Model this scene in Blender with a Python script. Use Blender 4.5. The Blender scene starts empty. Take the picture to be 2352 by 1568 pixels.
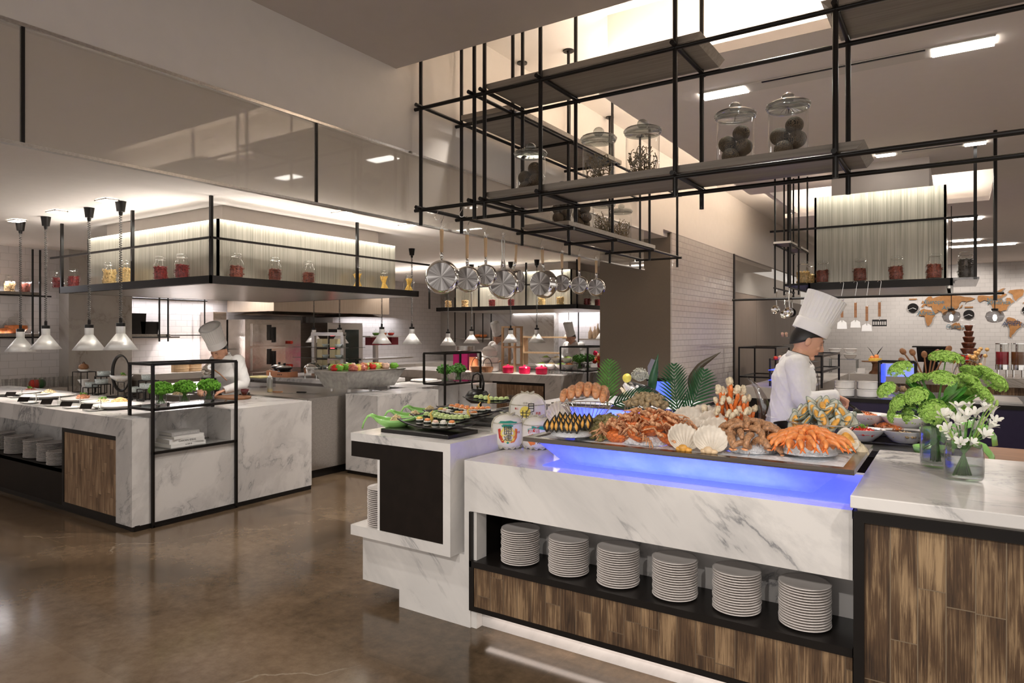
import bpy, math, random
from mathutils import Vector, Matrix, Euler
random.seed(7)
C = bpy.context.scene.collection
S = bpy.context.scene
R = math.radians
PI = math.pi
# ------------------------------------------------------------------ camera
YAW = R(33.308); FPX = 1549.9; HORIZON = 763.0; EYE = 1.6
cd = bpy.data.cameras.new('camera'); cam = bpy.data.objects.new('camera', cd); C.objects.link(cam)
cam.location = (0, 0, EYE); cam.rotation_euler = (R(90), 0, YAW)
cd.sensor_width = 36; cd.lens = FPX/2352*36; cd.shift_y = -(784-HORIZON)/2352
cd.clip_start = .05; cd.clip_end = 100
S.camera = cam
# ------------------------------------------------------------------ world, exposure
w = bpy.data.worlds.new('world'); S.world = w; w.use_nodes = True
w.node_tree.nodes['Background'].inputs[0].default_value = (1, .93, .87, 1)
w.node_tree.nodes['Background'].inputs[1].default_value = .68
S.view_settings.view_transform = 'Standard'
S.view_settings.look = 'None'
S.view_settings.exposure = 0.55
S.view_settings.gamma = 1
S.view_settings.use_curve_mapping = False
# ------------------------------------------------------------------ lamps of the room
WARM = (1, .86, .72); NEUT = (1, .93, .86); COOL = (.95, .97, 1)
def spot(loc, tgt, power, size=70, blend=.6, rad=.04, col=NEUT):
    power *= 1.45
    d = bpy.data.lights.new('spot_light', 'SPOT'); d.energy = power; d.spot_size = R(size); d.spot_blend = blend
    d.shadow_soft_size = rad; d.color = col
    o = bpy.data.objects.new('spot_light', d); C.objects.link(o); o.location = loc
    o.rotation_euler = (Vector(tgt)-Vector(loc)).to_track_quat('-Z', 'Y').to_euler()
    return o
def area(loc, rot, sx, sy, power, col=NEUT, spread=180):
    d = bpy.data.lights.new('strip_light', 'AREA'); d.shape = 'RECTANGLE'; d.size = sx; d.size_y = sy; d.energy = power
    d.color = col; d.spread = R(spread)
    o = bpy.data.objects.new('strip_light', d); C.objects.link(o); o.location = loc; o.rotation_euler = rot
    return o
# spots above the island on the left and its cooking line
spot((-9.6, 3.3, 2.76), (-9.6, 3.3, .9), 30, 80)
for x, y in ((-6.0, 4.3), (-7.2, 5.0), (-8.6, 5.0)): spot((x, y, 2.0), (x, y, .9), 14, 110)
spot((-4.4, 3.6, 2.76), (-5.6, 3.7, .6), 40, 80)
spot((-4.2, 5.6, 2.76), (-5.4, 6.0, .6), 45, 80)
spot((-6.2, 7.2, 2.76), (-6.4, 6.6, .9), 50, 90)
for x in (-9.5, -8.2, -7.0, -5.7): spot((x, 9.9, 2.76), (x, 9.9, .9), 40, 100)
for x, y in ((-9.9, 6.8), (-9.9, 8.6), (-9.0, 11.8), (-6.6, 11.8), (-4.6, 11.0)): spot((x, y, 2.7), (x, y, .9), 60, 120)
# wash of the kitchen ceiling by the hoods' own uplights
for x, y in ((-6.8, 3.36), (-5.36, 4.9)): pass
area((-6.9, 3.42, 2.30), (PI, 0, 0), 2.4, .06, 10)
area((-5.40, 4.85, 2.30), (PI, 0, 0), .06, 2.4, 10)
area((-8.2, 9.6, 2.35), (PI, 0, 0), 3.4, .08, 14)
# seafood, sushi and corner block: ceiling spots of the tray and the lower ceiling
for x, y, t, p in ((-1.9, 3.9, (-1.6, 3.35, 1), 60), (-.9, 3.9, (-.9, 3.35, 1), 60), (-2.6, 3.9, (-2.6, 3.5, 1), 50), (-2.6, 5.2, (-2.6, 5.0, 1), 50),
                   (.3, 3.6, (.1, 3.4, 1), 60), (-1.4, 5.4, (-1.6, 4.7, 1.1), 45)):
    spot((x, y, 3.7), t, p, 60)
for x, y, t, p in ((-2.4, -1.7, (-1.7, 3.0, .6), 85), (-.6, -1.9, (-.9, 3.0, .5), 90), (1.6, -1.5, (-.1, 3.0, .5), 80)): spot((x, y, 3.24), t, p, 46)
for x, y, t, p in ((-3.4, 1.2, (-2.9, 2.9, .6), 20), (.9, 1.6, (.6, 3.4, .98), 40)):
    spot((x, y, 3.24), t, p, 80)
for x, y in ((-3.8, 1.8), (-3.9, 4.0), (-3.6, 6.4), (-1.0, 1.2)): spot((x, y, 2.72 if x < -3 else 3.2), (x, y, 0), 30, 110)
# right hand hall
for x, y in ((-1.6, 6.2), (0, 6.3), (-1.2, 8.0), (.8, 8.2), (-2.2, 12.0), (0, 12), (2.2, 11.6), (4.2, 11)): spot((x, y, 3.24), (x, y, .9), 60, 110)
for x in (-1.8, .2, 2.2, 4.2, 6.2, 8.2): spot((x, 18.2, 3.24), (x, 20, 1.4), 62, 100, col=NEUT)
# coves (strips lying on the ledge of the recess, shining up)
area((.2, 4.14, 3.36), (PI, 0, 0), 4.4, .06, 24, WARM)
area((-2.02, 8.0, 3.36), (PI, 0, 0), .06, 7.0, 55, WARM)
area((-.9, 10.45, 3.42), (PI, 0, 0), 2.4, .08, 16, NEUT)
# strips under the wall shelves and the plinth light
for y0, y1, z in ((2.2, 4.25, 2.30), (2.2, 4.25, 1.60), (5.55, 7.1, 2.18), (5.55, 6.8, 1.55)):
    area((-10.8, (y0+y1)/2, z), (0, R(-14), 0), .05, y1-y0, 9, (.97, .95, 1))
area((-10.8, 10.9, 2.0), (0, R(-14), 0), .05, 1.6, 8, (.97, .95, 1))
area((-7.6, 13.3, 2.05), (R(14), 0, 0), 2.2, .05, 10, (.97, .95, 1))
area((-1.25, 2.955, .098), (0, 0, 0), 1.7, .05, .8, (1, .84, .74))
# ------------------------------------------------------------------ pixel -> world point on a plane of the room
_s, _c = math.sin(YAW), math.cos(YAW)
def at(u, v, x=None, y=None, z=None, d=None):
    a = (u-1176)/FPX; b = (HORIZON-v)/FPX
    r = (a*_c-_s, a*_s+_c, b)
    t = (z-EYE)/r[2] if z is not None else x/r[0] if x is not None else y/r[1] if y is not None else d
    return Vector((r[0]*t, r[1]*t, EYE+r[2]*t))
# ------------------------------------------------------------------ mesh builder
class MB:
    def __init__(s): s.v = []; s.f = []; s.mi = []; s.cm = 0
    def face(s, idx): s.f.append(tuple(idx)); s.mi.append(s.cm)
    def mat(s, i): s.cm = i; return s
    def box(s, x0, x1, y0, y1, z0, z1):
        n = len(s.v)
        s.v += [(x, y, z) for z in (z0, z1) for x, y in ((x0, y0), (x1, y0), (x1, y1), (x0, y1))]
        for q in ((3, 2, 1, 0), (4, 5, 6, 7), (0, 1, 5, 4), (1, 2, 6, 5), (2, 3, 7, 6), (3, 0, 4, 7)): s.face([n+i for i in q])
        return s
    def frus(s, b, t, z0, z1):      # b, t = (x0,x1,y0,y1)
        n = len(s.v)
        for (x0, x1, y0, y1), z in ((b, z0), (t, z1)): s.v += [(x0, y0, z), (x1, y0, z), (x1, y1, z), (x0, y1, z)]
        for q in ((3, 2, 1, 0), (4, 5, 6, 7), (0, 1, 5, 4), (1, 2, 6, 5), (2, 3, 7, 6), (3, 0, 4, 7)): s.face([n+i for i in q])
        return s
    def tube(s, pts, r, n=8, caps=True, flat=None):
        pts = [Vector(p) for p in pts]; m = len(s.v)
        rs = r if isinstance(r, (list, tuple)) else [r]*len(pts)
        up = None
        for i, p in enumerate(pts):
            t = (pts[min(i+1, len(pts)-1)]-pts[max(i-1, 0)])
            if t.length < 1e-9: t = Vector((0, 0, 1))
            t.normalize()
            if up is None: up = t.orthogonal().normalized()
            up = (up-t*up.dot(t))
            if up.length < 1e-6: up = t.orthogonal()
            up.normalize(); sd = t.cross(up)
            for k in range(n):
                a = 2*PI*k/n
                s.v.append(tuple(p+up*math.cos(a)*rs[i]+sd*math.sin(a)*rs[i]*(flat or 1)))
        for i in range(len(pts)-1):
            for k in range(n):
                a = m+i*n+k; b = m+i*n+(k+1) % n
                s.face((a, b, b+n, a+n))
        if caps:
            s.face([m+k for k in range(n)][::-1]); e = m+(len(pts)-1)*n; s.face([e+k for k in range(n)])
        return s
    def cyl(s, x, y, z0, z1, r, n=16, r1=None): return s.tube([(x, y, z0), (x, y, z1)], [r, r if r1 is None else r1], n)
    def lathe(s, prof, n=24, c=(0, 0, 0), fx=1, fy=1):
        m = len(s.v)
        for r, z in prof:
            for k in range(n):
                a = 2*PI*k/n; s.v.append((c[0]+r*math.cos(a)*fx, c[1]+r*math.sin(a)*fy, c[2]+z))
        for i in range(len(prof)-1):
            for k in range(n):
                a = m+i*n+k; b = m+i*n+(k+1) % n
                s.face((a, b, b+n, a+n))
        if prof[0][0] > 1e-6: s.face([m+k for k in range(n)][::-1])
        if prof[-1][0] > 1e-6: e = m+(len(prof)-1)*n; s.face([e+k for k in range(n)])
        return s
    def ball(s, c, r, nu=10, nv=7, jit=0, rot=None):
        if not isinstance(r, (tuple, list)): r = (r, r, r)
        m = len(s.v); c = Vector(c)
        for j in range(nv+1):
            p = PI*j/nv
            for k in range(nu):
                a = 2*PI*k/nu; q = 1+random.uniform(-jit, jit) if 0 < j < nv else 1
                u = Vector((r[0]*math.sin(p)*math.cos(a)*q, r[1]*math.sin(p)*math.sin(a)*q, -r[2]*math.cos(p)*q))
                if rot is not None: u = rot @ u
                s.v.append(tuple(c+u))
        for j in range(nv):
            for k in range(nu):
                a = m+j*nu+k; b = m+j*nu+(k+1) % nu
                s.face((a, b, b+nu, a+nu))
        return s
    def prism(s, pts, h, org=(0, 0, 0), ux=(1, 0, 0), uy=(0, 1, 0)):   # outline in the plane ux,uy extruded by h along its normal
        o = Vector(org); ux = Vector(ux); uy = Vector(uy); nn = ux.cross(uy).normalized()*h
        m = len(s.v); k = len(pts)
        for e in (Vector((0, 0, 0)), nn):
            for p in pts: s.v.append(tuple(o+ux*p[0]+uy*p[1]+e))
        s.face([m+i for i in range(k)][::-1]); s.face([m+k+i for i in range(k)])
        for i in range(k): j = (i+1) % k; s.face((m+i, m+j, m+k+j, m+k+i))
        return s
    def grid(s, fn, nu, nv, close=False):
        m = len(s.v)
        for j in range(nv+1):
            for i in range(nu+1): s.v.append(tuple(fn(i/nu, j/nv)))
        for j in range(nv):
            for i in range(nu):
                a = m+j*(nu+1)+i; s.face((a, a+1, a+nu+2, a+nu+1))
        return s
    def xf(s, M, start=0):
        for i in range(start, len(s.v)): s.v[i] = tuple(M @ Vector(s.v[i]))
        return s
    def add(s, o, M=None):
        n = len(s.v); s.v += [tuple(M @ Vector(p)) for p in o.v] if M is not None else list(o.v)
        s.f += [tuple(i+n for i in f) for f in o.f]; s.mi += [s.cm if m == 0 else m for m in o.mi]
        return s
def obj(name, mb, mats, parent=None, smooth=False, bevel=0, thick=0, sub=0, autos=None):
    me = bpy.data.meshes.new(name); me.from_pydata(mb.v, [], mb.f)
    if not isinstance(mats, (list, tuple)): mats = [mats]
    for m in mats: me.materials.append(m)
    if len(mats) > 1: me.polygons.foreach_set('material_index', mb.mi)
    me.validate(); me.update()
    o = bpy.data.objects.new(name, me); C.objects.link(o)
    if smooth or autos:
        me.polygons.foreach_set('use_smooth', [True]*len(me.polygons))
        if autos:
            for e in me.edges: pass
            try: me.set_sharp_from_angle(angle=R(autos))
            except Exception: pass
    if thick: md = o.modifiers.new('s', 'SOLIDIFY'); md.thickness = thick; md.offset = 0
    if bevel: md = o.modifiers.new('b', 'BEVEL'); md.width = bevel; md.segments = 2; md.limit_method = 'ANGLE'
    if sub: md = o.modifiers.new('u', 'SUBSURF'); md.levels = sub; md.render_levels = sub
    if parent: o.parent = parent
    return o
def tag(o, label, cat, group=None):
    o['label'] = label; o['category'] = cat
    if group: o['group'] = group
    return o
def thing(name, label, cat, loc=(0, 0, 0), rz=0, group=None):
    o = bpy.data.objects.new(name, None); C.objects.link(o); o.empty_display_size = .05
    o.location = loc; o.rotation_euler = (0, 0, rz)
    return tag(o, label, cat, group)
def struct(name, mb, m, parent=None, **k):
    o = obj(name, mb, m, parent, **k)
    if parent is None: o['kind'] = 'structure'
    return o
def dup(root, loc, rz=None, label=None, group=None, scale=None):
    r = root.copy(); C.objects.link(r); r.location = loc
    if rz is not None: r.rotation_euler = (0, 0, rz)
    if scale: r.scale = (scale,)*3 if not isinstance(scale, tuple) else scale
    if label: r['label'] = label
    if group: r['group'] = group
    for ch in list(root.children):
        c = ch.copy(); C.objects.link(c); c.parent = r
        for g in list(ch.children):
            d = g.copy(); C.objects.link(d); d.parent = c
    return r
# ------------------------------------------------------------------ materials
def nmat(name):
    m = bpy.data.materials.new(name); m.use_nodes = True; t = m.node_tree; b = t.nodes['Principled BSDF']
    return m, t, b
def N(t, typ, **k):
    n = t.nodes.new(typ)
    for a, v in k.items():
        if a in n.inputs: n.inputs[a].default_value = v
        else: setattr(n, a, v)
    return n
def ramp(t, src, stops):
    r = t.nodes.new('ShaderNodeValToRGB'); e = r.color_ramp.elements
    while len(e) < len(stops): e.new(.5)
    for i, (p, c) in enumerate(stops): e[i].position = p; e[i].color = (*c, 1)
    t.links.new(src, r.inputs[0]); return r
def mat(name, col, rough=.5, metal=0, var=.06, scale=12, bump=0, spec=None, trans=0, coat=0, sss=0, emit=None, es=0):
    m, t, b = nmat(name)
    tc = N(t, 'ShaderNodeTexCoord'); nz = N(t, 'ShaderNodeTexNoise', Scale=scale, Detail=4.0); t.links.new(tc.outputs['Object'], nz.inputs['Vector'])
    lo = tuple(max(0, c*(1-var)) for c in col); hi = tuple(min(1, c*(1+var)) for c in col)
    r = ramp(t, nz.outputs[0], [(.3, lo), (.7, hi)]); t.links.new(r.outputs[0], b.inputs['Base Color'])
    b.inputs['Roughness'].default_value = rough; b.inputs['Metallic'].default_value = metal
    if spec is not None: b.inputs['Specular IOR Level'].default_value = spec
    if coat: b.inputs['Coat Weight'].default_value = coat
    if sss: b.inputs['Subsurface Weight'].default_value = sss; b.inputs['Subsurface Scale'].default_value = .01
    if bump: bp = N(t, 'ShaderNodeBump', Strength=bump, Distance=.01); t.links.new(nz.outputs[0], bp.inputs['Height']); t.links.new(bp.outputs[0], b.inputs['Normal'])
    if emit: b.inputs['Emission Color'].default_value = (*emit, 1); b.inputs['Emission Strength'].default_value = es
    return m
def emis(name, col, s):
    m, t, b = nmat(name); b.inputs['Base Color'].default_value = (*col, 1); b.inputs['Emission Color'].default_value = (*col, 1); b.inputs['Emission Strength'].default_value = s
    return m
def glassm(name, tint=(.97, .98, .97), base=.03, rough=.02, cap=.75, film=0):
    m = bpy.data.materials.new(name); m.use_nodes = True; t = m.node_tree; t.nodes.clear()
    o = N(t, 'ShaderNodeOutputMaterial'); mx = N(t, 'ShaderNodeMixShader'); tr = N(t, 'ShaderNodeBsdfTransparent'); gl = N(t, 'ShaderNodeBsdfGlossy', Roughness=rough)
    tr.inputs[0].default_value = (*tint, 1); lw = N(t, 'ShaderNodeLayerWeight', Blend=.5); pw = N(t, 'ShaderNodeMath', operation='POWER'); pw.inputs[1].default_value = 3.2; t.links.new(lw.outputs[1], pw.inputs[0])
    ml = N(t, 'ShaderNodeMath', operation='MULTIPLY_ADD'); ml.inputs[1].default_value = cap; ml.inputs[2].default_value = base; ml.use_clamp = True
    t.links.new(pw.outputs[0], ml.inputs[0]); t.links.new(ml.outputs[0], mx.inputs[0]); t.links.new(tr.outputs[0], mx.inputs[1]); t.links.new(gl.outputs[0], mx.inputs[2]); t.links.new(mx.outputs[0], o.inputs[0])
    if film: m2 = N(t, 'ShaderNodeMixShader'); m2.inputs[0].default_value = film; df = N(t, 'ShaderNodeBsdfDiffuse'); df.inputs[0].default_value = (.72, .68, .62, 1); t.links.new(mx.outputs[0], m2.inputs[1]); t.links.new(df.outputs[0], m2.inputs[2]); t.links.new(m2.outputs[0], o.inputs[0])
    return m
def marble(name, base, vein, deep, rough=.16, scale=1.0, rot=(.3, .75, .5), amt=1.0):
    m, t, b = nmat(name); tc = N(t, 'ShaderNodeTexCoord'); mp = N(t, 'ShaderNodeMapping'); t.links.new(tc.outputs['Object'], mp.inputs[0])
    mp.inputs['Rotation'].default_value = rot
    n1 = N(t, 'ShaderNodeTexNoise', Scale=1.3*scale, Detail=6.0, Distortion=.4); t.links.new(mp.outputs[0], n1.inputs[0])
    wv = N(t, 'ShaderNodeTexNoise', Scale=2.2*scale, Detail=9.0, Roughness=.62, Distortion=.5)
    mp2 = N(t, 'ShaderNodeMapping'); mp2.inputs['Scale'].default_value = (1, 1, .16); t.links.new(mp.outputs[0], mp2.inputs[0]); t.links.new(mp2.outputs[0], wv.inputs[0])
    ab = N(t, 'ShaderNodeMath', operation='SUBTRACT'); ab.inputs[1].default_value = .5; t.links.new(wv.outputs[0], ab.inputs[0])
    a2 = N(t, 'ShaderNodeMath', operation='ABSOLUTE'); t.links.new(ab.outputs[0], a2.inputs[0])
    thin = ramp(t, a2.outputs[0], [(0, (1,)*3), (.018, (.35,)*3), (.09, (0,)*3)])
    msk = ramp(t, n1.outputs[0], [(.42, (0,)*3), (.62, (amt,)*3)])
    mu = N(t, 'ShaderNodeMath', operation='MULTIPLY'); t.links.new(thin.outputs[0], mu.inputs[0]); t.links.new(msk.outputs[0], mu.inputs[1])
    soft = ramp(t, wv.outputs[0], [(.3, vein), (.52, base), (.8, tuple(min(1, c*1.04) for c in base))])
    mx = N(t, 'ShaderNodeMixRGB'); t.links.new(mu.outputs[0], mx.inputs[0]); t.links.new(soft.outputs[0], mx.inputs[1]); mx.inputs[2].default_value = (*deep, 1)
    t.links.new(mx.outputs[0], b.inputs['Base Color']); b.inputs['Roughness'].default_value = rough
    return m
def tilem(name, col, grout, w=.2, h=.075, rough=.12, bump=.35, off=.5, mortar=.02):
    m, t, b = nmat(name); tc = N(t, 'ShaderNodeTexCoord'); sp = N(t, 'ShaderNodeSeparateXYZ'); t.links.new(tc.outputs['Object'], sp.inputs[0])
    ad = N(t, 'ShaderNodeMath', operation='ADD'); t.links.new(sp.outputs[0], ad.inputs[0]); t.links.new(sp.outputs[1], ad.inputs[1])
    cb = N(t, 'ShaderNodeCombineXYZ'); t.links.new(ad.outputs[0], cb.inputs[0]); t.links.new(sp.outputs[2], cb.inputs[1])
    br = N(t, 'ShaderNodeTexBrick'); br.offset = off; br.inputs['Scale'].default_value = 1; br.inputs['Brick Width'].default_value = w; br.inputs['Row Height'].default_value = h
    br.inputs['Mortar Size'].default_value = h*mortar*2; br.inputs['Mortar Smooth'].default_value = .9; br.inputs['Bias'].default_value = 0
    br.inputs['Color1'].default_value = (*col, 1); br.inputs['Color2'].default_value = (*[c*.95 for c in col], 1); br.inputs['Mortar'].default_value = (*grout, 1)
    t.links.new(cb.outputs[0], br.inputs[0]); t.links.new(br.outputs[0], b.inputs['Base Color']); b.inputs['Roughness'].default_value = rough
    # each tile leans by a hair, so that every one catches the lamps differently
    sn = N(t, 'ShaderNodeTexNoise', Scale=9.0, Detail=1.0); t.links.new(cb.outputs[0], sn.inputs[0])
    md = N(t, 'ShaderNodeMath', operation='MULTIPLY_ADD'); md.inputs[1].default_value = -1; t.links.new(br.outputs[1], md.inputs[0]); t.links.new(sn.outputs[0], md.inputs[2])
    bp = N(t, 'ShaderNodeBump', Strength=bump, Distance=.006); t.links.new(md.outputs[0], bp.inputs['Height']); t.links.new(bp.outputs[0], b.inputs['Normal'])
    return m
def woodm(name, c0, c1, c2, pw=.085, pl=.42, gap=(.42, .36, .28), rough=.62, bump=.6):   # upright planks
    m, t, b = nmat(name); tc = N(t, 'ShaderNodeTexCoord'); sp = N(t, 'ShaderNodeSeparateXYZ'); t.links.new(tc.outputs['Object'], sp.inputs[0])
    ad = N(t, 'ShaderNodeMath', operation='ADD'); t.links.new(sp.outputs[0], ad.inputs[0]); t.links.new(sp.outputs[1], ad.inputs[1])
    dv = N(t, 'ShaderNodeMath', operation='DIVIDE'); dv.inputs[1].default_value = pw; t.links.new(ad.outputs[0], dv.inputs[0])
    fl_ = N(t, 'ShaderNodeMath', operation='FLOOR'); t.links.new(dv.outputs[0], fl_.inputs[0])
    wn = N(t, 'ShaderNodeTexWhiteNoise', noise_dimensions='1D'); t.links.new(fl_.outputs[0], wn.inputs['W'])
    zz_ = N(t, 'ShaderNodeMath', operation='MULTIPLY_ADD'); zz_.inputs[1].default_value = pl*3.7; t.links.new(wn.outputs[0], zz_.inputs[0]); t.links.new(sp.outputs[2], zz_.inputs[2])
    cb = N(t, 'ShaderNodeCombineXYZ'); t.links.new(zz_.outputs[0], cb.inputs[0]); t.links.new(ad.outputs[0], cb.inputs[1])
    br = N(t, 'ShaderNodeTexBrick'); br.offset = .0; br.offset_frequency = 2; br.inputs['Scale'].default_value = 1; br.inputs['Brick Width'].default_value = pl; br.inputs['Row Height'].default_value = pw
    br.inputs['Mortar Size'].default_value = .0022; br.inputs['Mortar Smooth'].default_value = .3; br.inputs['Color1'].default_value = (0, 0, 0, 1); br.inputs['Color2'].default_value = (1, 1, 1, 1); br.inputs['Mortar'].default_value = (.5, .5, .5, 1)
    t.links.new(cb.outputs[0], br.inputs[0])
    mp = N(t, 'ShaderNodeMapping'); mp.inputs['Scale'].default_value = (2.2, 62, 1); t.links.new(cb.outputs[0], mp.inputs[0])
    off = N(t, 'ShaderNodeVectorMath', operation='MULTIPLY_ADD'); off.inputs[1].default_value = (3, 9, 17); t.links.new(br.outputs[0], off.inputs[0]); t.links.new(mp.outputs[0], off.inputs[2])
    n1 = N(t, 'ShaderNodeTexNoise', Scale=1.2, Detail=10.0, Roughness=.7, Distortion=1.6); t.links.new(off.outputs[0], n1.inputs[0])
    mp2 = N(t, 'ShaderNodeMapping'); mp2.inputs['Scale'].default_value = (3, 9, 1); t.links.new(cb.outputs[0], mp2.inputs[0])
    off2 = N(t, 'ShaderNodeVectorMath', operation='MULTIPLY_ADD'); off2.inputs[1].default_value = (7, 5, 3); t.links.new(br.outputs[0], off2.inputs[0]); t.links.new(mp2.outputs[0], off2.inputs[2])
    n2 = N(t, 'ShaderNodeTexNoise', Scale=1.0, Detail=3.0); t.links.new(off2.outputs[0], n2.inputs[0])
    mm = N(t, 'ShaderNodeMath', operation='MULTIPLY_ADD'); mm.inputs[1].default_value = .55; t.links.new(n1.outputs[0], mm.inputs[0])
    m3 = N(t, 'ShaderNodeMath', operation='MULTIPLY'); m3.inputs[1].default_value = .45; t.links.new(n2.outputs[0], m3.inputs[0]); t.links.new(m3.outputs[0], mm.inputs[2])
    r = ramp(t, mm.outputs[0], [(.36, c0), (.49, c1), (.62, c2)])
    mx = N(t, 'ShaderNodeMixRGB'); t.links.new(br.outputs[1], mx.inputs[0]); t.links.new(r.outputs[0], mx.inputs[1]); mx.inputs[2].default_value = (*gap, 1)
    t.links.new(mx.outputs[0], b.inputs['Base Color']); b.inputs['Roughness'].default_value = rough
    bp = N(t, 'ShaderNodeBump', Strength=bump, Distance=.006); t.links.new(mm.outputs[0], bp.inputs['Height']); t.links.new(bp.outputs[0], b.inputs['Normal'])
    return m
def streak(name, c0, c1, sc, rough=.35, metal=.0, rot=(0, 0, 0), bump=.15, spec=.5):   # fine parallel streaks
    m, t, b = nmat(name); tc = N(t, 'ShaderNodeTexCoord'); mp = N(t, 'ShaderNodeMapping'); mp.inputs['Scale'].default_value = sc; mp.inputs['Rotation'].default_value = rot
    t.links.new(tc.outputs['Object'], mp.inputs[0]); n = N(t, 'ShaderNodeTexNoise', Scale=1.0, Detail=4.0, Roughness=.6); t.links.new(mp.outputs[0], n.inputs[0])
    r = ramp(t, n.outputs[0], [(.3, c0), (.7, c1)]); t.links.new(r.outputs[0], b.inputs['Base Color'])
    b.inputs['Roughness'].default_value = rough; b.inputs['Metallic'].default_value = metal; b.inputs['Specular IOR Level'].default_value = spec
    bp = N(t, 'ShaderNodeBump', Strength=bump, Distance=.003); t.links.new(n.outputs[0], bp.inputs['Height']); t.links.new(bp.outputs[0], b.inputs['Normal'])
    return m
M = {}
M['marble'] = marble('white_marble', (.80, .775, .745), (.60, .585, .57), (.26, .26, .27), .15, 1.0)
M['marble_b'] = marble('grey_white_marble', (.70, .675, .655), (.50, .48, .47), (.19, .19, .20), .18, 1.5, rot=(.5, -.7, .2))
M['marble_g'] = marble('grey_marble', (.42, .385, .345), (.34, .31, .28), (.24, .21, .18), .25, .6, rot=(.2, .9, .1))
M['paint'] = mat('ceiling_paint', (.80, .74, .69), .85, var=.015)
M['paint_t'] = mat('lit_tray_paint', (.82, .765, .70), .8, var=.01)  # lighter copy of the bulkhead paint, its colour stands in for cove light
M['paint_w'] = mat('dimmed_wall_paint', (.68, .63, .575), .8, var=.015)  # bulkhead paint, colour darkened to stand in for its dim side
M['paint_h'] = mat('lit_hall_ceiling_paint', (.80, .73, .68), .85, var=.01)  # soffit paint lightened to stand in for light bounced off the floor
M['paint_d'] = mat('dimmed_soffit_paint', (.58, .52, .475), .85, var=.015)  # soffit white with weaker light put into its colour
M['tile'] = tilem('white_tile', (.72, .68, .665), (.50, .47, .45), .2, .1, .2, .3)
M['tile_s'] = tilem('small_glossy_tile', (.58, .53, .49), (.40, .36, .33), .15, .075, .05, .6, mortar=.025)
M['tile_m'] = tilem('map_wall_tile', (.66, .62, .59), (.44, .41, .39), .2, .1, .12, .3)
M['wood'] = woodm('reclaimed_wood', (.030, .016, .009), (.12, .068, .034), (.38, .25, .135), gap=(.15, .105, .065))
M['wood_b'] = woodm('light_reclaimed_wood', (.10, .058, .032), (.26, .155, .085), (.47, .32, .19), .05, .4, (.16, .10, .06))
M['linen'] = streak('brown_fabric_panel', (.145, .115, .085), (.175, .14, .105), (400, 400, 25), .7, bump=.1)
M['panel'] = streak('brown_veneer', (.15, .11, .085), (.21, .16, .125), (60, 60, 1.5), .5, bump=.05)
M['shelf'] = streak('grey_oak', (.20, .17, .14), (.31, .27, .225), (2, 60, 60), .45)
M['hood'] = streak('ribbed_laminated_glass', (.26, .245, .20), (.50, .47, .39), (90, 90, 1.2), .25, .4, bump=.5)
M['black'] = mat('black_metal', (.010, .008, .007), .34, .0, var=.1, spec=.3)
M['blackm'] = mat('dark_brown_laminate', (.012, .008, .006), .42, var=.2, spec=.15)
M['steel'] = streak('brushed_steel', (.50, .47, .44), (.66, .63, .59), (2, 80, 80), .28, 1, bump=.05)
M['steel_w'] = mat('wavy_steel', (.62, .56, .52), .18, 1, var=.08, scale=4, bump=.5)
M['chrome'] = mat('polished_steel', (.80, .79, .77), .07, 1, var=.02)
M['alu'] = mat('satin_aluminium', (.86, .85, .83), .38, .35, var=.03)
M['pan'] = mat('pan_steel', (.42, .40, .39), .2, 1, var=.03)
M['glass'] = glassm('clear_glass', (.96, .97, .965), .02)
M['glass_j'] = glassm('jar_glass', (.96, .965, .96), .02, .02, .6)
M['glass_g'] = glassm('smoked_glass', (.62, .62, .63), .08)
M['glass_p'] = glassm('glass_curtain', (.93, .915, .89), .04, .03, .30, film=.17)
M['china'] = mat('white_china', (.84, .82, .80), .18, var=.02, coat=.4)
M['plate'] = mat('stacked_china', (.72, .675, .645), .28, var=.02)
M['white'] = mat('white_cotton', (.78, .765, .745), .85, var=.03, scale=30, bump=.1)
M['hat'] = mat('white_pleated_paper', (.86, .845, .82), .8, var=.02)
M['skin'] = mat('skin', (.66, .36, .235), .5, var=.06, scale=20, sss=.1)
M['hair'] = mat('black_hair', (.012, .010, .009), .45, var=.3, scale=60)
M['wooden'] = streak('beech_wood', (.55, .36, .20), (.70, .49, .29), (30, 30, 3), .5)
M['walnut'] = streak('walnut_board', (.20, .085, .035), (.34, .16, .07), (6, 40, 40), .45)
M['lamp'] = emis('lamp_disc', (1, .95, .88), 14)
M['lampsoft'] = emis('lit_recess', (1, .93, .86), 2.6)
M['ice'] = mat('crushed_ice', (.86, .89, .95), .35, var=.08, scale=90, bump=.8)
# ------------------------------------------------------------------ the room
XW = -2.98
fl, t, b = nmat('brown_marble_floor')
tc = N(t, 'ShaderNodeTexCoord'); n1 = N(t, 'ShaderNodeTexNoise', Scale=.55, Detail=12.0, Roughness=.62, Distortion=.8); t.links.new(tc.outputs['Object'], n1.inputs[0])
n2 = N(t, 'ShaderNodeTexNoise', Scale=14.0, Detail=8.0, Roughness=.7); t.links.new(tc.outputs['Object'], n2.inputs[0])
br = N(t, 'ShaderNodeTexBrick'); br.offset = .5; br.inputs['Scale'].default_value = 1; br.inputs['Brick Width'].default_value = 1.6; br.inputs['Row Height'].default_value = .8
br.inputs['Mortar Size'].default_value = .0012; br.inputs['Color1'].default_value = (.0, .0, .0, 1); br.inputs['Color2'].default_value = (.07, .07, .07, 1); br.inputs['Mortar'].default_value = (.05, .05, .05, 1)
t.links.new(tc.outputs['Object'], br.inputs[0])
ma = N(t, 'ShaderNodeMath', operation='MULTIPLY_ADD'); ma.inputs[1].default_value = .62; t.links.new(n1.outputs[0], ma.inputs[0])
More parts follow.
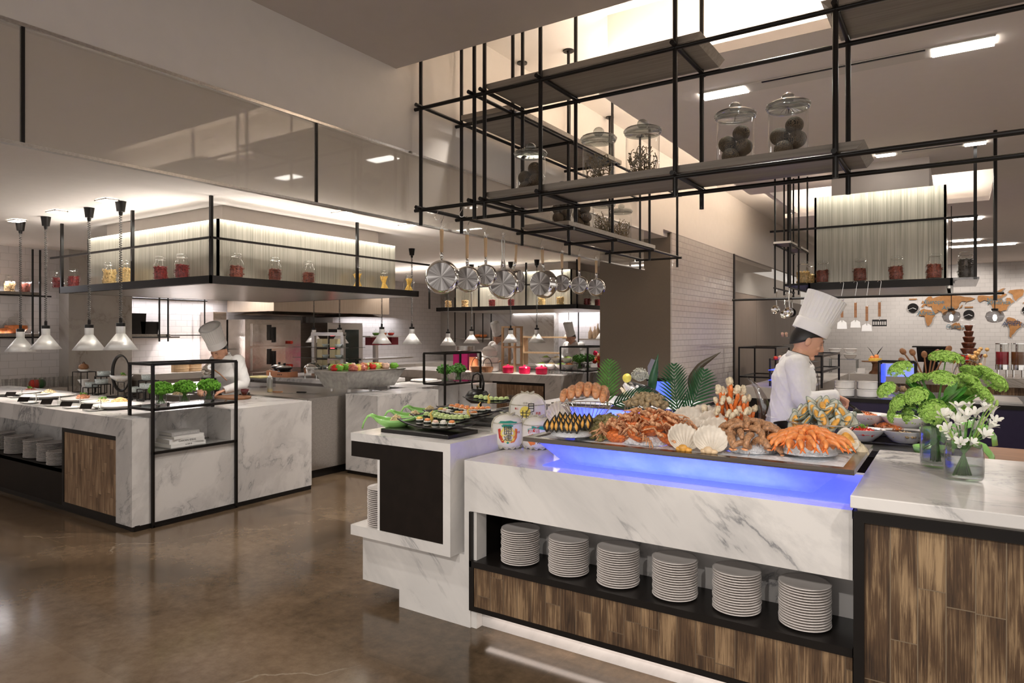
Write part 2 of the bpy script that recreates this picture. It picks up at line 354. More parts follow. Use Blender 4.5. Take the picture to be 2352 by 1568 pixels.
mb_ = N(t, 'ShaderNodeMath', operation='MULTIPLY_ADD'); mb_.inputs[1].default_value = .3; t.links.new(n2.outputs[0], mb_.inputs[0]); t.links.new(br.outputs[0], mb_.inputs[2]); t.links.new(mb_.outputs[0], ma.inputs[2])
r = ramp(t, ma.outputs[0], [(.36, (.060, .042, .024)), (.48, (.125, .084, .050)), (.62, (.215, .152, .097))])
vo = N(t, 'ShaderNodeTexVoronoi', feature='DISTANCE_TO_EDGE', Scale=.42)
dn = N(t, 'ShaderNodeTexNoise', Scale=2.5, Detail=5.0); t.links.new(tc.outputs['Object'], dn.inputs[0])
va = N(t, 'ShaderNodeVectorMath', operation='MULTIPLY_ADD'); va.inputs[1].default_value = (.45, .45, .45); t.links.new(dn.outputs[1], va.inputs[0]); t.links.new(tc.outputs['Object'], va.inputs[2]); t.links.new(va.outputs[0], vo.inputs[0])
vr = ramp(t, vo.outputs[0], [(0, (1,)*3), (.0035, (0,)*3)]); vm = ramp(t, n1.outputs[0], [(.52, (0,)*3), (.6, (.5,)*3)])
mv = N(t, 'ShaderNodeMath', operation='MULTIPLY'); t.links.new(vr.outputs[0], mv.inputs[0]); t.links.new(vm.outputs[0], mv.inputs[1])
mx = N(t, 'ShaderNodeMixRGB'); t.links.new(mv.outputs[0], mx.inputs[0]); t.links.new(r.outputs[0], mx.inputs[1]); mx.inputs[2].default_value = (.42, .36, .28, 1)
t.links.new(mx.outputs[0], b.inputs['Base Color']); b.inputs['Roughness'].default_value = .14; b.inputs['Coat Weight'].default_value = .0
struct('floor', MB().box(-12, 10, -3, 21, -.1, 0), fl)
# kitchen ceiling with its lit recess, low ceiling before the camera, ceiling over the hall, tray ceiling
c = MB().box(-12, XW-.06, -3, 5.9, 2.8, 2.95).box(-8.5, XW-.06, 5.9, 14, 2.8, 2.95).box(-12, -8.5, 7.6, 14, 2.8, 2.95).box(-12, -9.9, 5.9, 7.6, 2.8, 2.95).box(-9.9, -8.5, 5.9, 7.6, 3.05, 3.1)
struct('ceiling', c, M['paint'])
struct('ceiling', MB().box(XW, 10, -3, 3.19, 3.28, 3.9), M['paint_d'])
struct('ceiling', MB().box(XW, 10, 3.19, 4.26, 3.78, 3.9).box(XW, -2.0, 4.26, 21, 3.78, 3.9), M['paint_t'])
h = MB().box(-2.1, 10, 4.08, 8.5, 3.28, 3.34).box(.36, 10, 8.5, 10.5, 3.28, 3.34).box(-2.1, 10, 10.5, 21, 3.28, 3.34)
struct('ceiling', h, M['paint_h'])
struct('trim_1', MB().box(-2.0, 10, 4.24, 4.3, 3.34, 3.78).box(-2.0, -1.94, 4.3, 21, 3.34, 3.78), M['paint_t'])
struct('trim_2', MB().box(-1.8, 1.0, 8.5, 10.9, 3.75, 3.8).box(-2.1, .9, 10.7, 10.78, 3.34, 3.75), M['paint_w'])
# the bulkhead between kitchen and hall
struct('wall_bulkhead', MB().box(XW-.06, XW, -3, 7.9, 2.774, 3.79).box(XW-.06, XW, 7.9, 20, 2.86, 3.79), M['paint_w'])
struct('wall_left', MB().box(-11.1, -11, -3, 13.6, 0, 2.8), M['tile'])
struct('wall_back', MB().box(-11, -3.9, 13.5, 13.6, 0, 2.8), M['tile'])
p = MB().box(XW-.02, XW, 8.20, 11.0, 0, 2.86)
struct('wall_pillar', MB().box(-3.98, XW-.02, 8.2, 11.1, 0, 2.86), M['linen'])
struct('wall_pillar_tiles', p, M['tile_s'])
struct('wall_pillar_trim', MB().box(XW-.03, XW+.015, 11.0, 11.06, 0, 2.86), M['blackm'])
wp = MB()
for i in range(6):
    y = 11.1+i*1.5; wp.box(XW-.05, XW-.02, y, y+1.49, 0, 2.25)
struct('wall_hall_left', wp, M['panel'])
struct('window_1', MB().box(XW-.03, XW-.02, 11.1, 15, 2.26, 2.86).box(XW-.03, XW-.02, 15.01, 20, 2.26, 2.86), M['glass_p'])
struct('wall_map', MB().box(XW-.1, 12, 20, 20.1, 0, 3.28), M['tile_m'])
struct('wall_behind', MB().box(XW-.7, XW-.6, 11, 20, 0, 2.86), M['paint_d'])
# glass smoke curtain: three panes and a bottom rail
g = (-3, 0.29, 3.46, 7.04)
ys = [-3, at(53, 300, x=XW).y, at(728, 300, x=XW).y, 7.3]
for i in range(3):
    struct('window_%d' % (i+2), MB().prism([(ys[i]+.006, 2.325), (ys[i+1]-.006, 2.325), (ys[i+1]-.006, 2.774), (ys[i]+.006, 2.774)], .001, (XW-.005, 0, 0), (0, 1, 0), (0, 0, 1)), M['glass_p'])
struct('trim_3', MB().box(XW-.025, XW+.005, -3, 7.3, 2.312, 2.325), M['steel'])
struct('trim_4', MB().box(XW-.02, XW+.006, -3, 7.3, 2.768, 2.782), M['steel'])
for u in (53, 728):
    y = at(u, 300, x=XW).y; struct('trim_5', MB().box(XW-.014, XW+.002, y-.006, y+.006, 2.325, 2.77), M['black'])
# grey marble pilaster on the left wall, stone ledge along the wall
y0, y1 = at(158, 800, x=-10.7).y, at(303, 800, x=-10.7).y
struct('wall_pilaster', MB().box(-11, -10.7, y0, y1, 0, 2.8), M['marble_g'])
struct('wall_pilaster', MB().box(-8.75, -7.6, 13.3, 13.5, 0, 2.8).box(-11, -8.75, 13.42, 13.5, 0, 2.8), M['marble_g'])
struct('wall_pilaster', MB().box(-11, -10.9, 9.05, 9.75, 0, 2.8), M['marble_g'])
def quad_light(u0, v0, u1, v1, z, w=.1, along='x'):
    a = at(u0, v0, z=z); b = at(u1, v1, z=z)
    return (a, b)
# square downlights of the kitchen ceiling
for i, (u, v) in enumerate(((38, 507), (130, 486), (245, 460), (787, 488), (938, 517), (300, 540))):
    a = at(u, v, z=2.79)
    if i == 5: continue
    o = thing('ceiling_downlight', ['square downlight above the second glass globe of cords, left edge of the kitchen ceiling', 'square ceiling downlight between the two left cord caps', 'square ceiling downlight beside the rightmost cord cap', 'recessed round downlight just under the glass curtain by its seam', 'recessed downlight over the right end of the ribbed hood'][i], 'ceiling light', (a.x, a.y, 2.79))
    obj('frame', MB().box(-.10, .10, -.06, -.052, -.006, .006).box(-.10, .10, .052, .06, -.006, .006).box(-.10, -.092, -.06, .06, -.006, .006).box(.092, .10, -.06, .06, -.006, .006), M['paint'], o)
    obj('diffuser', MB().box(-.09, .09, -.05, .05, -.003, .004), M['lamp'], o)
# long slot lights of the hall ceiling
def slot(name, label, ua, va, ub, vb, wid, ends=.9, z=3.275):
    a = at(ua, va, z=z); b = at(ub, vb, z=z); L = abs(b.x-a.x); o = thing(name, label, 'ceiling light', (min(a.x, b.x), (a.y+b.y)/2, z))
    obj('trough', MB().box(0, L, 0, wid, -.004, .003), M['paint_w'], o)
    obj('black_track', MB().box(L*.25, L*.8, .0, .016, -.008, -.003), M['black'], o)
    for k in (0, 1):
        x0 = 0 if k == 0 else L*(1-.2*ends)
        obj('diffuser', MB().box(x0, x0+L*.2*ends, .012, wid-.012, -.009, -.003), M['lamp'], o)
    return o
slot('slot_light', 'long recessed slot light glowing at both ends, above the high oak shelf', 1605, 215, 2287, 80, .16)
slot('slot_light', 'short recessed slot light with one bright end, above the ribbed hood of the hall', 2010, 352, 2265, 325, .12, .9)
for k, (u0, u1, v) in enumerate(((2185, 2330, 566), (2190, 2256, 502), (2188, 2252, 552))):
    a = at(u0, v, z=3.275); b = at(u1, v-3, z=3.275)
    o = thing('strip_lamp', ['widest far strip lamp in the hall ceiling beside the hanging rod', 'far strip lamp in the hall ceiling, topmost of the short ones', 'short far strip lamp in the hall ceiling just above the widest one'][k], 'ceiling light', (a.x, a.y, 3.27))
    obj('diffuser', MB().box(0, b.x-a.x, 0, .22, -.004, .004), M['lamp'], o)
# ------------------------------------------------------------------ island on the left (dishes, books frame)
X1 = -5.5
def slabbox(*a): return MB().box(*a)
t = thing('buffet_island', 'pale marble buffet island with a wooden door and open plate shelf, left foreground', 'counter', (X1, 2.84, 0))
def L(mb, ox=X1, oy=2.84): return mb.xf(Matrix.Translation((-ox, -oy, 0)))
mtop = MB().box(-10.4, X1, 2.84, 3.0, .748, .9).box(-10.4, -5.86, 3.0, 3.79, .80, .9).box(-10.2, -5.753, 3.0, 3.79, .86, .9)
obj('worktop', L(MB().box(-10.4, X1, 2.84, 2.99, .748, .9).box(-10.4, -5.87, 2.99, 3.80, .78, .9)), M['marble_b'], t)
obj('corner_leg', L(MB().box(-5.753, X1, 2.84, 2.99, .04, .748)), M['marble_b'], t)
obj('end_panel', L(MB().box(-5.87, X1, 2.99, 3.72, .04, .61).box(-5.9, -5.87, 2.99, 3.72, .61, .78)), M['marble_b'], t)
obj('end_block', L(MB().box(-6.45, X1, 3.72, 4.64, .04, .9)), M['marble_b'], t)
obj('kick_plate', L(MB().box(-10.4, X1+.002, 2.86, 2.9, 0, .045).box(-5.56, X1+.004, 2.85, 4.63, 0, .04)), M['black'], t)
obj('shelf_box', L(MB().box(-10.4, -6.70, 2.845, 2.875, .05, .36).box(-10.4, -6.70, 2.845, 3.3, .34, .36)), M['blackm'], t)
obj('back_panel', L(MB().box(-10.4, -6.0, 3.3, 3.33, .05, .78)), M['marble_b'], t)
d = obj('door_frame', L(MB().box(-6.70, -6.665, 2.842, 2.87, .05, .748).box(-6.665, -5.753, 2.842, 2.87, .712, .748).box(-6.665, -5.753, 2.842, 2.87, .045, .085).box(-5.757, -5.753, 2.842, 2.87, .085, .712)), M['black'], t)
obj('door', L(MB().box(-6.665, -5.757, 2.848, 2.872, .085, .712)), M['wood_b'], t)
# display frame standing over the notch
def display_frame(name, label, org, wx, ly, zt, zm, zl, front=True, mir=1):
    o = thing(name, label, 'display rack', org)
    q = .011
    for x, y, z0 in ((0, 0, 0), (0, ly, 0), (-wx, 0, zl if zl else zm), (-wx, ly, zl if zl else zm)):
        obj('post', MB().box(x-q, x+q, y-q, y+q, z0, zt), M['black'], o)
    for z in [zt, zm]+([zl] if zl else []):
        obj('rail_ring', MB().box(-q, q, 0, ly, z-q, z+q).box(-wx-q, -wx+q, 0, ly, z-q, z+q).box(-wx, 0, -q, q, z-q, z+q).box(-wx, 0, ly-q, ly+q, z-q, z+q), M['black'], o)
    obj('floor_rail', MB().box(-q, q, 0, ly, 0, .018), M['black'], o)
    obj('smoked_shelf', MB().box(-wx+q, -q, q, ly-q, zm+.004, zm+.012), M['glass_g'], o)['label'] = 'upper dark glass shelf'
    if zl: obj('glass_shelf', MB().box(-wx+q, -q, q, ly-q, zl+.004, zl+.012), M['glass'], o)
    return o
display_frame('display_rack', 'black metal frame with glass shelves holding books at the left island end', (-5.488, 3.0, 0), .36, .765, 1.337, .966, .61)
# ------------------------------------------------------------------ second island behind, and the cooking line between
t = thing('marble_island', 'marble island with a corner rack right of the steel cooking line, behind the sushi', 'counter', (-5.30, 5.38, 0))
obj('end_block', MB().box(-.50, 0, 0, 1.04, .04, .9), M['marble_b'], t); obj('kick_plate', MB().box(-.48, -.01, .01, 2.2, 0, .04), M['black'], t)
obj('worktop', MB().box(-1.2, -.37, 1.04, 2.4, .8, .9), M['marble_b'], t); obj('corner_leg', MB().box(-.36, 0, 1.92, 2.3, .04, .9), M['marble_b'], t); obj('end_panel', MB().box(-.40, -.37, 1.04, 1.92, .04, .8), M['marble_b'], t); obj('low_panel', MB().box(-.36, 0, 1.04, 1.92, .04, .58), M['marble_b'], t)
display_frame('display_rack', 'slim black metal rack with two green posies, behind the kettle', (-5.285, 6.53, 0), .34, .75, 1.335, .95, None)
t = thing('cooking_line', 'stainless steel cooking line with a griddle top between the two marble islands', 'cooker', (-6.0, 4.9, 0))
obj('cooktop', MB().box(-3.3, .14, 0, 1.2, .84, .88), M['steel'], t)
obj('front_band', MB().box(-3.3, .13, -.012, 0, .775, .87), M['steel'], t)
obj('carcass', MB().box(-3.3, .13, .02, 1.2, .09, .84), M['steel'], t)
obj('kick_plate', MB().box(-3.3, .1, .08, 1.1, 0, .09), M['black'], t)
for i, x in enumerate((-.68, -.1)):
    pass
def knob(par, x, z, y=-.012):
    return obj('knob', MB().tube([(x, y, z), (x, y-.02, z)], .02, 12), M['chrome'], par)
for x in (-.98, -.42, -.1, -1.5): knob(t, x, .822)
pl = MB(); 
obj('rounded_panel', MB().grid(lambda a, b: (-1.6+a*1.72, -.015-.07*math.sin(b*PI)**.8, .77-.22*b), 4, 10), M['steel'], t, smooth=True)
for x in (-1.02, -.42): obj('cupboard_door', MB().box(x, x+.56, .0, .02, .12, .53), M['steel'], t)
for x in (-.85, -.25): obj('handle', MB().tube([(x, 0, .60), (x, -.1, .60), (x+.2, -.1, .60), (x+.2, 0, .60)], .009, 8), M['chrome'], t)
t = thing('pass_shelf', 'pale stone pass shelf behind the griddle, carrying the burners and glass racks', 'counter', (-6.1, 6.25, 0))
obj('worktop', MB().box(-2.7, -.5, 0, 1.0, .9, .95), M['marble_b'], t); obj('carcass', MB().box(-2.65, -.55, .05, .95, 0, .9), M['steel'], t)
# ------------------------------------------------------------------ third island, far
t = thing('salad_counter', 'far marble counter with a plank door, salads and red pots on top', 'counter', (-5.30, 9.5, 0))
obj('worktop', MB().box(-3.9, 0, 0, 1.1, .765, .9), M['marble_b'], t)
obj('corner_leg', MB().box(-.3, 0, 0, 1.1, 0, .765), M['marble_b'], t)
obj('carcass', MB().box(-3.9, -.4, .28, 1.1, 0, .765), M['marble_b'], t)
obj('door_frame', MB().box(-1.35, -.3, .01, .05, .05, .765), M['black'], t)
obj('door', MB().box(-1.31, -.33, -.002, .01, .08, .72), M['wood_b'], t)
obj('plate_shelf', MB().box(-3.9, -1.35, .02, .3, .33, .36), M['blackm'], t)
display_frame('display_rack', 'far black metal frame with posies at the right end of the salad counter', (-4.95, 9.75, 0), .5, 1.0, 1.36, .97, None)
t = thing('marble_counter', 'far marble counter return running behind the palm leaf', 'counter', (-4.9, 10.65, 0))
obj('worktop', MB().box(-1.0, 0, 0, 1.0, .8, .9), M['marble_b'], t); obj('carcass', MB().box(-.95, -.02, .0, .95, 0, .8), M['marble_b'], t)
# wall ledge along the left wall
t = thing('stone_ledge', 'grey stone ledge along the left tiled wall, glasses and peppers on it', 'counter', (-11, 2.0, 0))
a_ = at(155, 880, x=-10.5)
obj('worktop', MB().box(.005, .5, 0, a_.y-2.0, .68, .82), M['marble_g'], t); obj('carcass', MB().box(.005, .48, .05, a_.y-2.05, 0, .68), M['marble_g'], t)
t = thing('stone_ledge', 'grey stone ledge behind the left chef with bamboo steamers on it', 'counter', (-11, 5.56, 0))
obj('worktop', MB().box(.005, .62, 0, 1.65, .85, .95), M['marble_g'], t); obj('carcass', MB().box(.005, .6, .05, 1.6, 0, .85), M['marble_g'], t)
t = thing('stone_ledge', 'grey stone work ledge against the far kitchen wall, under the red rack', 'counter', (-11, 10.3, 0))
obj('worktop', MB().box(.005, .9, 0, 2.9, .80, .9), M['marble_g'], t); obj('carcass', MB().box(.005, .86, .05, 2.85, 0, .80), M['wood_b'], t)
# ------------------------------------------------------------------ seafood counter
XL, XR, YF = -2.236, -.335, 2.93
t = thing('seafood_counter', 'white marble seafood counter with an open black plate shelf over planks', 'counter', (XL, YF, 0))
def LS(mb): return mb.xf(Matrix.Translation((-XL, -YF, 0)))
obj('worktop', LS(MB().box(XL, XR-.002, YF, 3.74, .872, .905)), M['marble'], t)
obj('front_panel', LS(MB().box(XL, XR, YF, YF+.03, .632, .872)), M['marble'], t)
obj('end_pier', LS(MB().box(XL, XL+.04, YF, 3.74, 0, .632).box(XL+.04, -2.16, YF+.01, YF+.10, 0, .632)), M['marble'], t)
obj('back_panel', LS(MB().box(-2.195, XR, YF+.30, YF+.33, .36, .66).box(-2.195, XR, 3.70, 3.74, 0, .872)), M['marble_b'], t)
obj('shelf_box', LS(MB().box(-2.195, XR, YF-.012, YF+.30, .335, .368).box(-2.196, -2.18, YF-.012, YF+.3, .10, .632).box(-2.18, -1.98, YF+.28, YF+.30, .368, .64).box(-2.18, XR, YF-.012, YF+.3, .10, .125).box(-2.18, -2.165, YF-.012, YF, .125, .335)), M['black'], t)
obj('plank_front', LS(MB().box(-2.165, XR, YF-.006, YF+.015, .125, .335)), M['wood'], t)
obj('plinth', LS(MB().box(-2.195, XR, 2.99, 3.02, 0, .10)), M['marble_b'], t)
obj('blue_light_panel', LS(MB().box(-1.80, -.36, 3.03, 3.66, .905, .909)), emis('blue_led_panel', (.11, .14, 1.0), .7), t)['label'] = 'blue lit panel under the ice tray'
# ------------------------------------------------------------------ sushi counter
XA, XB, YS = -3.03, -2.27, 2.85
t = thing('sushi_counter', 'raised white marble sushi counter with a dark panel and plate niche at its end', 'counter', (XB, YS, 0))
def LU(mb): return mb.xf(Matrix.Translation((-XB, -YS, 0)))
obj('worktop', LU(MB().box(XA, XB, YS, 5.6, .952, 1.0)), M['marble'], t)
obj('side_frame', LU(MB().box(-2.32, XB, YS, 5.6, .45, .952)), M['marble'], t)
obj('lower_slab', LU(MB().box(XA, XB, YS, 4.4, .39, .45)), M['marble'], t)
obj('dark_panel', LU(MB().box(XA+.002, -2.32, YS+.004, YS+.03, .86, .952).box(-2.795, -2.32, YS+.004, YS+.03, .45, .86)), M['blackm'], t)
obj('niche_side', LU(MB().box(-2.815, -2.795, YS+.006, 3.4, .45, .86)), M['china'], t)
obj('box_top', LU(MB().box(XA+.004, -2.34, YS+.03, 5.5, .86, .95)), M['blackm'], t)
obj('niche_back', LU(MB().box(-2.795, -2.32, 3.4, 5.5, .45, .86)), M['marble_b'], t)
obj('base', LU(MB().box(-3.01, XL, 2.93, 5.5, .10, .39).box(-2.713, XL, 2.93, 5.5, 0, .10)), M['marble'], t)
# ------------------------------------------------------------------ corner block on the right
t = thing('corner_counter', 'plank-fronted counter with a thick white marble top, right foreground, vases on it', 'counter', (-.335, 2.85, 0))
obj('worktop', MB().box(0, 2.6, 0, 1.2, .933, .981), M['marble'], t, bevel=.004)
obj('frame', MB().box(.008, 2.6, .055, .075, .0, .022).box(.008, 2.6, .03, .075, .875, .915).box(.008, .045, .03, .075, 0, .875).box(.008, .03, .075, 1.15, 0, .915), M['black'], t)
obj('shadow_gap', MB().box(.02, 2.6, .05, 1.15, .915, .933), M['marble_g'], t)
obj('plank_front', MB().box(.045, 2.6, .045, .06, .022, .875), woodm('wide_reclaimed_wood', (.022, .012, .007), (.105, .058, .028), (.40, .27, .145), .088, .62, (.22, .165, .105)), t)
# ------------------------------------------------------------------ hanging pipe frame over the seafood
z1, z2 = 2.40, 3.065
yr = (3.365, 3.80, 4.60, 5.40, 6.255, 7.04)
A_, B_, C_ = -2.925, -2.50, -2.412
t = thing('hanging_pipe_rack', 'large black pipe rack hanging from the tray ceiling with oak shelves and hooks', 'hanging rack', (A_, yr[0], z1))
def rod(p, q, r=.0125): return obj('rod', LR(MB().tube([p, q], r, 10)), M['black'], t, smooth=False, autos=40)
def LR(mb): return mb.xf(Matrix.Translation((-A_, -yr[0], -z1)))
ov = .05
vx = [A_, B_+.01, C_, -2.013, -1.206, -.455]
for z in (z1, z2):
    rod((A_-ov, yr[0], z), (1.7, yr[0], z)); rod((A_-ov, yr[1], z-.002), (1.7, yr[1], z-.002))
    for y in yr[2:]: rod((A_-ov, y, z), (B_+ov, y, z))
    rod((A_, yr[0]-ov, z+.012), (A_, yr[-1]+ov, z+.012)); rod((B_, yr[0]-ov, z+.012), (B_, yr[-1]+ov, z+.012))
    for x in vx[2:]: rod((x, yr[0]-ov, z+.012), (x, yr[1]+ov, z+.012))
zt = 3.78
for x in vx:
    for y in yr[:2]:
        top = 3.77
        rod((x, y, z1-.10), (x, y, top))
for y in yr[2:]:
    for x in (A_, B_): rod((x, y, z1-.10), (x, y, 3.77))
for x, y in [(x, y) for x in (A_, B_) for y in yr[2:]]: obj('ceiling_flange', LR(MB().cyl(x, y, 3.768, 3.779, .042, 16)), M['black'], t)
# shelves of the rack
def rshelf(x0, x1, y0, y1, z): obj('oak_shelf', LR(MB().frus((x0+.012, x1-.012, y0+.0, y1-.0), (x0-.02, x1+.02, y0, y1), z+.026, z+.062)), M['shelf'], t)
rshelf(C_, -.36, yr[0]+.02, yr[1]+.015, z1); rshelf(C_, -1.10, yr[0]+.02, yr[1]+.015, z2); rshelf(-.50, 1.7, yr[0]+.02, yr[1]+.015, z2)
rshelf(A_+.01, B_-.0, yr[2]+.02, yr[4]+.9, z1) if 0 else None
obj('oak_shelf', LR(MB().box(A_+.02, B_+.02, yr[2]-.03, yr[4]+.10, z1+.026, z1+.06)), M['shelf'], t)
obj('oak_shelf', LR(MB().box(A_+.02, B_+.02, yr[1]-.03, yr[2]+.95, z2+.026, z2+.06)), M['shelf'], t)
# ------------------------------------------------------------------ hood racks with lit ribbed glass boxes
def hood(name, label, x0, x1, y0, y1, zb, zg, zc, inset, shaft=True, strip=True):
    """canopy tray x0..x1,y0..y1 at zb, glass box inset above it to zg, housing to the ceiling zc"""
    o = thing(name, label, 'extractor hood', (x1, y0, zb))
    T = lambda mb: mb.xf(Matrix.Translation((-x1, -y0, -zb)))
    i = inset
    g = MB()
    for a in range(1): g.box(x0+i, x1-i, y0+i, y0+i+.02, zb+.07, zg).box(x1-i-.02, x1-i, y0+i, y1-i, zb+.07, zg).box(x0+i, x0+i+.02, y0+i, y1-i, zb+.07, zg)
    obj('ribbed_glass_box', T(g), M['hood'], o)
    obj('rim', T(MB().box(x0, x1, y0, y0+.02, zb, zb+.07).box(x1-.02, x1, y0, y1, zb, zb+.07).box(x0, x1, y1-.02, y1, zb, zb+.07).box(x0, x0+.02, y0, y1, zb, zb+.07)), M['black'], o)
    obj('glass_ledge', T(MB().box(x0+.02, x1-.02, y0+.02, y1-.02, zb+.06, zb+.069)), M['black'] if 0 else M['steel'], o)
    obj('canopy', T(MB().frus((x0+.05, x1-.05, y0+.05, y1-.05), (x0+.45, x1-.45, y0+.45, y1-.45), zb-.0, zb+.05)), M['chrome'] if 0 else M['steel'], o)
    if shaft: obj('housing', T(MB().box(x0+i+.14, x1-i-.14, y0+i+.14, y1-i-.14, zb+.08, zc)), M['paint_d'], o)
    return o
# hood over the left cooking line
H1 = dict(x0=-8.27, x1=-5.44, y0=3.48, y1=6.22)
h1 = hood('extractor_hood', 'big extractor hood over the left kitchen with lit ribbed glass sides and jar shelf', -8.27, -5.44, 3.48, 6.22, 2.03, 2.64, 2.80, .20)
def hposts(o, pts, z0, z1, railz, x0, x1, y0, y1):
    for x, y in pts: obj('post', MB().box(x-.013, x+.013, y-.013, y+.013, z0, z1), M['black'], o)
    for z in railz:
        obj('rail', MB().box(x0-.2, x1+.0, y0-.01, y0+.01, z-.01, z+.01), M['black'], o); obj('rail', MB().box(x1-.01, x1+.01, y0-.0, y1+.2, z-.01, z+.01), M['black'], o)
hposts(h1, [(-.02, .02), (-1.33, .02), (-2.81, .02), (-.02, 1.75), (-2.1, .02)][:4], .05, .77, (.40,), -2.83, 0, .0, 2.74)
area((-6.85, 3.655, 2.66), (R(-12), 0, 0), 2.4, .03, 8, (1, .97, .86))
area((-5.615, 4.85, 2.66), (0, R(-12), 0), .03, 2.4, 8, (1, .97, .86))
h3 = hood('extractor_hood', 'far extractor hood above the salad counter with jars on its rim', -8.1, -5.13, 9.75, 11.8, 1.99, 2.66, 2.80, .25)
hposts(h3, [(-.02, .02), (-1.0, .02), (-2.0, .02), (-3.15, .02)], .05, .80, (.42,), -2.97, 0, 0, 1.9)
area((-6.6, 9.97, 2.67), (R(-12), 0, 0), 2.4, .03, 9, (1, .97, .86))
h2 = hood('extractor_hood', 'extractor hood of the hall with a tall lit ribbed glass front above the right chef', -1.25, -.02, 7.38, 9.3, 2.03, 2.97, 3.28, .05)
hposts(h2, [(-1.42, .02), (.17, .02)], .05, 1.27, (.62,), -1.40, .18, 0, .8)
obj('side_ledge', MB().box(-1.46, -1.23, 0, 1.2, .05, .07), M['black'], h2); obj('side_ledge', MB().box(0, .2, 0, 1.2, .05, .07), M['glass_g'], h2)
area((-.63, 7.36, 3.0), (R(-10), 0, 0), 1.2, .03, 6, (1, .97, .86))
# veneered housing with steel canopies along the left wall
t = thing('range_hood', 'long veneered housing with steel canopies over the ovens on the left wall', 'extractor hood', (-9.6, 7.3, 1.96))
obj('housing', MB().box(-1.3, 0, 0, 2.77, 0, .80), streak('light_veneer', (.33, .26, .20), (.40, .32, .25), (50, 50, 2), .5, bump=.03), t)
obj('canopy', MB().frus((-1.2, -.1, .05, 1.2), (-1.0, -.3, .2, 1.0), -.06, 0).frus((-1.2, -.1, 1.9, 2.7), (-1.0, -.3, 2.0, 2.6), -.06, 0), M['steel'], t)
# hanging rod rails of the hall hood
t = thing('hanging_rail', 'long black rail under the hall hood carrying the spatulas', 'hanging rail', (-1.6, 6.9, 2.0))
a_ = at(1880, 683, y=6.9); b_ = at(2286, 674, y=6.9); zz = (a_.z+b_.z)/2-2.0
obj('rod', MB().tube([(a_.x+1.6-.8, 0, zz), (b_.x+1.6+.06, 0, zz)], .011, 8), M['black'], t)
obj('post', MB().tube([(b_.x+1.6, 0, zz-.06), (b_.x+1.6, 0, 1.28)], .014, 8), M['black'], t)
def solo(name, mb, m, loc, label, cat, group=None, rz=0, **k):
    o = obj(name, mb, m, **k); o.location = loc; o.rotation_euler = (0, 0, rz) if not isinstance(rz, tuple) else rz
    return tag(o, label, cat, group)
def again(o, loc, rz=None, label=None, group=None, scale=None): return dup(o, loc, rz, label, group, scale)
# ------------------------------------------------------------------ heat lamps on coiled cords
def heat_lamp(loc, zc, label, group, power=22):
    t = thing('heat_lamp', label, 'heat lamp', loc, 0, group)
    obj('shade', MB().lathe([(.138, 0), (.142, .002), (.034, .155), (.034, .152), (.136, .004)], 32), M['alu'], t, smooth=True)
    nk = MB().lathe([(.036, .15), (.038, .155), (.038, .215), (.034, .218)], 16)
    obj('neck', nk, M['alu'], t, autos=40)
    obj('socket_cap', MB().lathe([(.036, .213), (.038, .215), (.038, .245), (.014, .25), (.014, .29), (.010, .295)], 16), M['black'], t, autos=40)
    H = zc-loc[2]; z0, z1 = .29, H-.11; n = int((z1-z0)/.021)
    pts = [(.011*math.cos(2*PI*i/7), .011*math.sin(2*PI*i/7), z0+(z1-z0)*i/(n*7)) for i in range(n*7+1)]
    obj('coiled_cord', MB().tube(pts, .0038, 5), M['cord'], t, smooth=True)
    obj('ceiling_cap', MB().lathe([(.012, H-.13), (.016, H-.12), (.018, H-.10), (.034, H-.095), (.046, H-.004), (.048, H)], 20), M['black'], t, autos=50)
    obj('bulb', MB().ball((0, 0, .05), (.035, .035, .05), 12, 8), emis('heat_bulb', (1, .72, .45), 9) if 'hb' not in M else M['hb'], t, smooth=True)
    if power:
        s = spot((loc[0], loc[1], loc[2]+.0), (loc[0], loc[1], 0), power, 105, .5, .04, (1, .90, .80))
    return t
M['cord'] = mat('braided_cord', (.10, .095, .09), .6)
M['hb'] = emis('heat_bulb', (1, .72, .45), 9)
lab = ['rightmost of the four heat lamps in front, over the noodle dish', 'heat lamp second from right in the front row, before the grey pilaster', 'heat lamp third from right in the front row, before the tiled wall', 'leftmost heat lamp at the left edge of the picture']
for i, (u, v, cu, cv) in enumerate(((272, 803, 275, 462), (202, 804, 203, 477), (105, 802, 107, 498), (46, 807, 49, 510))):
    c = at(cu, cv, z=2.8); heat_lamp((c.x, 3.2, at(u, v, y=3.2).z), 2.8, lab[i], 'heat lamps over the left island')
lab = ['heat lamp left of the glass snack rack, smallest shade of the middle row', 'heat lamp of the middle row in front of the oven display', 'heat lamp of the middle row left of the red rack', 'heat lamp of the middle row right of the red rack']
for i, (u, v, y) in enumerate(((721, 786, 7.9), (780, 788, 7.5), (877, 789, 7.3), (946, 790, 7.3))):
    c = at(u, v, y=y); heat_lamp(tuple(c), 2.8, lab[i], 'heat lamps over the middle counter', 26)
lab = ['far heat lamp left of the magenta machine', 'far heat lamp above the juice jar', 'far heat lamp beside the left far chef', 'far heat lamp between the two far chefs', 'far heat lamp just left of the far right chef', 'far heat lamp at the edge of the brown pillar']
for i, (u, v, y) in enumerate(((1029, 793, 9.5), (1083, 788, 9.6), (1173, 787, 9.6), (1233, 787, 9.55), (1306, 779, 12.6), (1384, 778, 12.6))):
    c = at(u, v, y=y); heat_lamp(tuple(c), 2.8, lab[i], 'far heat lamps over the salads', 26 if i < 4 else 0)
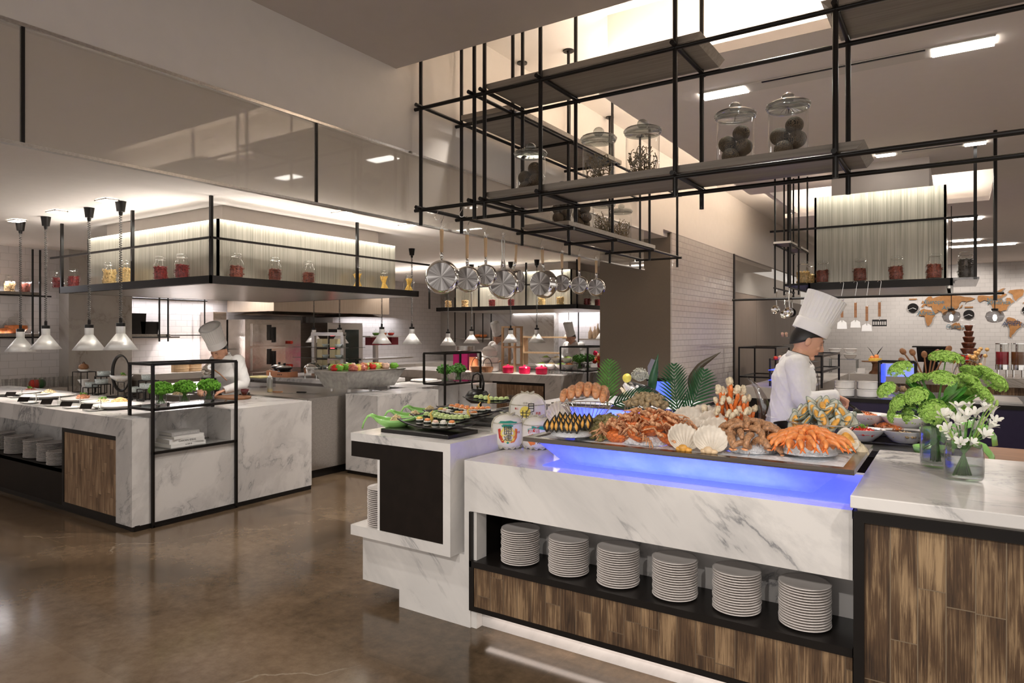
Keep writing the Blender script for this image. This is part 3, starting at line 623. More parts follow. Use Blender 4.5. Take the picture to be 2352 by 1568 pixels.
# ------------------------------------------------------------------ plates in stacks
PR = .104
pm = MB().lathe([(.0, .002), (.055, .0015), (.062, 0), (.066, .003), (.098, .0085), (PR, .0105), (PR, .0135), (.096, .0125), (.062, .0065), (0, .006)], 40)
plate0 = solo('stacked_plate', pm, M['plate'], (0, 0, 0), '', 'plate', smooth=True)
first = [True]
def stack(x, y, z, n, where, group, sc=1.0, pitch=.0112):
    for k in range(n):
        od = ('lowest', 'second', 'third', 'fourth', 'fifth', 'sixth', 'seventh', 'eighth', 'ninth', 'tenth', 'eleventh', 'twelfth', 'thirteenth', 'fourteenth', 'fifteenth', 'sixteenth', 'seventeenth', 'eighteenth', 'nineteenth')
        lb = ('topmost plate of ' if k == n-1 else 'lowest plate of ' if k == 0 else od[k]+' plate up in ')+where
        lc = (x+random.uniform(-.0018, .0018), y+random.uniform(-.0018, .0018), z+k*pitch*(1 if sc < 1.1 else 1.1))
        if first[0]: o = plate0; o.location = lc; o['label'] = lb; o['group'] = group; o.scale = (sc, sc, 1); first[0] = False
        else: again(plate0, lc, label=lb, group=group, scale=(sc, sc, 1.05 if sc > 1.1 else 1))
        if k < n-1: pass
us = (1195, 1306, 1420, 1550, 1692, 1848)
nm = ['leftmost', 'second', 'third', 'fourth', 'fifth', 'rightmost']
for i, u in enumerate(us):
    c = at(u, 1300, y=3.06)
    stack(c.x, c.y, .368, 16, 'the %s stack on the shelf under the seafood' % nm[i], 'plates under the seafood counter')
c = at(879, 1205, z=.45); stack(c.x, 2.965, .45, 20, 'the tall stack in the sushi counter niche', 'plates in the sushi niche')
for i, u in enumerate((143, 120, 88, 44, 4, -38)):
    c = at(u, 1040, y=3.03 if i else 2.99)
    stack(c.x, c.y, .36, (10, 14, 14, 14, 14, 14)[i], 'the %s stack from the door on the left island shelf' % ('first low', 'second', 'third', 'fourth', 'fifth', 'sixth')[i], 'plates under the left island', 1.22)
for i, (u, n) in enumerate(((1182, 12), (1140, 12))):
    c = at(u, 925, y=9.60); stack(c.x, c.y, .36, n, 'the far stack %s' % ('beside the plank door of the salad counter', 'behind the kettle under the salad counter')[i], 'plates under the salad counter', 1.3, .014)
# ------------------------------------------------------------------ jars
def shards(n, r, h, fn, seed=1):
    rr = random.Random(seed); mb = MB()
    for _ in range(n):
        a = rr.uniform(0, 2*PI); q = r*math.sqrt(rr.random()); z = rr.uniform(.008, h); fn(mb, rr, (q*math.cos(a), q*math.sin(a), z))
    return mb
def f_chili(mb, rr, p):
    d = Vector((rr.uniform(-1, 1), rr.uniform(-1, 1), rr.uniform(-.5, .5))).normalized()*rr.uniform(.012, .02); p = Vector(p)*.93
    mb.tube([p-d, p+Vector((0, 0, .002)), p+d], [.002, .0042, .0008], 5)
def f_chip(mb, rr, p):
    e = Euler((rr.uniform(0, 6), rr.uniform(0, 6), rr.uniform(0, 6))).to_matrix().to_4x4(); q = MB().box(-.011, .011, -.007, .007, -.0015, .0015); mb.add(q, Matrix.Translation(p) @ e)
M['chili'] = mat('dried_chili', (.20, .022, .022), .4, var=.6, scale=60)
M['berry'] = mat('dried_dates', (.15, .035, .018), .4, var=.6, scale=60)
M['pasta'] = mat('dried_pasta', (.62, .44, .20), .5, var=.35, scale=60)
M['spag'] = mat('spaghetti', (.80, .52, .12), .45, var=.2, scale=80)
M['shell'] = mat('mixed_shells', (.46, .30, .14), .5, var=.8, scale=45)
M['darkb'] = mat('dark_seeds', (.045, .035, .028), .4, var=.5, scale=60)
def fill(kind, r, h, seed):
    if kind == 'spag':
        mb = MB(); rr = random.Random(seed)
        for i in range(46):
            a = rr.uniform(0, 2*PI); q = r*.85*math.sqrt(rr.random()); b = a+1.5
            mb.tube([(q*math.cos(a), q*math.sin(a), .006), (q*.45*math.cos(a+.75), q*.45*math.sin(a+.75), h*.45), (q*math.cos(b), q*math.sin(b), h*rr.uniform(.9, 1))], .0022, 4)
        return mb
    core = MB().lathe([(0, .004), (r*.85, .006), (r*.88, h*.5), (r*.8, h*.9), (0, h*.96)], 14)
    sh = shards(210, r*.98, h, f_chip if kind in ('pasta', 'shell') else f_chili, seed)
    # keep most shards near the glass
    return core.add(sh)
jar0 = {}
def clip_jar(loc, kind, what, where, group, sc=1.0, knob=False, fh=.125):
    """rounded preserving jar with a wire-clip lid, .235 tall, or a straight one with a knob lid"""
    key = 'k' if knob else 'c'
    if key not in jar0:
        t = thing('storage_jar' if not knob else 'knob_lid_jar', '', 'jar', loc)
        if knob: pr = [(.0, .002), (.058, .002), (.064, .008), (.064, .17), (.060, .178), (.060, .182)]
        else: pr = [(0, .002), (.055, .002), (.066, .012), (.070, .04), (.070, .125), (.062, .155), (.045, .178), (.042, .186), (.042, .205)]
        obj('glass_body', MB().lathe(pr, 28), M['glass_j'], t, smooth=True)
        if knob:
            obj('lid', MB().lathe([(0, .196), (.066, .194), (.068, .188), (.066, .180), (.058, .180)], 24), M['glass_j'], t, smooth=True); obj('knob', MB().ball((0, 0, .212), .017, 12, 8), M['glass_j'], t, smooth=True)
        else:
            obj('lid', MB().lathe([(.046, .205), (.048, .209), (.048, .222), (.040, .232), (0, .234)], 24), M['glass_j'], t, smooth=True)
            obj('wire_clip', MB().tube([(.047*math.cos(a), .047*math.sin(a), .201) for a in [i*2*PI/20 for i in range(21)]], .0018, 5).tube([(.046, 0, .20), (.056, 0, .205), (.056, 0, .222), (.046, 0, .222)], .0018, 5).tube([(-.046, .01, .20), (-.058, .01, .20), (-.058, .01, .175)], .0018, 5), M['chrome'], t)
        jar0[key] = t; t.scale = (sc,)*3
    else: t = again(jar0[key], loc, scale=sc)
    t['label'] = '%s of %s %s' % ('knob-lid jar' if knob else 'clip-top jar', what, where); t['group'] = group
    f = solo('jar_filling', fill(kind, (.060 if knob else .066)*sc, fh*sc, len(bpy.data.objects)), M[kind], tuple(Vector(loc)+Vector((0, 0, .004))), '%s in the jar %s' % (what, where), 'dried food', 'dried food in the jars')
    f['kind'] = 'stuff'
    return t
G = 'jars on the left hood rim'
zl = 2.03+.069
for u, k, wh, wr in ((133, 'chili', 'dark red chilies', 'leftmost on the left hood rim'), (169, 'chili', 'dark red chilies', 'second from left on the left hood rim'), (251, 'pasta', 'tan pasta', 'left of the front cord on the left hood rim'),
                     (289, 'pasta', 'tan pasta', 'behind the front cord on the left hood rim'), (369, 'chili', 'red chilies', 'left of the pair near the hood corner post'), (418, 'chili', 'red chilies', 'right of the pair near the hood corner post')):
    c = at(u, 640, y=3.57); clip_jar((c.x, c.y, zl), k, wh, wr, G, .98 if u > 200 else .88, fh=.142 if k == 'chili' else .15)
for u, k, wh, wr in ((543, 'berry', 'dried dates', 'first right of the left hood corner'), (631, 'berry', 'dried dates', 'second right of the left hood corner'), (709, 'berry', 'dried dates', 'third right of the left hood corner, before the long post'),
                     (821, 'spag', 'spaghetti', 'first after the long post on the left hood'), (882, 'spag', 'spaghetti', 'middle of the three spaghetti jars'), (939, 'spag', 'spaghetti', 'last at the right end of the left hood')):
    c = at(u, 640, x=-5.53); clip_jar((c.x, c.y, zl), k, wh, wr, G, .98 if k == 'berry' else .92, fh=.12 if k == 'berry' else .165)
G = 'jars on the far hood rim'
for i, (u, k, wh) in enumerate(((1030, 'shell', 'brown shells'), (1068, 'shell', 'brown shells'), (1130, 'chili', 'red chilies'), (1174, 'chili', 'red chilies'), (1244, 'pasta', 'yellow pasta'), (1287, 'pasta', 'yellow pasta'))):
    c = at(u, 700, y=9.87); clip_jar((c.x, c.y, 1.99+.069), k, wh, '%s on the far hood rim below the pans' % ('first', 'second', 'third', 'fourth', 'fifth', 'sixth')[i], G, 1.05, True, .12)
for i, u in enumerate((1349, 1373)):
    c = at(u, 700, x=-5.22); clip_jar((c.x, c.y, 1.99+.069), 'chili', 'purple chilies', ('seventh on the far hood rim, round its corner', 'last on the far hood rim beside the brown pillar')[i], G, 1.0, True, .12)
G = 'jars on the hall hood rim'
for u, y, k, wh, wr, s in ((1845, 7.46, 'spag', 'yellow pasta', 'at the left ledge of the hall hood', 1.0), (1864, 7.8, 'spag', 'yellow pasta', 'behind the other yellow one of the hall hood', 1.0), (1889, 7.43, 'berry', 'dried dates', 'first on the hall hood front', .95), (1975, 7.43, 'berry', 'dried dates', 'second on the hall hood front', .98),
                          (2058, 7.43, 'berry', 'dried dates', 'third on the hall hood front', 1.0), (2146, 7.43, 'berry', 'dried dates', 'fourth on the hall hood front, above the corner', 1.02), (2219, 7.5, 'darkb', 'dark seeds', 'at the right glass ledge of the hall hood', 1.05)):
    c = at(u, 640, y=y); clip_jar((c.x, c.y, 2.03+.069), 'pasta' if k == 'spag' else k, wh, wr, G, s, fh=.12 if k == 'spag' else .14 if k != 'darkb' else .18)
# big jars in the pipe rack
def rack_jar(loc, label, group):
    if 'r' not in jar0:
        t = thing('display_jar', label, 'jar', loc, 0, group)
        obj('glass_body', MB().lathe([(0, .004), (.088, .004), (.094, .010), (.094, .245), (.090, .262)], 40), M['glass_j'], t, smooth=True)
        obj('rim', MB().tube([(.097*math.cos(a), .097*math.sin(a), .262) for a in [i*2*PI/32 for i in range(33)]], .0055, 8, False), M['glass_r'], t, smooth=True)
        l = obj('lid', MB().lathe([(.106, .270), (.108, .277), (.100, .288), (.05, .298), (0, .30)], 36), M['glass_r'], t, smooth=True)
        obj('knob', MB().ball((0, 0, .318), (.032, .032, .027), 18, 12), M['glass_r'], l, smooth=True)
        jar0['r'] = t
    else: t = again(jar0['r'], loc, label=label, group=group)
    return t
M['glass_r'] = glassm('thick_jar_glass', (.72, .74, .73), .14, .03, .9)
zs = z1+.062; G = 'jars on the pipe rack shelves'
bm_, t, b = nmat('seed_ball'); tc = N(t, 'ShaderNodeTexCoord'); wv = N(t, 'ShaderNodeTexWave', Scale=3.2, Distortion=9.0, Detail=4.0); wv.inputs['Detail Scale'].default_value = 1.6
mp = N(t, 'ShaderNodeMapping'); mp.inputs['Scale'].default_value = (30, 30, 8); t.links.new(tc.outputs['Object'], mp.inputs[0]); t.links.new(mp.outputs[0], wv.inputs[0])
r = ramp(t, wv.outputs[0], [(.1, (.030, .020, .014)), (.6, (.13, .09, .055)), (1, (.30, .21, .12))]); t.links.new(r.outputs[0], b.inputs[0]); b.inputs['Roughness'].default_value = .6
bp = N(t, 'ShaderNodeBump', Strength=.8, Distance=.004); t.links.new(wv.outputs[0], bp.inputs['Height']); t.links.new(bp.outputs[0], b.inputs['Normal']); M['seed'] = bm_
ball0 = [None]
def balls(loc, where, lay):
    for i, (x, y, z, r_) in enumerate(lay):
        p = (loc[0]+x, loc[1]+y, loc[2]+z); lb = 'seed ball, %s, in the jar %s' % (('topmost', 'left', 'right', 'low front', 'low back')[i], where)
        if ball0[0] is None: ball0[0] = solo('seed_ball', MB().ball((0, 0, 0), (.045, .045, .043), 20, 14), M['seed'], p, lb, 'seed ball', 'seed balls in the rack jars', smooth=True); o = ball0[0]; o.scale = (r_/.045,)*3
        else: o = again(ball0[0], p, label=lb, scale=r_/.045)
        o.rotation_euler = (random.uniform(-.7, .7), random.uniform(-.7, .7), random.uniform(0, 6))
L4 = [(.03, 0, .175, .044), (-.042, .0, .128, .046), (.045, -.01, .10, .045), (-.015, -.035, .052, .046), (.005, .045, .052, .044)]
def twigs(loc, where, seed):
    rr = random.Random(seed); mb = MB()
    for i in range(30):
        a = rr.uniform(0, 2*PI); q = rr.uniform(.01, .075); p = Vector((q*math.cos(a), q*math.sin(a), .008)); pts = [p]
        d = Vector((rr.uniform(-.4, .4), rr.uniform(-.4, .4), 1))
        for k in range(7):
            d += Vector((rr.uniform(-.6, .6), rr.uniform(-.6, .6), 0)); d.normalize(); p = p+d*rr.uniform(.02, .034)
            if math.hypot(p.x, p.y) > .08: p.x *= .8; p.y *= .8
            if p.z > .225: break
            pts.append(p.copy())
            e = Vector((rr.uniform(-1, 1), rr.uniform(-1, 1), rr.uniform(-.2, .8))).normalized()*.018
            if math.hypot(p.x+e.x, p.y+e.y) < .084: mb.tube([p, p+e], [.0018, .0035], 4)
        mb.tube(pts, .0022, 4)
    o = solo('dried_twigs', mb, M['twig'], loc, 'dried twigs filling the jar '+where, 'twigs', 'dried twigs in the rack jars'); o['kind'] = 'stuff'
M['twig'] = mat('dried_twig', (.20, .145, .075), .7, var=.5, scale=60)
M['twig_g'] = mat('golden_twig', (.38, .27, .12), .7, var=.5, scale=60)
for u, kind, wh in ((1219, 'b', 'leftmost on the lower oak shelf'), (1375, 't', 'second from left on the lower oak shelf'), (1476, 't', 'in the middle of the lower oak shelf'), (1689, 'b', 'right of the thick pipe, lower shelf'), (1810, 'b', 'rightmost on the lower oak shelf')):
    c = at(u, 330, y=3.60 if u > 1240 else 3.66); p = (c.x, c.y, zs); rack_jar(p, 'big glass jar of %s %s' % ('seed balls' if kind == 'b' else 'twigs', wh), G)
    balls(p, wh, L4) if kind == 'b' else twigs(p, wh, u)
for u, kind, wh in ((1291, 'b', 'first on the rear oak shelf'), (1337, 'b', 'second on the rear oak shelf'), (1386, 't', 'third on the rear oak shelf'), (1427, 't', 'last on the rear oak shelf')):
    c = at(u, 520, x=-2.62); p = (c.x, c.y, zs-.002); rack_jar(p, 'big glass jar of %s %s' % ('seed balls' if kind == 'b' else 'twigs', wh), G)
    balls(p, wh, L4) if kind == 'b' else twigs(p, wh, u)
# ------------------------------------------------------------------ pans on the rail
def hook(top, h=.09, label='', grp='steel hooks on the pipe rack', rz=0):
    pts = []
    for i in range(9): a = PI*i/8; pts.append((-.014*math.cos(a)-.0, 0, -.014+.014*math.sin(a)+.014))
    pts += [(.010, 0, -.03), (-.008, 0, -h+.03)]
    for i in range(1, 9): a = PI*i/8; pts.append((-.008+.0+.012*(1-math.cos(a)), 0, -h+.014-.014*math.sin(a)))
    return solo('s_hook', MB().tube(pts, .0018, 6), M['chrome'], top, label, 'hook', grp, rz)
M['pandisc'] = M['pan']
pd, t, b = nmat('radial_brushed_disc'); tc = N(t, 'ShaderNodeTexCoord'); sp = N(t, 'ShaderNodeSeparateXYZ'); t.links.new(tc.outputs['Object'], sp.inputs[0])
an = N(t, 'ShaderNodeMath', operation='ARCTAN2'); t.links.new(sp.outputs[0], an.inputs[0]); t.links.new(sp.outputs[2], an.inputs[1]); nn = N(t, 'ShaderNodeTexNoise', Scale=2.2, Detail=3.0, noise_dimensions='1D'); t.links.new(an.outputs[0], nn.inputs['W'])
r = ramp(t, nn.outputs[0], [(.35, (.16, .145, .14)), (.55, (.42, .40, .39)), (.68, (.85, .83, .82))]); t.links.new(r.outputs[0], b.inputs[0]); b.inputs['Metallic'].default_value = .9; b.inputs['Roughness'].default_value = .36
def pan(loc, rpan, hlen, label, yaw, tilt=0, dep=.045, wood=True, black=False):
    t = thing('frying_pan' if dep < .07 else 'saucepan', label, 'pan', loc, yaw, 'pans on the hanging rail'); t.rotation_euler = (0, 0, yaw)
    X = Matrix.Rotation(R(90), 4, 'X')
    bm = MB().lathe([(rpan*.80, 0), (rpan*.86, .004), (rpan*.98, dep*.7), (rpan*1.0, dep), (rpan*.985, dep), (rpan*.83, .008), (0, .006)], 44); bm.xf(X)   # axis along -Y: base faces the viewer
    bm.xf(Matrix.Rotation(PI, 4, 'Z'))
    for i, v_ in enumerate(bm.v): bm.v[i] = (v_[0], v_[1], v_[2])
    body = obj('pan_body', bm, M['chrome'], t, smooth=True)
    dk = MB().lathe([(0, -.0005), (rpan*.80, -.0005), (rpan*.81, .001)], 44).xf(X).xf(Matrix.Rotation(PI, 4, 'Z')); obj('brushed_base', dk, pd, t)
    zr = rpan*.97
    obj('ferrule', MB().tube([(0, dep*.8, zr), (0, dep*.6, zr+.03), (0, dep*.5, zr+.055)], [.010, .011, .011], 10), M['chrome'], t, smooth=True)
    h0 = zr+.05
    if wood: obj('wooden_handle', MB().tube([(0, dep*.5, h0), (0, dep*.5, h0+.03), (0, dep*.45, h0+hlen*.55), (0, dep*.45, h0+hlen-.01), (0, dep*.45, h0+hlen)], [.0105, .0125, .0125, .015, .012], 12, flat=.75), M['wooden'], t, smooth=True)
    else: obj('steel_handle', MB().tube([(-.018, dep*.6, zr), (-.006, dep*.5, h0+.04), (-.011, dep*.5, h0+hlen-.03), (0, dep*.5, h0+hlen), (.011, dep*.5, h0+hlen-.03), (.006, dep*.5, h0+.04), (.018, dep*.6, zr)], .0045, 8), M['steel'], t, smooth=True)
    obj('hanging_loop', MB().tube([(.011*math.cos(a), dep*.45, h0+hlen+.012+.014*math.sin(a)) for a in [i*2*PI/16 for i in range(17)]], .0016, 6), M['chrome'], t)
    return h0+hlen+.024
nmz = ['large frying pan nearest the camera, first on the hanging rail', 'frying pan second on the hanging rail', 'smaller pan third on the hanging rail', 'wide pan with an all-steel handle, fourth on the hanging rail', 'deep pan seen edge-on, fifth on the hanging rail', 'deep saucepan turned sideways, sixth on the hanging rail', 'small pan with purple glint, seventh on the rail', 'small pan with purple glint, eighth on the rail', 'small pan with purple glint, last on the rail by the pillar']
for i, (u, v, rp, vt) in enumerate(((1013.5, 635, 40, 524), (1072, 640, 31, 537), (1114.5, 631, 26, 544), (1154.7, 651, 36, 540), (1196, 645, 30, 560), (1240, 651, 33, 571), (1290, 650, 21, 581), (1329.5, 654, 21, 589), (1368.8, 659, 21, 597))):
    c = at(u, v, x=A_-.0); d = (Vector((c.x, c.y, 0))).length; dd = -_s*c.x+_c*c.y; rw = rp*dd/FPX; top = at(u, vt, x=A_)
    yaw = math.atan2(-c.x, c.y)+(1.15 if i == 4 else -.55 if i == 5 else -.12)
    hl = max(.08, (top.z-c.z)-rw-.05); dep = .09 if i in (4, 5) else .05 if i < 3 else .055
    tp = pan(tuple(c), rw, hl, nmz[i], yaw, dep=dep, wood=i != 3)
    ht = z1+.014+.006; hook((c.x-.004, c.y+dep*.3, ht), ht-(c.z+tp)+.012, 'steel hook carrying the pan %s on the rail' % ('first', 'second', 'third', 'fourth', 'fifth', 'sixth', 'seventh', 'eighth', 'ninth')[i], rz=R(33))
solo('s_hook', MB().tube([(.012*math.cos(a), 0, .012*math.sin(a)) for a in [i*PI/8 for i in range(9)]][::-1]+[(.010, 0, -.03), (-.008, 0, -.06)]+[(-.008+.014*(1-math.cos(a)), 0, -.066-.014*math.sin(a)) for a in [i*PI/8 for i in range(1, 9)]], .0018, 6), M['chrome'], (at(1002, 480, y=3.365).x, 3.365, z1+.004), 'empty steel hook on the front rail left of the corner pipes', 'hook', 'steel hooks on the pipe rack', R(33))
solo('s_hook', MB().tube([(.012*math.cos(a), 0, .012*math.sin(a)) for a in [i*PI/8 for i in range(9)]][::-1]+[(.010, 0, -.03), (-.008, 0, -.06)]+[(-.008+.014*(1-math.cos(a)), 0, -.066-.014*math.sin(a)) for a in [i*PI/8 for i in range(1, 9)]], .0018, 6), M['chrome'], (at(1058, 470, y=3.365).x, 3.365, z1+.004), 'empty steel hook on the front rail beside the second pipe', 'hook', 'steel hooks on the pipe rack', R(33))
# small pans and spatulas of the hall hood
tp0 = None
for i, (u, v, r_, y, dk) in enumerate(((1784, 711, 9, 6.93, 0), (1797, 714, 10, 7.02, 0), (1804, 722, 8, 7.15, 0), (1810, 716, 10, 7.28, 0), (1820, 718, 10, 7.42, 1))):
    xr_ = at(1780, 665, y=6.9).x+(.14 if i % 2 else 0); c = at(u, v, x=xr_); c.y = min(max(c.y, 6.87), 7.8); dd = -_s*c.x+_c*c.y
    t = thing('frying_pan', 'small %s pan, %s of the hanging bunch left of the right chef' % ('dark' if dk else 'steel', ('first', 'second', 'third', 'fourth', 'last')[i]), 'pan', tuple(c), R(-15), 'small pans hanging in the hall')
    rw = r_*dd/FPX*1.1; X = Matrix.Rotation(R(90), 4, 'X')
    obj('pan_body', MB().lathe([(0, 0), (rw*.85, 0), (rw, .03), (rw*.98, .03), (rw*.8, .006), (0, .005)], 24).xf(X), M['black'] if dk else M['chrome'], t, smooth=True)
    obj('steel_handle', MB().tube([(0, 0, rw*.9), (0, -.01, rw+.06), (0, 0, 2.0-c.z), (0, .0, 2.03-c.z)], .006, 6), M['chrome'], t)
for i, (u, vt, vb, y, hd) in enumerate(((1934, 690, 755, 6.9, 'flat'), (1965, 695, 752, 6.9, 'shell'), (1991, 703, 760, 6.9, 'flat'), (2020, 694, 749, 6.9, 'fork'))):
    c = at(u, vb, y=y); tz = at(u, vt, y=y).z; dd = -_s*c.x+_c*c.y; k = dd/FPX; H = tz-c.z
    t = thing('spatula', ['wooden-handled steel spatula beside the hat of the right chef', 'wooden-handled spatula with a fanned slotted blade', 'wooden-handled spatula with a plain square blade, third on the rail', 'wooden-handled dark slotted turner, last on the rail'][i], 'spatula', tuple(c), 0, 'spatulas on the hall rail')
    obj('handle', MB().box(-.011, .011, -.005, .005, H*.40, H), M['walnut'], t, bevel=.003)
    obj('shaft', MB().tube([(0, 0, H*.25), (0, 0, H*.45)], .005, 6), M['steel'], t)
    wd = .042 if hd != 'fork' else .058
    if hd == 'fork':
        bl = MB().box(-wd, wd, -.002, .002, H*.20, H*.28).box(-wd, wd, -.002, .002, 0, .012)
        for q in range(7): x = -wd+.004+q*(2*wd-.008)/6; bl.box(x-.003, x+.003, -.002, .002, .012, H*.20)
    else:
        bl = MB().prism([(-wd, 0), (wd, 0), (wd*.9, H*.22), (.01, H*.30), (-.01, H*.30), (-wd*.9, H*.22)], .003, (0, .0015, 0), (1, 0, 0), (0, 0, 1))
    obj('blade', bl, M['black'] if hd == 'fork' else M['alu'], t)
    hook((c.x, y, 2.055+.0), max(.04, 2.055-tz), 'small hook carrying the %s spatula' % ('first', 'second', 'third', 'fourth')[i], 'hooks on the hall rail')
# ------------------------------------------------------------------ books on the rack shelf
TXT = []
def text(par, body, size, loc, rot, m, ext=.0004, name='lettering'):
    cu = bpy.data.curves.new(name, 'FONT'); cu.body = body; cu.size = size; cu.extrude = ext; cu.align_x = 'CENTER'; cu.align_y = 'CENTER'; cu.materials.append(m)
    o = bpy.data.objects.new(name, cu); C.objects.link(o); bpy.context.view_layer.update()
    me = bpy.data.meshes.new_from_object(o.evaluated_get(bpy.context.evaluated_depsgraph_get())); bpy.data.objects.remove(o); bpy.data.curves.remove(cu)
    o = bpy.data.objects.new(name, me); C.objects.link(o); o.location = loc; o.rotation_euler = rot
    if par: o.parent = par
    return o
M['ink'] = mat('dark_print', (.03, .03, .03), .6)
M['ink_w'] = mat('light_print', (.6, .6, .6), .6)
M['paper'] = mat('page_edges', (.70, .68, .63), .8, var=.05, scale=200)
M['cover_w'] = mat('white_cover', (.72, .71, .69), .35, var=.02)
M['cover_g'] = mat('grey_cover', (.36, .35, .34), .4, var=.02)
def book(loc, w, l, h, rz, label, m, title=None, tm=None):
    o = thing('book', label, 'book', loc, rz, 'books on the glass shelf')
    obj('cover', MB().box(-w/2, w/2, -l/2, l/2, 0, .003).box(-w/2, w/2, -l/2, l/2, h-.003, h).box(w/2-.003, w/2, -l/2, l/2, .003, h-.003), m, o)
    obj('pages', MB().box(-w/2+.004, w/2-.003, -l/2+.004, l/2-.004, .003, h-.003), M['paper'], o)
    if title: text(o, title, h*.62, (w/2+.0008, 0, h*.5), (R(90), 0, R(90)), tm)
    return o
zb = .61+.012
book((-5.655, 3.33, zb), .24, .33, .030, R(4), 'thick white book, lowest of the pile on the glass shelf', M['cover_w'], 'A DIY B', M['ink'])
book((-5.66, 3.335, zb+.031), .24, .31, .036, R(-3), 'white book with GARDEN IDEAS on its spine, middle of the pile', M['cover_w'], 'GARDEN IDEAS', M['ink'])
book((-5.66, 3.34, zb+.068), .23, .29, .022, R(5), 'thin white book under the grey one on the glass shelf', M['cover_w'])
book((-5.665, 3.33, zb+.092), .19, .26, .030, R(2), 'grey book on top of the pile on the glass shelf', M['cover_g'], 'GARDEN DESIGN REVIEW', M['ink_w'])
# ------------------------------------------------------------------ green posies in glasses
M['moss'] = mat('moss_green', (.16, .42, .035), .7, var=.5, scale=90)
M['moss_d'] = mat('dark_moss_green', (.06, .20, .02), .7, var=.5, scale=60)
M['stem'] = mat('green_stem', (.10, .26, .04), .5, var=.3, scale=30)
def fluff(r, seed, n=420, fx=1.1, fz=.72, s=.010):
    rr = random.Random(seed); mb = MB()
    mb.ball((0, 0, 0), (r*.8*fx, r*.8*fx, r*.8*fz), 16, 10, .06)
    for _ in range(n):
        a = rr.uniform(0, 2*PI); z = rr.uniform(-.5, 1); q = math.sqrt(max(0, 1-z*z)); k = rr.uniform(.84, 1.08)
        p = Vector((r*fx*q*math.cos(a)*k, r*fx*q*math.sin(a)*k, r*fz*z*k)); e = s*rr.uniform(.7, 1.2)
        mb.ball(p, (e, e, e), 4, 3)
    return mb
def posy(loc, label, group, sc=1.0, seed=1, n=420, dark=False):
    t = thing('posy_vase', label, 'flower vase', loc, 0, group); t.scale = (sc,)*3
    obj('glass', MB().lathe([(0, .006), (.040, .006), (.043, .01), (.043, .088), (.0405, .088), (.040, .012), (0, .012)], 24), M['glass_j'], t, smooth=True)
    obj('water', MB().lathe([(0, .012), (.039, .013), (.039, .045), (0, .0455)], 20), M['water'], t, smooth=True)
    st = MB(); rr = random.Random(seed)
    for i in range(12): a = i*2*PI/12; st.tube([(.028*math.cos(a), .028*math.sin(a), .016), (.010*math.cos(a+1), .010*math.sin(a+1), .075), (.04*math.cos(a+2), .04*math.sin(a+2), .125)], .0024, 5)
    obj('stems', st, M['stem'], t)
    f = fluff(.082, seed, n).xf(Matrix.Translation((0, 0, .135))); obj('green_head', f, M['moss_d'] if dark else M['moss'], t)
    return t
M['water'] = glassm('water', (.90, .93, .92), .05)
for i, (u, nmx) in enumerate(((370, 'left'), (424, 'middle'), (480, 'right'))):
    c = at(u, 920, x=-5.67); posy((-5.67, c.y, .979), 'bright green posy in a glass, %s one on the dark shelf of the left rack' % nmx, 'posies on the left rack', 1.0, i+3)
for i, (u, v) in enumerate(((1023, 875), (1052, 873))):
    c = at(u, v, x=-5.45); posy((-5.45, c.y, .963), ('left', 'right')[i]+' of the two dark green posies in the rack behind the kettle', 'posies behind the kettle', 1.15, i+8, 160, True)
for i, (u, v) in enumerate(((1330, 850), (1345, 850))):
    c = at(u, v, x=-5.2); posy((-5.2, 9.95+i*.3, .983), ('left', 'right')[i]+' of the two far dark green posies at the salad counter end', 'posies on the far rack', 1.3, i+11, 110, True)
# ------------------------------------------------------------------ dishes on the left island
Z = .9
def platter(u, v, r, label, food=None, fc=None, fx=1.0, fsz=.06, z=Z, group='wide white platters on the left island', rz=0):
    c = at(u, v, z=z); t = thing('platter', label, 'platter', (c.x, c.y, z), rz, group)
    obj('dish', MB().lathe([(0, .006), (r*.55, .002), (r*.6, .0), (r*.72, .004), (r*.97, .030), (r, .034), (r*.98, .037), (r*.72, .014), (r*.5, .010), (0, .010)], 48, fx=fx), M['china'], t, smooth=True)
    return c
M['noodle'] = mat('noodles', (.72, .47, .22), .5, var=.25, scale=120, bump=.5)
M['ham'] = mat('cured_ham', (.55, .17, .12), .45, var=.5, scale=50)
M['shrimp'] = mat('cooked_shrimp', (.82, .36, .20), .4, var=.35, scale=50)
M['leaf'] = mat('salad_leaf', (.16, .38, .05), .5, var=.5, scale=50)
M['cream_f'] = mat('mixed_salad', (.66, .52, .30), .5, var=.45, scale=60)
M['red'] = mat('tomato_red', (.62, .035, .02), .25, var=.15)
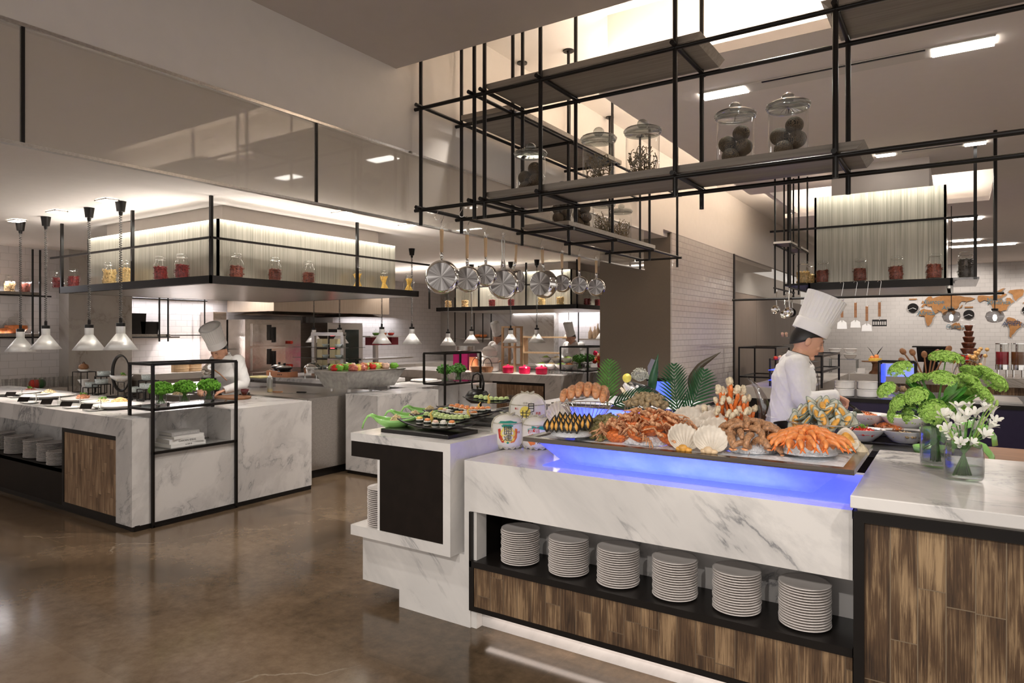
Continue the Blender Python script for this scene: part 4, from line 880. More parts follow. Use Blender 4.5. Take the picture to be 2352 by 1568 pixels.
def mound(c, r, h, m, label, name='food_mound', cat='food', seed=1, leaf=None, n=150, z0=.012, kind='strand'):
    rr = random.Random(seed); mb = MB().lathe([(r, 0), (r*.8, h*.45), (r*.4, h*.85), (0, h)], 18)
    for _ in range(n):
        a = rr.uniform(0, 2*PI); q = r*math.sqrt(rr.random()); z = h*(1-(q/r)**1.6); p = Vector((q*math.cos(a), q*math.sin(a), z)); b = rr.uniform(0, 2*PI); l = rr.uniform(.012, .026)
        d = Vector((math.cos(b), math.sin(b), rr.uniform(-.2, .3)))*l
        if kind == 'strand': mb.tube([p-d, p+Vector((0, 0, .008)), p+d], [.0022, .003, .0018], 4)
        else:
            e = Euler((rr.uniform(0, 6), rr.uniform(0, 6), rr.uniform(0, 6))).to_matrix(); mb.ball(p, (l*.55, l*.4, l*.25), 6, 4, .2, e)
    o = solo(name, mb, m, (c.x, c.y, c.z+z0), label, cat); o['kind'] = 'stuff'
    if leaf:
        lf = MB()
        for _ in range(26):
            a = rr.uniform(0, 2*PI); q = r*.4*math.sqrt(rr.random()); p = Vector((q*math.cos(a), q*math.sin(a), h+rr.uniform(-.005, .02))); e = Euler((rr.uniform(0, 6), rr.uniform(0, 6), rr.uniform(0, 6))).to_matrix(); lf.ball(p, (.012, .008, .0015), 6, 3, .2, e)
        l = obj('garnish_leaves', lf, leaf, o); l['label'] = 'green leaf garnish'
    return o
for a in ((40, 907, .24, 'platter at the left picture edge behind the others on the left island'), (86, 909, .20, 'white dish of sliced ham with green leaves, left island'), (112, 914, .25, 'large platter of carved meat salad beside the first tilted sign'), (190, 921, .21, 'white platter carrying cooked shrimps on the left island'),
          (238, 928, .19, 'white platter of pale mixed salad on the left island'), (268, 937, .21, 'white platter of noodles at the black rack, left island')):
    platter(a[0], a[1], a[2], a[3])
c = at(272, 958, z=Z); solo('tray_paper', MB().lathe([(0, .001), (.17, .001), (.18, .004), (0, .003)], 40), M['china'], (-5.72, 3.0, Z+0.0), 'flat white plate at the very front corner of the left island', 'plate') if 0 else None
mound(at(70, 901, z=Z), .075, .035, M['ham'], 'sliced ham on the left island dish', seed=2, leaf=M['leaf'], kind='chunk')
mound(at(113, 908, z=Z), .09, .05, M['cream_f'], 'pale strip salad on the large platter', seed=3, kind='chunk')
mound(at(191, 917, z=Z), .085, .04, M['shrimp'], 'pile of cooked shrimps with parsley on its platter', seed=4, leaf=M['leaf'], kind='chunk')
mound(at(236, 924, z=Z), .085, .022, M['cream_f'], 'thin mixed salad on its platter', seed=5, leaf=M['leaf'], kind='chunk')
mound(at(276, 930, z=Z), .09, .055, M['noodle'], 'mound of fine noodles next to the black rack', seed=6, n=320)
for i, (u, v) in enumerate(((22, 912), (52, 925), (105, 931), (150, 936), (196, 942))):
    c = at(u, v, z=Z); w = ('leftmost', 'second', 'third', 'fourth', 'rightmost')[i]
    t = thing('tilted_sign', '%s tilted black name sign on the front edge of the left island' % w, 'sign', (c.x, c.y, Z), R(30), 'tilted signs on the left island')
    obj('card', MB().prism([(-.055, 0), (.055, 0), (.055, .05), (-.055, .05)], .004, (0, 0, .012), (1, 0, 0), (0, .55, .83)).xf(Matrix.Rotation(R(0), 4, 'Z')), M['black'], t); obj('foot', MB().box(-.03, .03, .0, .05, 0, .012), M['china'], t)
    t = thing('spoon_dish', 'small white spoon dish %s beside the tilted sign' % w, 'dish', (c.x+.10, c.y+.03, Z), 0, 'spoon dishes on the left island')
    obj('dish', MB().lathe([(0, .003), (.055, 0), (.08, .010), (.082, .013), (.055, .005), (0, .006)], 28), M['china'], t, smooth=True)
    t = thing('tasting_glass', 'small tasting glass with an upright spoon, %s on the left island' % w, 'glass', (c.x+.17, c.y+.05, Z), 0, 'tasting glasses on the left island')
    obj('glass', MB().lathe([(0, .004), (.018, .004), (.022, .05), (.020, .05), (.016, .008), (0, .008)], 16), M['glass_j'], t, smooth=True); obj('spoon', MB().tube([(0, 0, .01), (.004, 0, .06), (-.004, 0, .095)], .004, 5), M['chrome'], t)
# wire stands with bowls
M['speck'] = mat('speckled_pale_blue_china', (.55, .62, .62), .3, var=.3, scale=140)
def wire_table(par, x, y, w, l, z0, z1):
    r = .004; mb = MB()
    for a in (x, x+w):
        for b in (y, y+l): mb.box(a-r, a+r, b-r, b+r, z0, z1)
    mb.box(x, x+w, y-r, y+r, z1-r, z1+r).box(x, x+w, y+l-r, y+l+r, z1-r, z1+r).box(x-r, x+r, y, y+l, z1-r, z1+r).box(x+w-r, x+w+r, y, y+l, z1-r, z1+r).box(x, x+w, y-r, y+r, z0, z0+2*r).box(x-r, x+r, y, y+l, z0, z0+2*r)
    obj('wire_frame', mb, M['black'], par)
c = at(186, 901, z=Z); t = thing('wire_stand', 'tall black wire stand holding a teapot and a white funnel, left island', 'stand', (c.x-.09, c.y-.05, Z)); wire_table(t, 0, 0, .20, .16, 0, .24)
tp = thing('teapot', 'small dark brown teapot on a white dish on the wire stand', 'teapot', (c.x+.0, c.y+.03, Z+.268)); obj('pot_body', MB().lathe([(0, 0), (.035, 0), (.055, .02), (.05, .05), (.022, .066), (0, .068)], 20), M['walnut'], tp, smooth=True); obj('lid_knob', MB().ball((0, 0, .074), .008, 8, 6), M['walnut'], tp); obj('handle', MB().tube([(.03*math.cos(a), 0, .055+.032*math.sin(a)) for a in [i*PI/10 for i in range(11)]], .003, 6), M['black'], tp)
t2 = solo('oval_dish', MB().lathe([(0, .006), (.07, 0), (.095, .02), (.09, .022), (0, .012)], 28, fy=.6), M['china'], (c.x, c.y+.03, Z+.246), 'white boat dish under the small teapot', 'dish', smooth=True)
solo('paper_funnel', MB().lathe([(.035, 0), (.035, .05), (.018, .075), (.065, .15), (.062, .15), (.012, .078)], 20), M['china'], (c.x, c.y+.03, Z), 'white funnel-shaped cup inside the wire stand', 'cup', autos=40)
def bowl3(u, v, tagw):
    c = at(u, v, z=Z)
    t = thing('wire_riser', 'low black wire riser with three speckled bowls, %s' % tagw, 'stand', (c.x-.16, c.y-.1, Z), 0, 'wire risers on the left island')
    wire_table(t, 0, .0, .13, .13, 0, .075); wire_table(t, .10, .08, .14, .13, 0, .20); wire_table(t, .22, 0, .13, .13, 0, .12)
    for k, (x, y, z) in enumerate(((.065, .065, .079), (.17, .145, .204), (.285, .065, .124))):
        solo('speckled_bowl', MB().lathe([(0, .004), (.05, 0), (.064, .006), (.066, .055), (.062, .055), (.058, .012), (0, .012)], 24), M['speck'], (c.x-.16+x, c.y-.1+y, Z+z), 'pale speckled bowl, %s on the wire riser %s' % (('lowest', 'highest', 'middle')[k], tagw), 'bowl', 'speckled bowls', smooth=True)
bowl3(228, 905, 'left of the ring stand'); bowl3(330, 918, 'behind the black rack')
c = at(278, 912, z=Z); t = thing('ring_stand', 'tall black ring stand carrying a white boat dish, left island', 'stand', (c.x, c.y, Z), R(10))
obj('ring', MB().tube([(.135*math.cos(a), 0, .26+.19*math.sin(a)) for a in [i*2*PI/40 for i in range(41)]], .008, 8, flat=2.2), M['black'], t, smooth=True)
obj('base', MB().box(-.14, .14, -.07, .07, 0, .014), M['black'], t); obj('legs', MB().tube([(-.05, 0, .01), (-.05, 0, .16), (.05, 0, .16), (.05, 0, .01)], .005, 6), M['black'], t)
solo('boat_dish', MB().lathe([(0, .008), (.06, 0), (.15, .045), (.17, .075), (.145, .05), (0, .018)], 32, fy=.55), M['china'], (c.x, c.y, Z+.165), 'white pointed boat dish held in the black ring', 'dish', smooth=True)
mound(Vector((c.x+.05, c.y, Z+.18)), .055, .05, M['cream_f'], 'canapes in the boat dish', seed=11, leaf=M['leaf'], kind='chunk')
# wok, board and others near the chef
c = at(500, 905, z=Z)
t = thing('wok_burner', 'dark portable burner under the black wok at the left chef', 'burner', (c.x, c.y, Z), R(20)); obj('burner_body', MB().lathe([(.13, 0), (.13, .012), (.075, .02), (.065, .09), (.10, .10), (.0, .10)], 24), M['black'], t, autos=40)
solo('wok', MB().lathe([(0, .0), (.06, .002), (.13, .035), (.185, .095), (.182, .097), (.125, .042), (0, .008)], 40), M['black'], (c.x, c.y, Z+.10), 'black wok in front of the left chef', 'wok', smooth=True)
c = at(548, 916, z=Z); solo('serving_board', MB().lathe([(0, 0), (.19, 0), (.20, .01), (.20, .024), (0, .025)], 40, fx=1.1, fy=.8), M['walnut'], (c.x-.1, c.y, Z), 'oval walnut serving board at the end of the left island', 'board', autos=40)
c = at(558, 913, z=Z); solo('dark_glass_bowl', MB().lathe([(0, .003), (.025, .003), (.05, .065), (.047, .065), (.022, .008), (0, .008)], 24), mat('dark_red_glass', (.08, .01, .012), .08, coat=.5), (c.x, c.y+.02, Z+.026), 'small dark red cup on the walnut board', 'cup', smooth=True)
for i, (u, v, w) in enumerate(((372, 912, 'left'), (440, 908, 'right'))):
    c = at(u, v, z=Z); solo('long_white_tray', MB().frus((-.13, .13, -.07, .07), (-.15, .15, -.085, .085), 0, .018), M['china'], (c.x, c.y+.2, Z), 'long white serving tray behind the posies, '+w, 'tray', 'white trays on the left island', bevel=.004)
    mound(Vector((c.x, c.y+.2, Z+.012)), .07, .03, M['noodle' if i else 'cream_f'], 'snacks on the long white tray behind the posies, '+w, seed=20+i, kind='chunk', z0=.006)
c = at(480, 902, z=Z); t = thing('wooden_box', 'leaning wooden block beside the wok', 'wooden block', (c.x-.12, c.y+.02, Z), R(12)); obj('block', MB().box(-.04, .04, -.03, .03, 0, .17), M['wooden'], t, bevel=.004)
# bamboo steamers, leafy bowl, glasses and peppers on ledges
for i, (u, w) in enumerate(((414, 'left'), (443, 'right'))):
    c = at(u, 860, x=-10.7); t = thing('bamboo_steamer', '%s bamboo steamer on the stone ledge behind the left chef' % w, 'steamer', (c.x, c.y, .95), 0, 'bamboo steamers')
    obj('basket', MB().lathe([(.0, 0), (.13, 0), (.135, .005), (.135, .055), (.14, .06), (.135, .065), (.135, .115), (0, .12)], 28), M['wooden'], t, autos=40); obj('woven_lid', MB().lathe([(.138, .118), (.138, .135), (0, .14)], 28), M['noodle'], t, autos=40)
c = at(312, 872, x=-10.6); solo('slate_bowl', MB().lathe([(0, .0), (.05, 0), (.15, .17), (.14, .17), (0, .02)], 28), M['blackm'], (-10.6, c.y, .95), 'dark bowl of leaves at the pilaster', 'bowl', smooth=True) if 0 else None
M['greenp'] = mat('green_pepper', (.02, .09, .02), .2, var=.2)
for k, (u, m_, w) in enumerate(((80, 'red', 'red'), (91, 'greenp', 'dark green'))):
    c = at(u, 872, x=-10.72); mb = MB()
    for a in range(4): mb.ball((.032*math.cos(a*PI/2), .032*math.sin(a*PI/2), .06), (.045, .045, .062), 12, 8)
    t = thing('bell_pepper', w+' bell pepper on the left stone ledge', 'pepper', (c.x, c.y, .82)); obj('flesh', mb, M[m_], t, smooth=True); obj('stalk', MB().tube([(0, 0, .11), (.004, 0, .14)], .007, 6), M['stem'], t)
for i in range(9):
    y = 3.85+i*.115
    for j in range(2):
        solo('drinking_glass', MB().lathe([(0, .004), (.030, .004), (.036, .15), (.034, .15), (.028, .01), (0, .01)], 14), M['glass_j'], (-10.62-.1*j, y, .82), 'plain drinking glass in the %s row on the left stone ledge, %s from the left' % ('front' if j == 0 else 'back', ('first', 'second', 'third', 'fourth', 'fifth', 'sixth', 'seventh', 'eighth', 'ninth')[i]), 'glass', 'drinking glasses on the ledge', smooth=True)
# wall shelves on the left tiled wall
def wall_shelf(y0, y1, zs_, label, posts, zt_, zb_):
    t = thing('wall_shelf', label, 'shelf', (-11, y0, 0))
    for i, z in enumerate(zs_): obj('shelf_board', MB().box(.01, .30, 0, y1-y0, z-.02, z+.02), M['shelf'], t)
    for y in posts: obj('post', MB().tube([(.31, y-y0, zb_), (.31, y-y0, zt_)], .014, 6), M['black'], t)
    for z in zs_: obj('rail', MB().tube([(.31, -.0, z-.03), (.31, y1-y0+.15, z-.03)], .011, 6), M['black'], t)
    return t
yy = lambda u: at(u, 700, x=-10.69).y
zz1, zz2 = at(20, 672, x=-10.69).z, at(20, 770, x=-10.69).z
wall_shelf(1.8, yy(90), (zz1, zz2), 'two-tier shelf with jars on the left tiled wall', (yy(75), yy(92)), 2.75, zz2-.12)
za = at(350, 770, x=-10.69).z; zb2 = at(400, 688, x=-10.69).z
wall_shelf(yy(304), yy(392), (za,), 'oak shelf with two dark boards on the tiled wall above the bamboo steamers', (yy(366), yy(386)), 2.78, za-.1)
t = thing('wall_rail', 'black pipe rail under the hood on the tiled wall behind the chef hat', 'rail', (-10.69, yy(304), zb2)); obj('rail', MB().tube([(0, 0, 0), (0, yy(476)-yy(304), 0)], .011, 6), M['black'], t); obj('rail', MB().tube([(0, yy(392)-yy(304), za-zb2), (0, yy(476)-yy(304), za-zb2)], .009, 6), M['black'], t); obj('post', MB().tube([(0, yy(470)-yy(304), za-zb2-.1), (0, yy(470)-yy(304), .1)], .012, 6), M['black'], t)
for k, (u, h) in enumerate(((315, .33), (345, .20))):
    c = at(u, 765, x=-10.8); solo('slate_board', MB().frus((-.012, .012, -.13, .13), (-.012, .012, -.15, .15), 0, h), M['black'], (-10.82, c.y, za+.02), ('tall', 'short')[k]+' dark board standing on the oak wall shelf', 'board')
for k, (u, v, kind, wh) in enumerate(((21, 665, 'shell', 'brown spices'), (58, 664, 'berry', 'dark spices'))):
    c = at(u, v, x=-10.85); clip_jar((-10.85, c.y, zz1+.02), kind, wh, ('first', 'second')[k]+' on the upper left wall shelf', 'jars on the wall shelf', 1.0, fh=.14)
M['orange'] = mat('orange_preserve', (.75, .20, .04), .4, var=.4, scale=40)
def bonbon(loc, label, sc=1, m=None):
    t = thing('round_jar', label, 'jar', loc, 0, 'round jars of preserves'); t.scale = (sc,)*3
    obj('preserve', MB().lathe([(0, .008), (.06, .01), (.092, .05), (.09, .08), (0, .085)], 20), m or M['orange'], t, smooth=True)
    obj('glass_body', MB().lathe([(0, .002), (.06, .004), (.10, .05), (.10, .09), (.075, .13), (.06, .14)], 24), M['glass_j'], t, smooth=True); obj('lid', MB().lathe([(.066, .142), (.05, .16), (.012, .17), (.02, .19), (0, .20)], 20), M['glass_j'], t, smooth=True)
for k, (u, s) in enumerate(((3, .9), (23, 1.0), (37, 1.45))): c = at(u, 765, x=-10.85); bonbon((-10.85, c.y, zz2+.02), ('left', 'middle', 'tallest')[k]+' round jar of orange preserve on the lower left wall shelf', s)
# ------------------------------------------------------------------ sushi counter: black trays with rolls, green spoons dishes
M['rice'] = mat('sushi_rice', (.82, .79, .70), .6, var=.12, scale=150, bump=.4)
M['salmon'] = mat('salmon', (.90, .30, .09), .35, var=.25, scale=40)
M['ava'] = mat('avocado_flakes', (.55, .68, .28), .5, var=.35, scale=110, bump=.5)
M['nori'] = mat('nori', (.012, .02, .012), .5, var=.2)
M['egg'] = mat('egg_yellow', (.85, .60, .12), .45, var=.15, scale=40)
M['tuna'] = mat('pale_fish', (.80, .52, .40), .4, var=.3, scale=50)
M['lime'] = mat('lime_green_plastic', (.33, .68, .19), .22, var=.03, coat=.4)
ZS = 1.0
def tray(cx, cy, w, l, label):
    t = thing('sushi_tray', label, 'tray', (cx, cy, ZS+.03), R(-6), 'black trays on the sushi counter')
    def fn(a, b):
        x = (a-.5)*w; y = (b-.5)*l; q = abs(a-.5)*2
        return (x*(1+.03*math.sin(b*9)), y*(1+.05*math.cos(a*14)), .006+.035*q**3+.006*(abs(b-.5)*2)**4)
    obj('dish', MB().grid(fn, 16, 6), M['black'], t, smooth=True, thick=.006)
    return t
rr = random.Random(5)
kinds = [(5, 'egg salmon tuna rice salmon'.split(), 'mixed single rolls'), (16, ['ava'], 'green flaked rolls'), (9, 'egg tuna rice nori egg salmon rice tuna salmon'.split(), 'mixed rolls in a row'), (14, ['salmon'], 'salmon topped rolls'), (12, ['ava'], 'green rolls on the far tray'), (4, ['salmon'], 'small salmon rolls')]
spots = [((890+1087)/2, 982), (1000, 968), (1040, 958), (1070, 946), (1105, 932), (1150, 943)]
spots = [(1000, 984, 0), (1025, 971, 1), (1050, 961, 2), (1078, 951, 3), (1128, 926, 4), (1165, 945, 5)]
trays = []
for (u, v, k) in spots[:5]:
    c = at(u, v, z=ZS+.03); n, mats_, nm_ = kinds[k]; w = .50 if k < 4 else .48
    od = ('nearest', 'second', 'third', 'fourth', 'farthest')[k]
    tray(c.x, c.y, w, .15, '%s black wavy tray on the sushi counter, with %s' % (od, nm_)); trays.append((c.x, c.y))
    rows = 2 if n > 9 else 1; per = n//rows; e = R(-6)
    for j in range(rows):
        for i in range(per):
            a = (i+.5)/per-.5; x = a*w*.68; y = (j-.5)*.055 if rows == 2 else 0
            p = (c.x+x*math.cos(e)-y*math.sin(e), c.y+x*math.sin(e)+y*math.cos(e), ZS+.03+.008+.012*abs(a)*2)
            mk = mats_[i % len(mats_)]
            key = 'sushi_'+mk
            lb = 'sushi roll topped %s, %s in the %s row of the %s tray' % ({'egg': 'yellow', 'salmon': 'orange', 'tuna': 'pale', 'rice': 'white', 'nori': 'dark', 'ava': 'green'}[mk], ('first', 'second', 'third', 'fourth', 'fifth', 'sixth', 'seventh', 'eighth', 'ninth')[i], 'back' if j else 'front', od)
            if key not in jar0:
                o = thing('sushi_roll', lb, 'sushi', p, rr.uniform(0, 3), 'sushi rolls')
                obj('rice_roll', MB().lathe([(0, 0), (.019, 0), (.022, .004), (.022, .026), (.018, .031), (0, .031)], 14), M['rice'] if mk != 'ava' else M['ava'], o, smooth=True)
                obj('topping', MB().ball((0, 0, .033), (.021, .019, .011), 10, 6, .12), M[mk], o, smooth=True)
                obj('seaweed_band', MB().lathe([(.0225, .008), (.0228, .012), (.0228, .020), (.0225, .023)], 14), M['nori'], o)
                jar0[key] = o
            else: again(jar0[key], p, rr.uniform(0, 3), lb)
for i, (u, v, k) in enumerate(((990, 962, 0), (1075, 955, 3), (1100, 940, 2), (1122, 918, 4))):
    c = at(u, v+8, z=ZS+.045); solo('lemon_twist', MB().tube([(0, 0, 0), (.006, 0, .03), (-.004, 0, .055), (.014, 0, .075)], [.012, .010, .006, .002], 8), M['egg'], tuple(c), 'upright yellow garnish %s on the sushi trays' % ('nearest', 'second', 'third', 'farthest')[i], 'garnish', 'yellow garnishes on the sushi', smooth=True)
# stand under the trays
c0 = at(1000, 1000, z=ZS)
t = thing('tray_riser', 'low black slab under the nearest sushi tray', 'stand', (-2.67, 3.12, ZS)); obj('slab', MB().box(-.22, .30, -.16, .12, 0, .022), M['black'], t, bevel=.003)
t = thing('acrylic_riser', 'clear acrylic riser steps under the farther sushi trays', 'stand', (-2.62, 3.4, ZS))
for k in range(4): obj('acrylic_step', MB().box(-.24, .26, .1+k*.32, .3+k*.32, 0, .028), M['glass_g'], t)
def spoon_dish(loc, rz, label):
    t = thing('green_spoon_dish', label, 'dish', loc, rz, 'lime green spoon dishes')
    def fn(a, b):
        x = -.13+a*.26; th = (b-.5)*PI*1.02; wd = .078*math.sin(PI*min(1, a*.92+.06))**.6+.001
        return (x, wd*math.sin(th), .062-.058*math.cos(th)*math.sin(PI*min(1, a*.9+.07))**.7+.02*(abs(a-.5)*2)**2)
    obj('bowl', MB().grid(fn, 18, 12), M['lime'], t, smooth=True, thick=.004)
    obj('curved_handle', MB().tube([(-.125, 0, .075), (-.15, 0, .088), (-.175, 0, .08), (-.20, 0, .04), (-.21, 0, .004)], [.018, .014, .012, .012, .012], 10, flat=.35), M['lime'], t, smooth=True)
    return t
for i, (u, v) in enumerate(((908, 986), (950, 974), (985, 962))):
    c = at(u, v, z=ZS); spoon_dish((c.x, c.y, ZS), R(28), '%s lime green spoon-shaped dish left of the sushi' % ('nearest', 'middle', 'farthest')[i])
    mound(Vector((c.x+.01, c.y, ZS+.02)), .05, .055, M['cream_f'], 'seafood salad in the %s green spoon dish' % ('nearest', 'middle', 'farthest')[i], seed=30+i, kind='chunk', z0=.01)
# cast iron kettle behind
c = at(1096, 912, z=ZS); kt = thing('iron_kettle', 'black cast iron kettle with a tall handle behind the sushi trays', 'kettle', (at(1097, 925, z=ZS).x, at(1097, 925, z=ZS).y, ZS))
obj('pot_body', MB().lathe([(0, 0), (.06, 0), (.10, .03), (.105, .06), (.08, .10), (.05, .112), (0, .112)], 32), M['black'], kt, smooth=True)
obj('lid', MB().lathe([(.052, .112), (.05, .12), (0, .127)], 24), M['black'], kt, autos=40); obj('knob', MB().ball((0, 0, .138), .012, 10, 8), mat('bronze', (.12, .09, .05), .35, .8), kt)
obj('handle', MB().tube([(-.055, 0, .10), (-.062, 0, .17), (-.045, 0, .235), (0, 0, .255), (.045, 0, .235), (.062, 0, .17), (.055, 0, .10)], .007, 8, flat=1.6), M['black'], kt, smooth=True)
# ------------------------------------------------------------------ straw-wrapped sake barrels
M['straw'] = mat('white_straw_wrap', (.80, .77, .72), .8, var=.06, scale=20, bump=.3)
M['rope'] = mat('straw_rope', (.50, .47, .38), .85, var=.25, scale=60)
M['teal'] = mat('teal_print', (.02, .30, .22), .7); M['pred'] = mat('red_print', (.60, .05, .03), .7); M['pyel'] = mat('yellow_print', (.88, .72, .14), .7); M['orng'] = mat('orange_print', (.80, .22, .05), .7)
def on_barrel(r_at, yaw, pts, m, name, par, off=.0015, dz=0):
    """flat print wrapped round the barrel: outline points (x,z) in metres about the label centre"""
    mb = MB(); k = len(pts); cx = sum(p[0] for p in pts)/k; cz = sum(p[1] for p in pts)/k
    for s_ in (1, .75, .5, .25):
        for x, z in pts:
            x = cx+(x-cx)*s_; z = cz+(z-cz)*s_; rr_ = r_at(z+dz)+off; a = yaw+x/rr_; mb.v.append((rr_*math.cos(a), rr_*math.sin(a), z+dz))
    rr_ = r_at(cz+dz)+off; a = yaw+cx/rr_; mb.v.append((rr_*math.cos(a), rr_*math.sin(a), cz+dz))
    for q in range(3):
        for i in range(k): j = (i+1) % k; mb.face((q*k+i, q*k+j, q*k+k+j, q*k+k+i))
    for i in range(k): mb.face((3*k+i, 3*k+(i+1) % k, 4*k))
    return obj(name, mb, m, par)
def barrel(loc, h, r, yaw, label, art):
    t = thing('sake_barrel', label, 'barrel', loc, 0, 'straw-wrapped sake barrels')
    pr = [(0, .0), (.55, .0), (.80, .05), (.96, .18), (1.0, .45), (.97, .72), (.93, .80), (.80, .90), (.55, .97), (.25, 1.0), (0, 1.0)]
    ra = lambda z: r*next((a[0]+(b[0]-a[0])*((z/h-a[1])/(b[1]-a[1]+1e-9)) for a, b in zip(pr[2:], pr[3:]) if a[1] <= z/h <= b[1]), .9)
    obj('straw_cask', MB().lathe([(a*r, b*h) for a, b in pr], 40), M['straw'], t, smooth=True)
    for k in range(1): obj('rope_hoop', MB().tube([((r*.955)*math.cos(a), (r*.955)*math.sin(a), h*.775) for a in [i*2*PI/40 for i in range(41)]], .0035, 6), M['rope'], t)
    obj('rope_ring', MB().tube([(r*.8*math.cos(a)*(1+.05*math.sin(a*9)), r*.8*math.sin(a)*(1+.05*math.sin(a*9)), .010+.006*math.sin(a*13)) for a in [i*2*PI/60 for i in range(61)]], .005, 6), M['rope'], t)
    for s in (yaw+1.35, yaw-1.35, yaw+PI):
        obj('rope_strand', MB().tube([((a*r+.003)*math.cos(s), (a*r+.003)*math.sin(s), b*h) for a, b in pr[1:-1]], .0055, 6), M['rope'], t)
    obj('rope_knot', MB().tube([(.04*math.cos(a), .022*math.sin(2*a), h+.004+.006*math.sin(a*3)) for a in [i*2*PI/24 for i in range(25)]], .006, 6), M['rope'], t)
    def glyph(body, size, x, z, m, name='brush_lettering'):
        rr_ = ra(z)+.0025; a = yaw+x/rr_
        return text(t, body, size, (rr_*math.cos(a), rr_*math.sin(a), z), (R(90), 0, a+R(90)), m, .0006, name)
    art(t, lambda pts, m, n, dz: on_barrel(ra, yaw, pts, m, n, t, .0015, dz), glyph, h)
    return t
circ = lambda cx, cz, rx, rz_, n=28, w=0, q=1: [(cx+rx*math.cos(2*PI*i/n)*(1+w*math.sin(q*2*PI*i/n)), cz+rz_*math.sin(2*PI*i/n)*(1+w*math.sin(q*2*PI*i/n))) for i in range(n)]
def art_moon(t, pr, gl, h):
    pr(circ(-.016, 0, .034, .036), M['pyel'], 'yellow_moon', h*.64)
    gl('月', .062, .022, h*.72, M['ink']); gl('の', .030, .020, h*.60, M['ink']); gl('井', .062, -.020, h*.56, M['ink'])
    gl('清酒', .02, .070, h*.60, M['pred'], 'small_red_lettering'); gl('極上', .015, -.074, h*.70, M['pred'], 'small_red_lettering'); gl('招福一品', .015, 0, h*.82, M['rope'], 'faint_lettering')
def art_kaiun(t, pr, gl, h):
    pr(circ(0, 0, .058, .012, 24, .12, 6), M['teal'], 'green_cloud', h*.80); pr(circ(-.002, 0, .034, .014, 20, .15, 5), M['teal'], 'green_pine', h*.70)
    pr([(-.062, .03), (-.045, .036), (-.036, -.01), (-.02, -.046), (-.035, -.048), (-.055, -.02)], M['pred'], 'red_wave', h*.46); pr([(.062, .03), (.045, .036), (.036, -.01), (.015, -.05), (.04, -.046), (.058, -.02)], M['orng'], 'orange_wave', h*.46)
    pr(circ(0, 0, .046, .05, 24, .08, 7), M['pyel'], 'gold_crest', h*.46); pr(circ(0, 0, .034, .045, 18, .04, 5), M['straw'], 'pale_centre', h*.465)
    gl('開', .052, 0, h*.58, M['ink']); gl('運', .052, 0, h*.37, M['ink']); pr(circ(0, 0, .008, .006, 8), M['teal'], 'green_leaf', h*.22); gl('大吉', .014, .067, h*.52, M['pred'], 'small_red_lettering')
def art_pond(t, pr, gl, h):
    pr([(-.06, .0), (-.03, .02), (.0, .012), (.03, .024), (.06, .012), (.06, -.008), (-.06, -.016)], M['teal'], 'green_band', h*.66); pr([(-.055, .0), (-.02, .012), (.012, .022), (.012, -.02), (-.055, -.022)], M['pred'], 'red_roof', h*.64)
    gl('富貴', .034, -.02, h*.60, M['straw'], 'pale_lettering'); pr(circ(-.034, 0, .026, .034, 18, .12, 6), M['orng'], 'red_flower', h*.33); gl('酒', .045, .02, h*.30, M['ink'])
yb = lambda c: math.atan2(-c.y, -c.x)
c = at(1163, 1032, z=.905); c = c+Vector((-.03, .06, 0)); barrel((c.x, c.y, .905), .200, .096, yb(c), 'white sake barrel with a green and red crest, front left of the three', art_kaiun)
c2 = at(1232, 1033, z=.905)+Vector((-.03, .06, 0)); barrel((c2.x, c2.y, .905), .188, .093, yb(c2), 'white sake barrel half behind the ice tray corner, front right of three', art_pond)
c3 = Vector((c.x-.02, c.y+.38, 0)); k3 = at(1208, 1010, z=.905); barrel((k3.x-.0, k3.y+.02, .905), .30, .118, yb(k3), 'tallest sake barrel with a yellow moon, behind the other two', art_moon)
# ------------------------------------------------------------------ lit ice tray on the counter
fz, t, b = nmat('frosted_ice_panel')
t.nodes.remove(b); o_ = t.nodes['Material Output']; tc = N(t, 'ShaderNodeTexCoord'); n1 = N(t, 'ShaderNodeTexNoise', Scale=7.0, Detail=6.0); t.links.new(tc.outputs['Object'], n1.inputs[0])
tr = N(t, 'ShaderNodeBsdfTranslucent'); df = N(t, 'ShaderNodeBsdfDiffuse'); gl = N(t, 'ShaderNodeBsdfGlossy', Roughness=.12); m1 = N(t, 'ShaderNodeMixShader'); m2 = N(t, 'ShaderNodeMixShader'); m2.inputs[0].default_value = .09
r = ramp(t, n1.outputs[0], [(.35, (.62, .70, .78)), (.65, (.93, .95, .97))]); t.links.new(r.outputs[0], tr.inputs[0]); df.inputs[0].default_value = (.55, .60, .62, 1); m1.inputs[0].default_value = .22
t.links.new(tr.outputs[0], m1.inputs[1]); t.links.new(df.outputs[0], m1.inputs[2]); t.links.new(m1.outputs[0], m2.inputs[1]); t.links.new(gl.outputs[0], m2.inputs[2]); t.links.new(m2.outputs[0], o_.inputs[0])
M['frost'] = fz
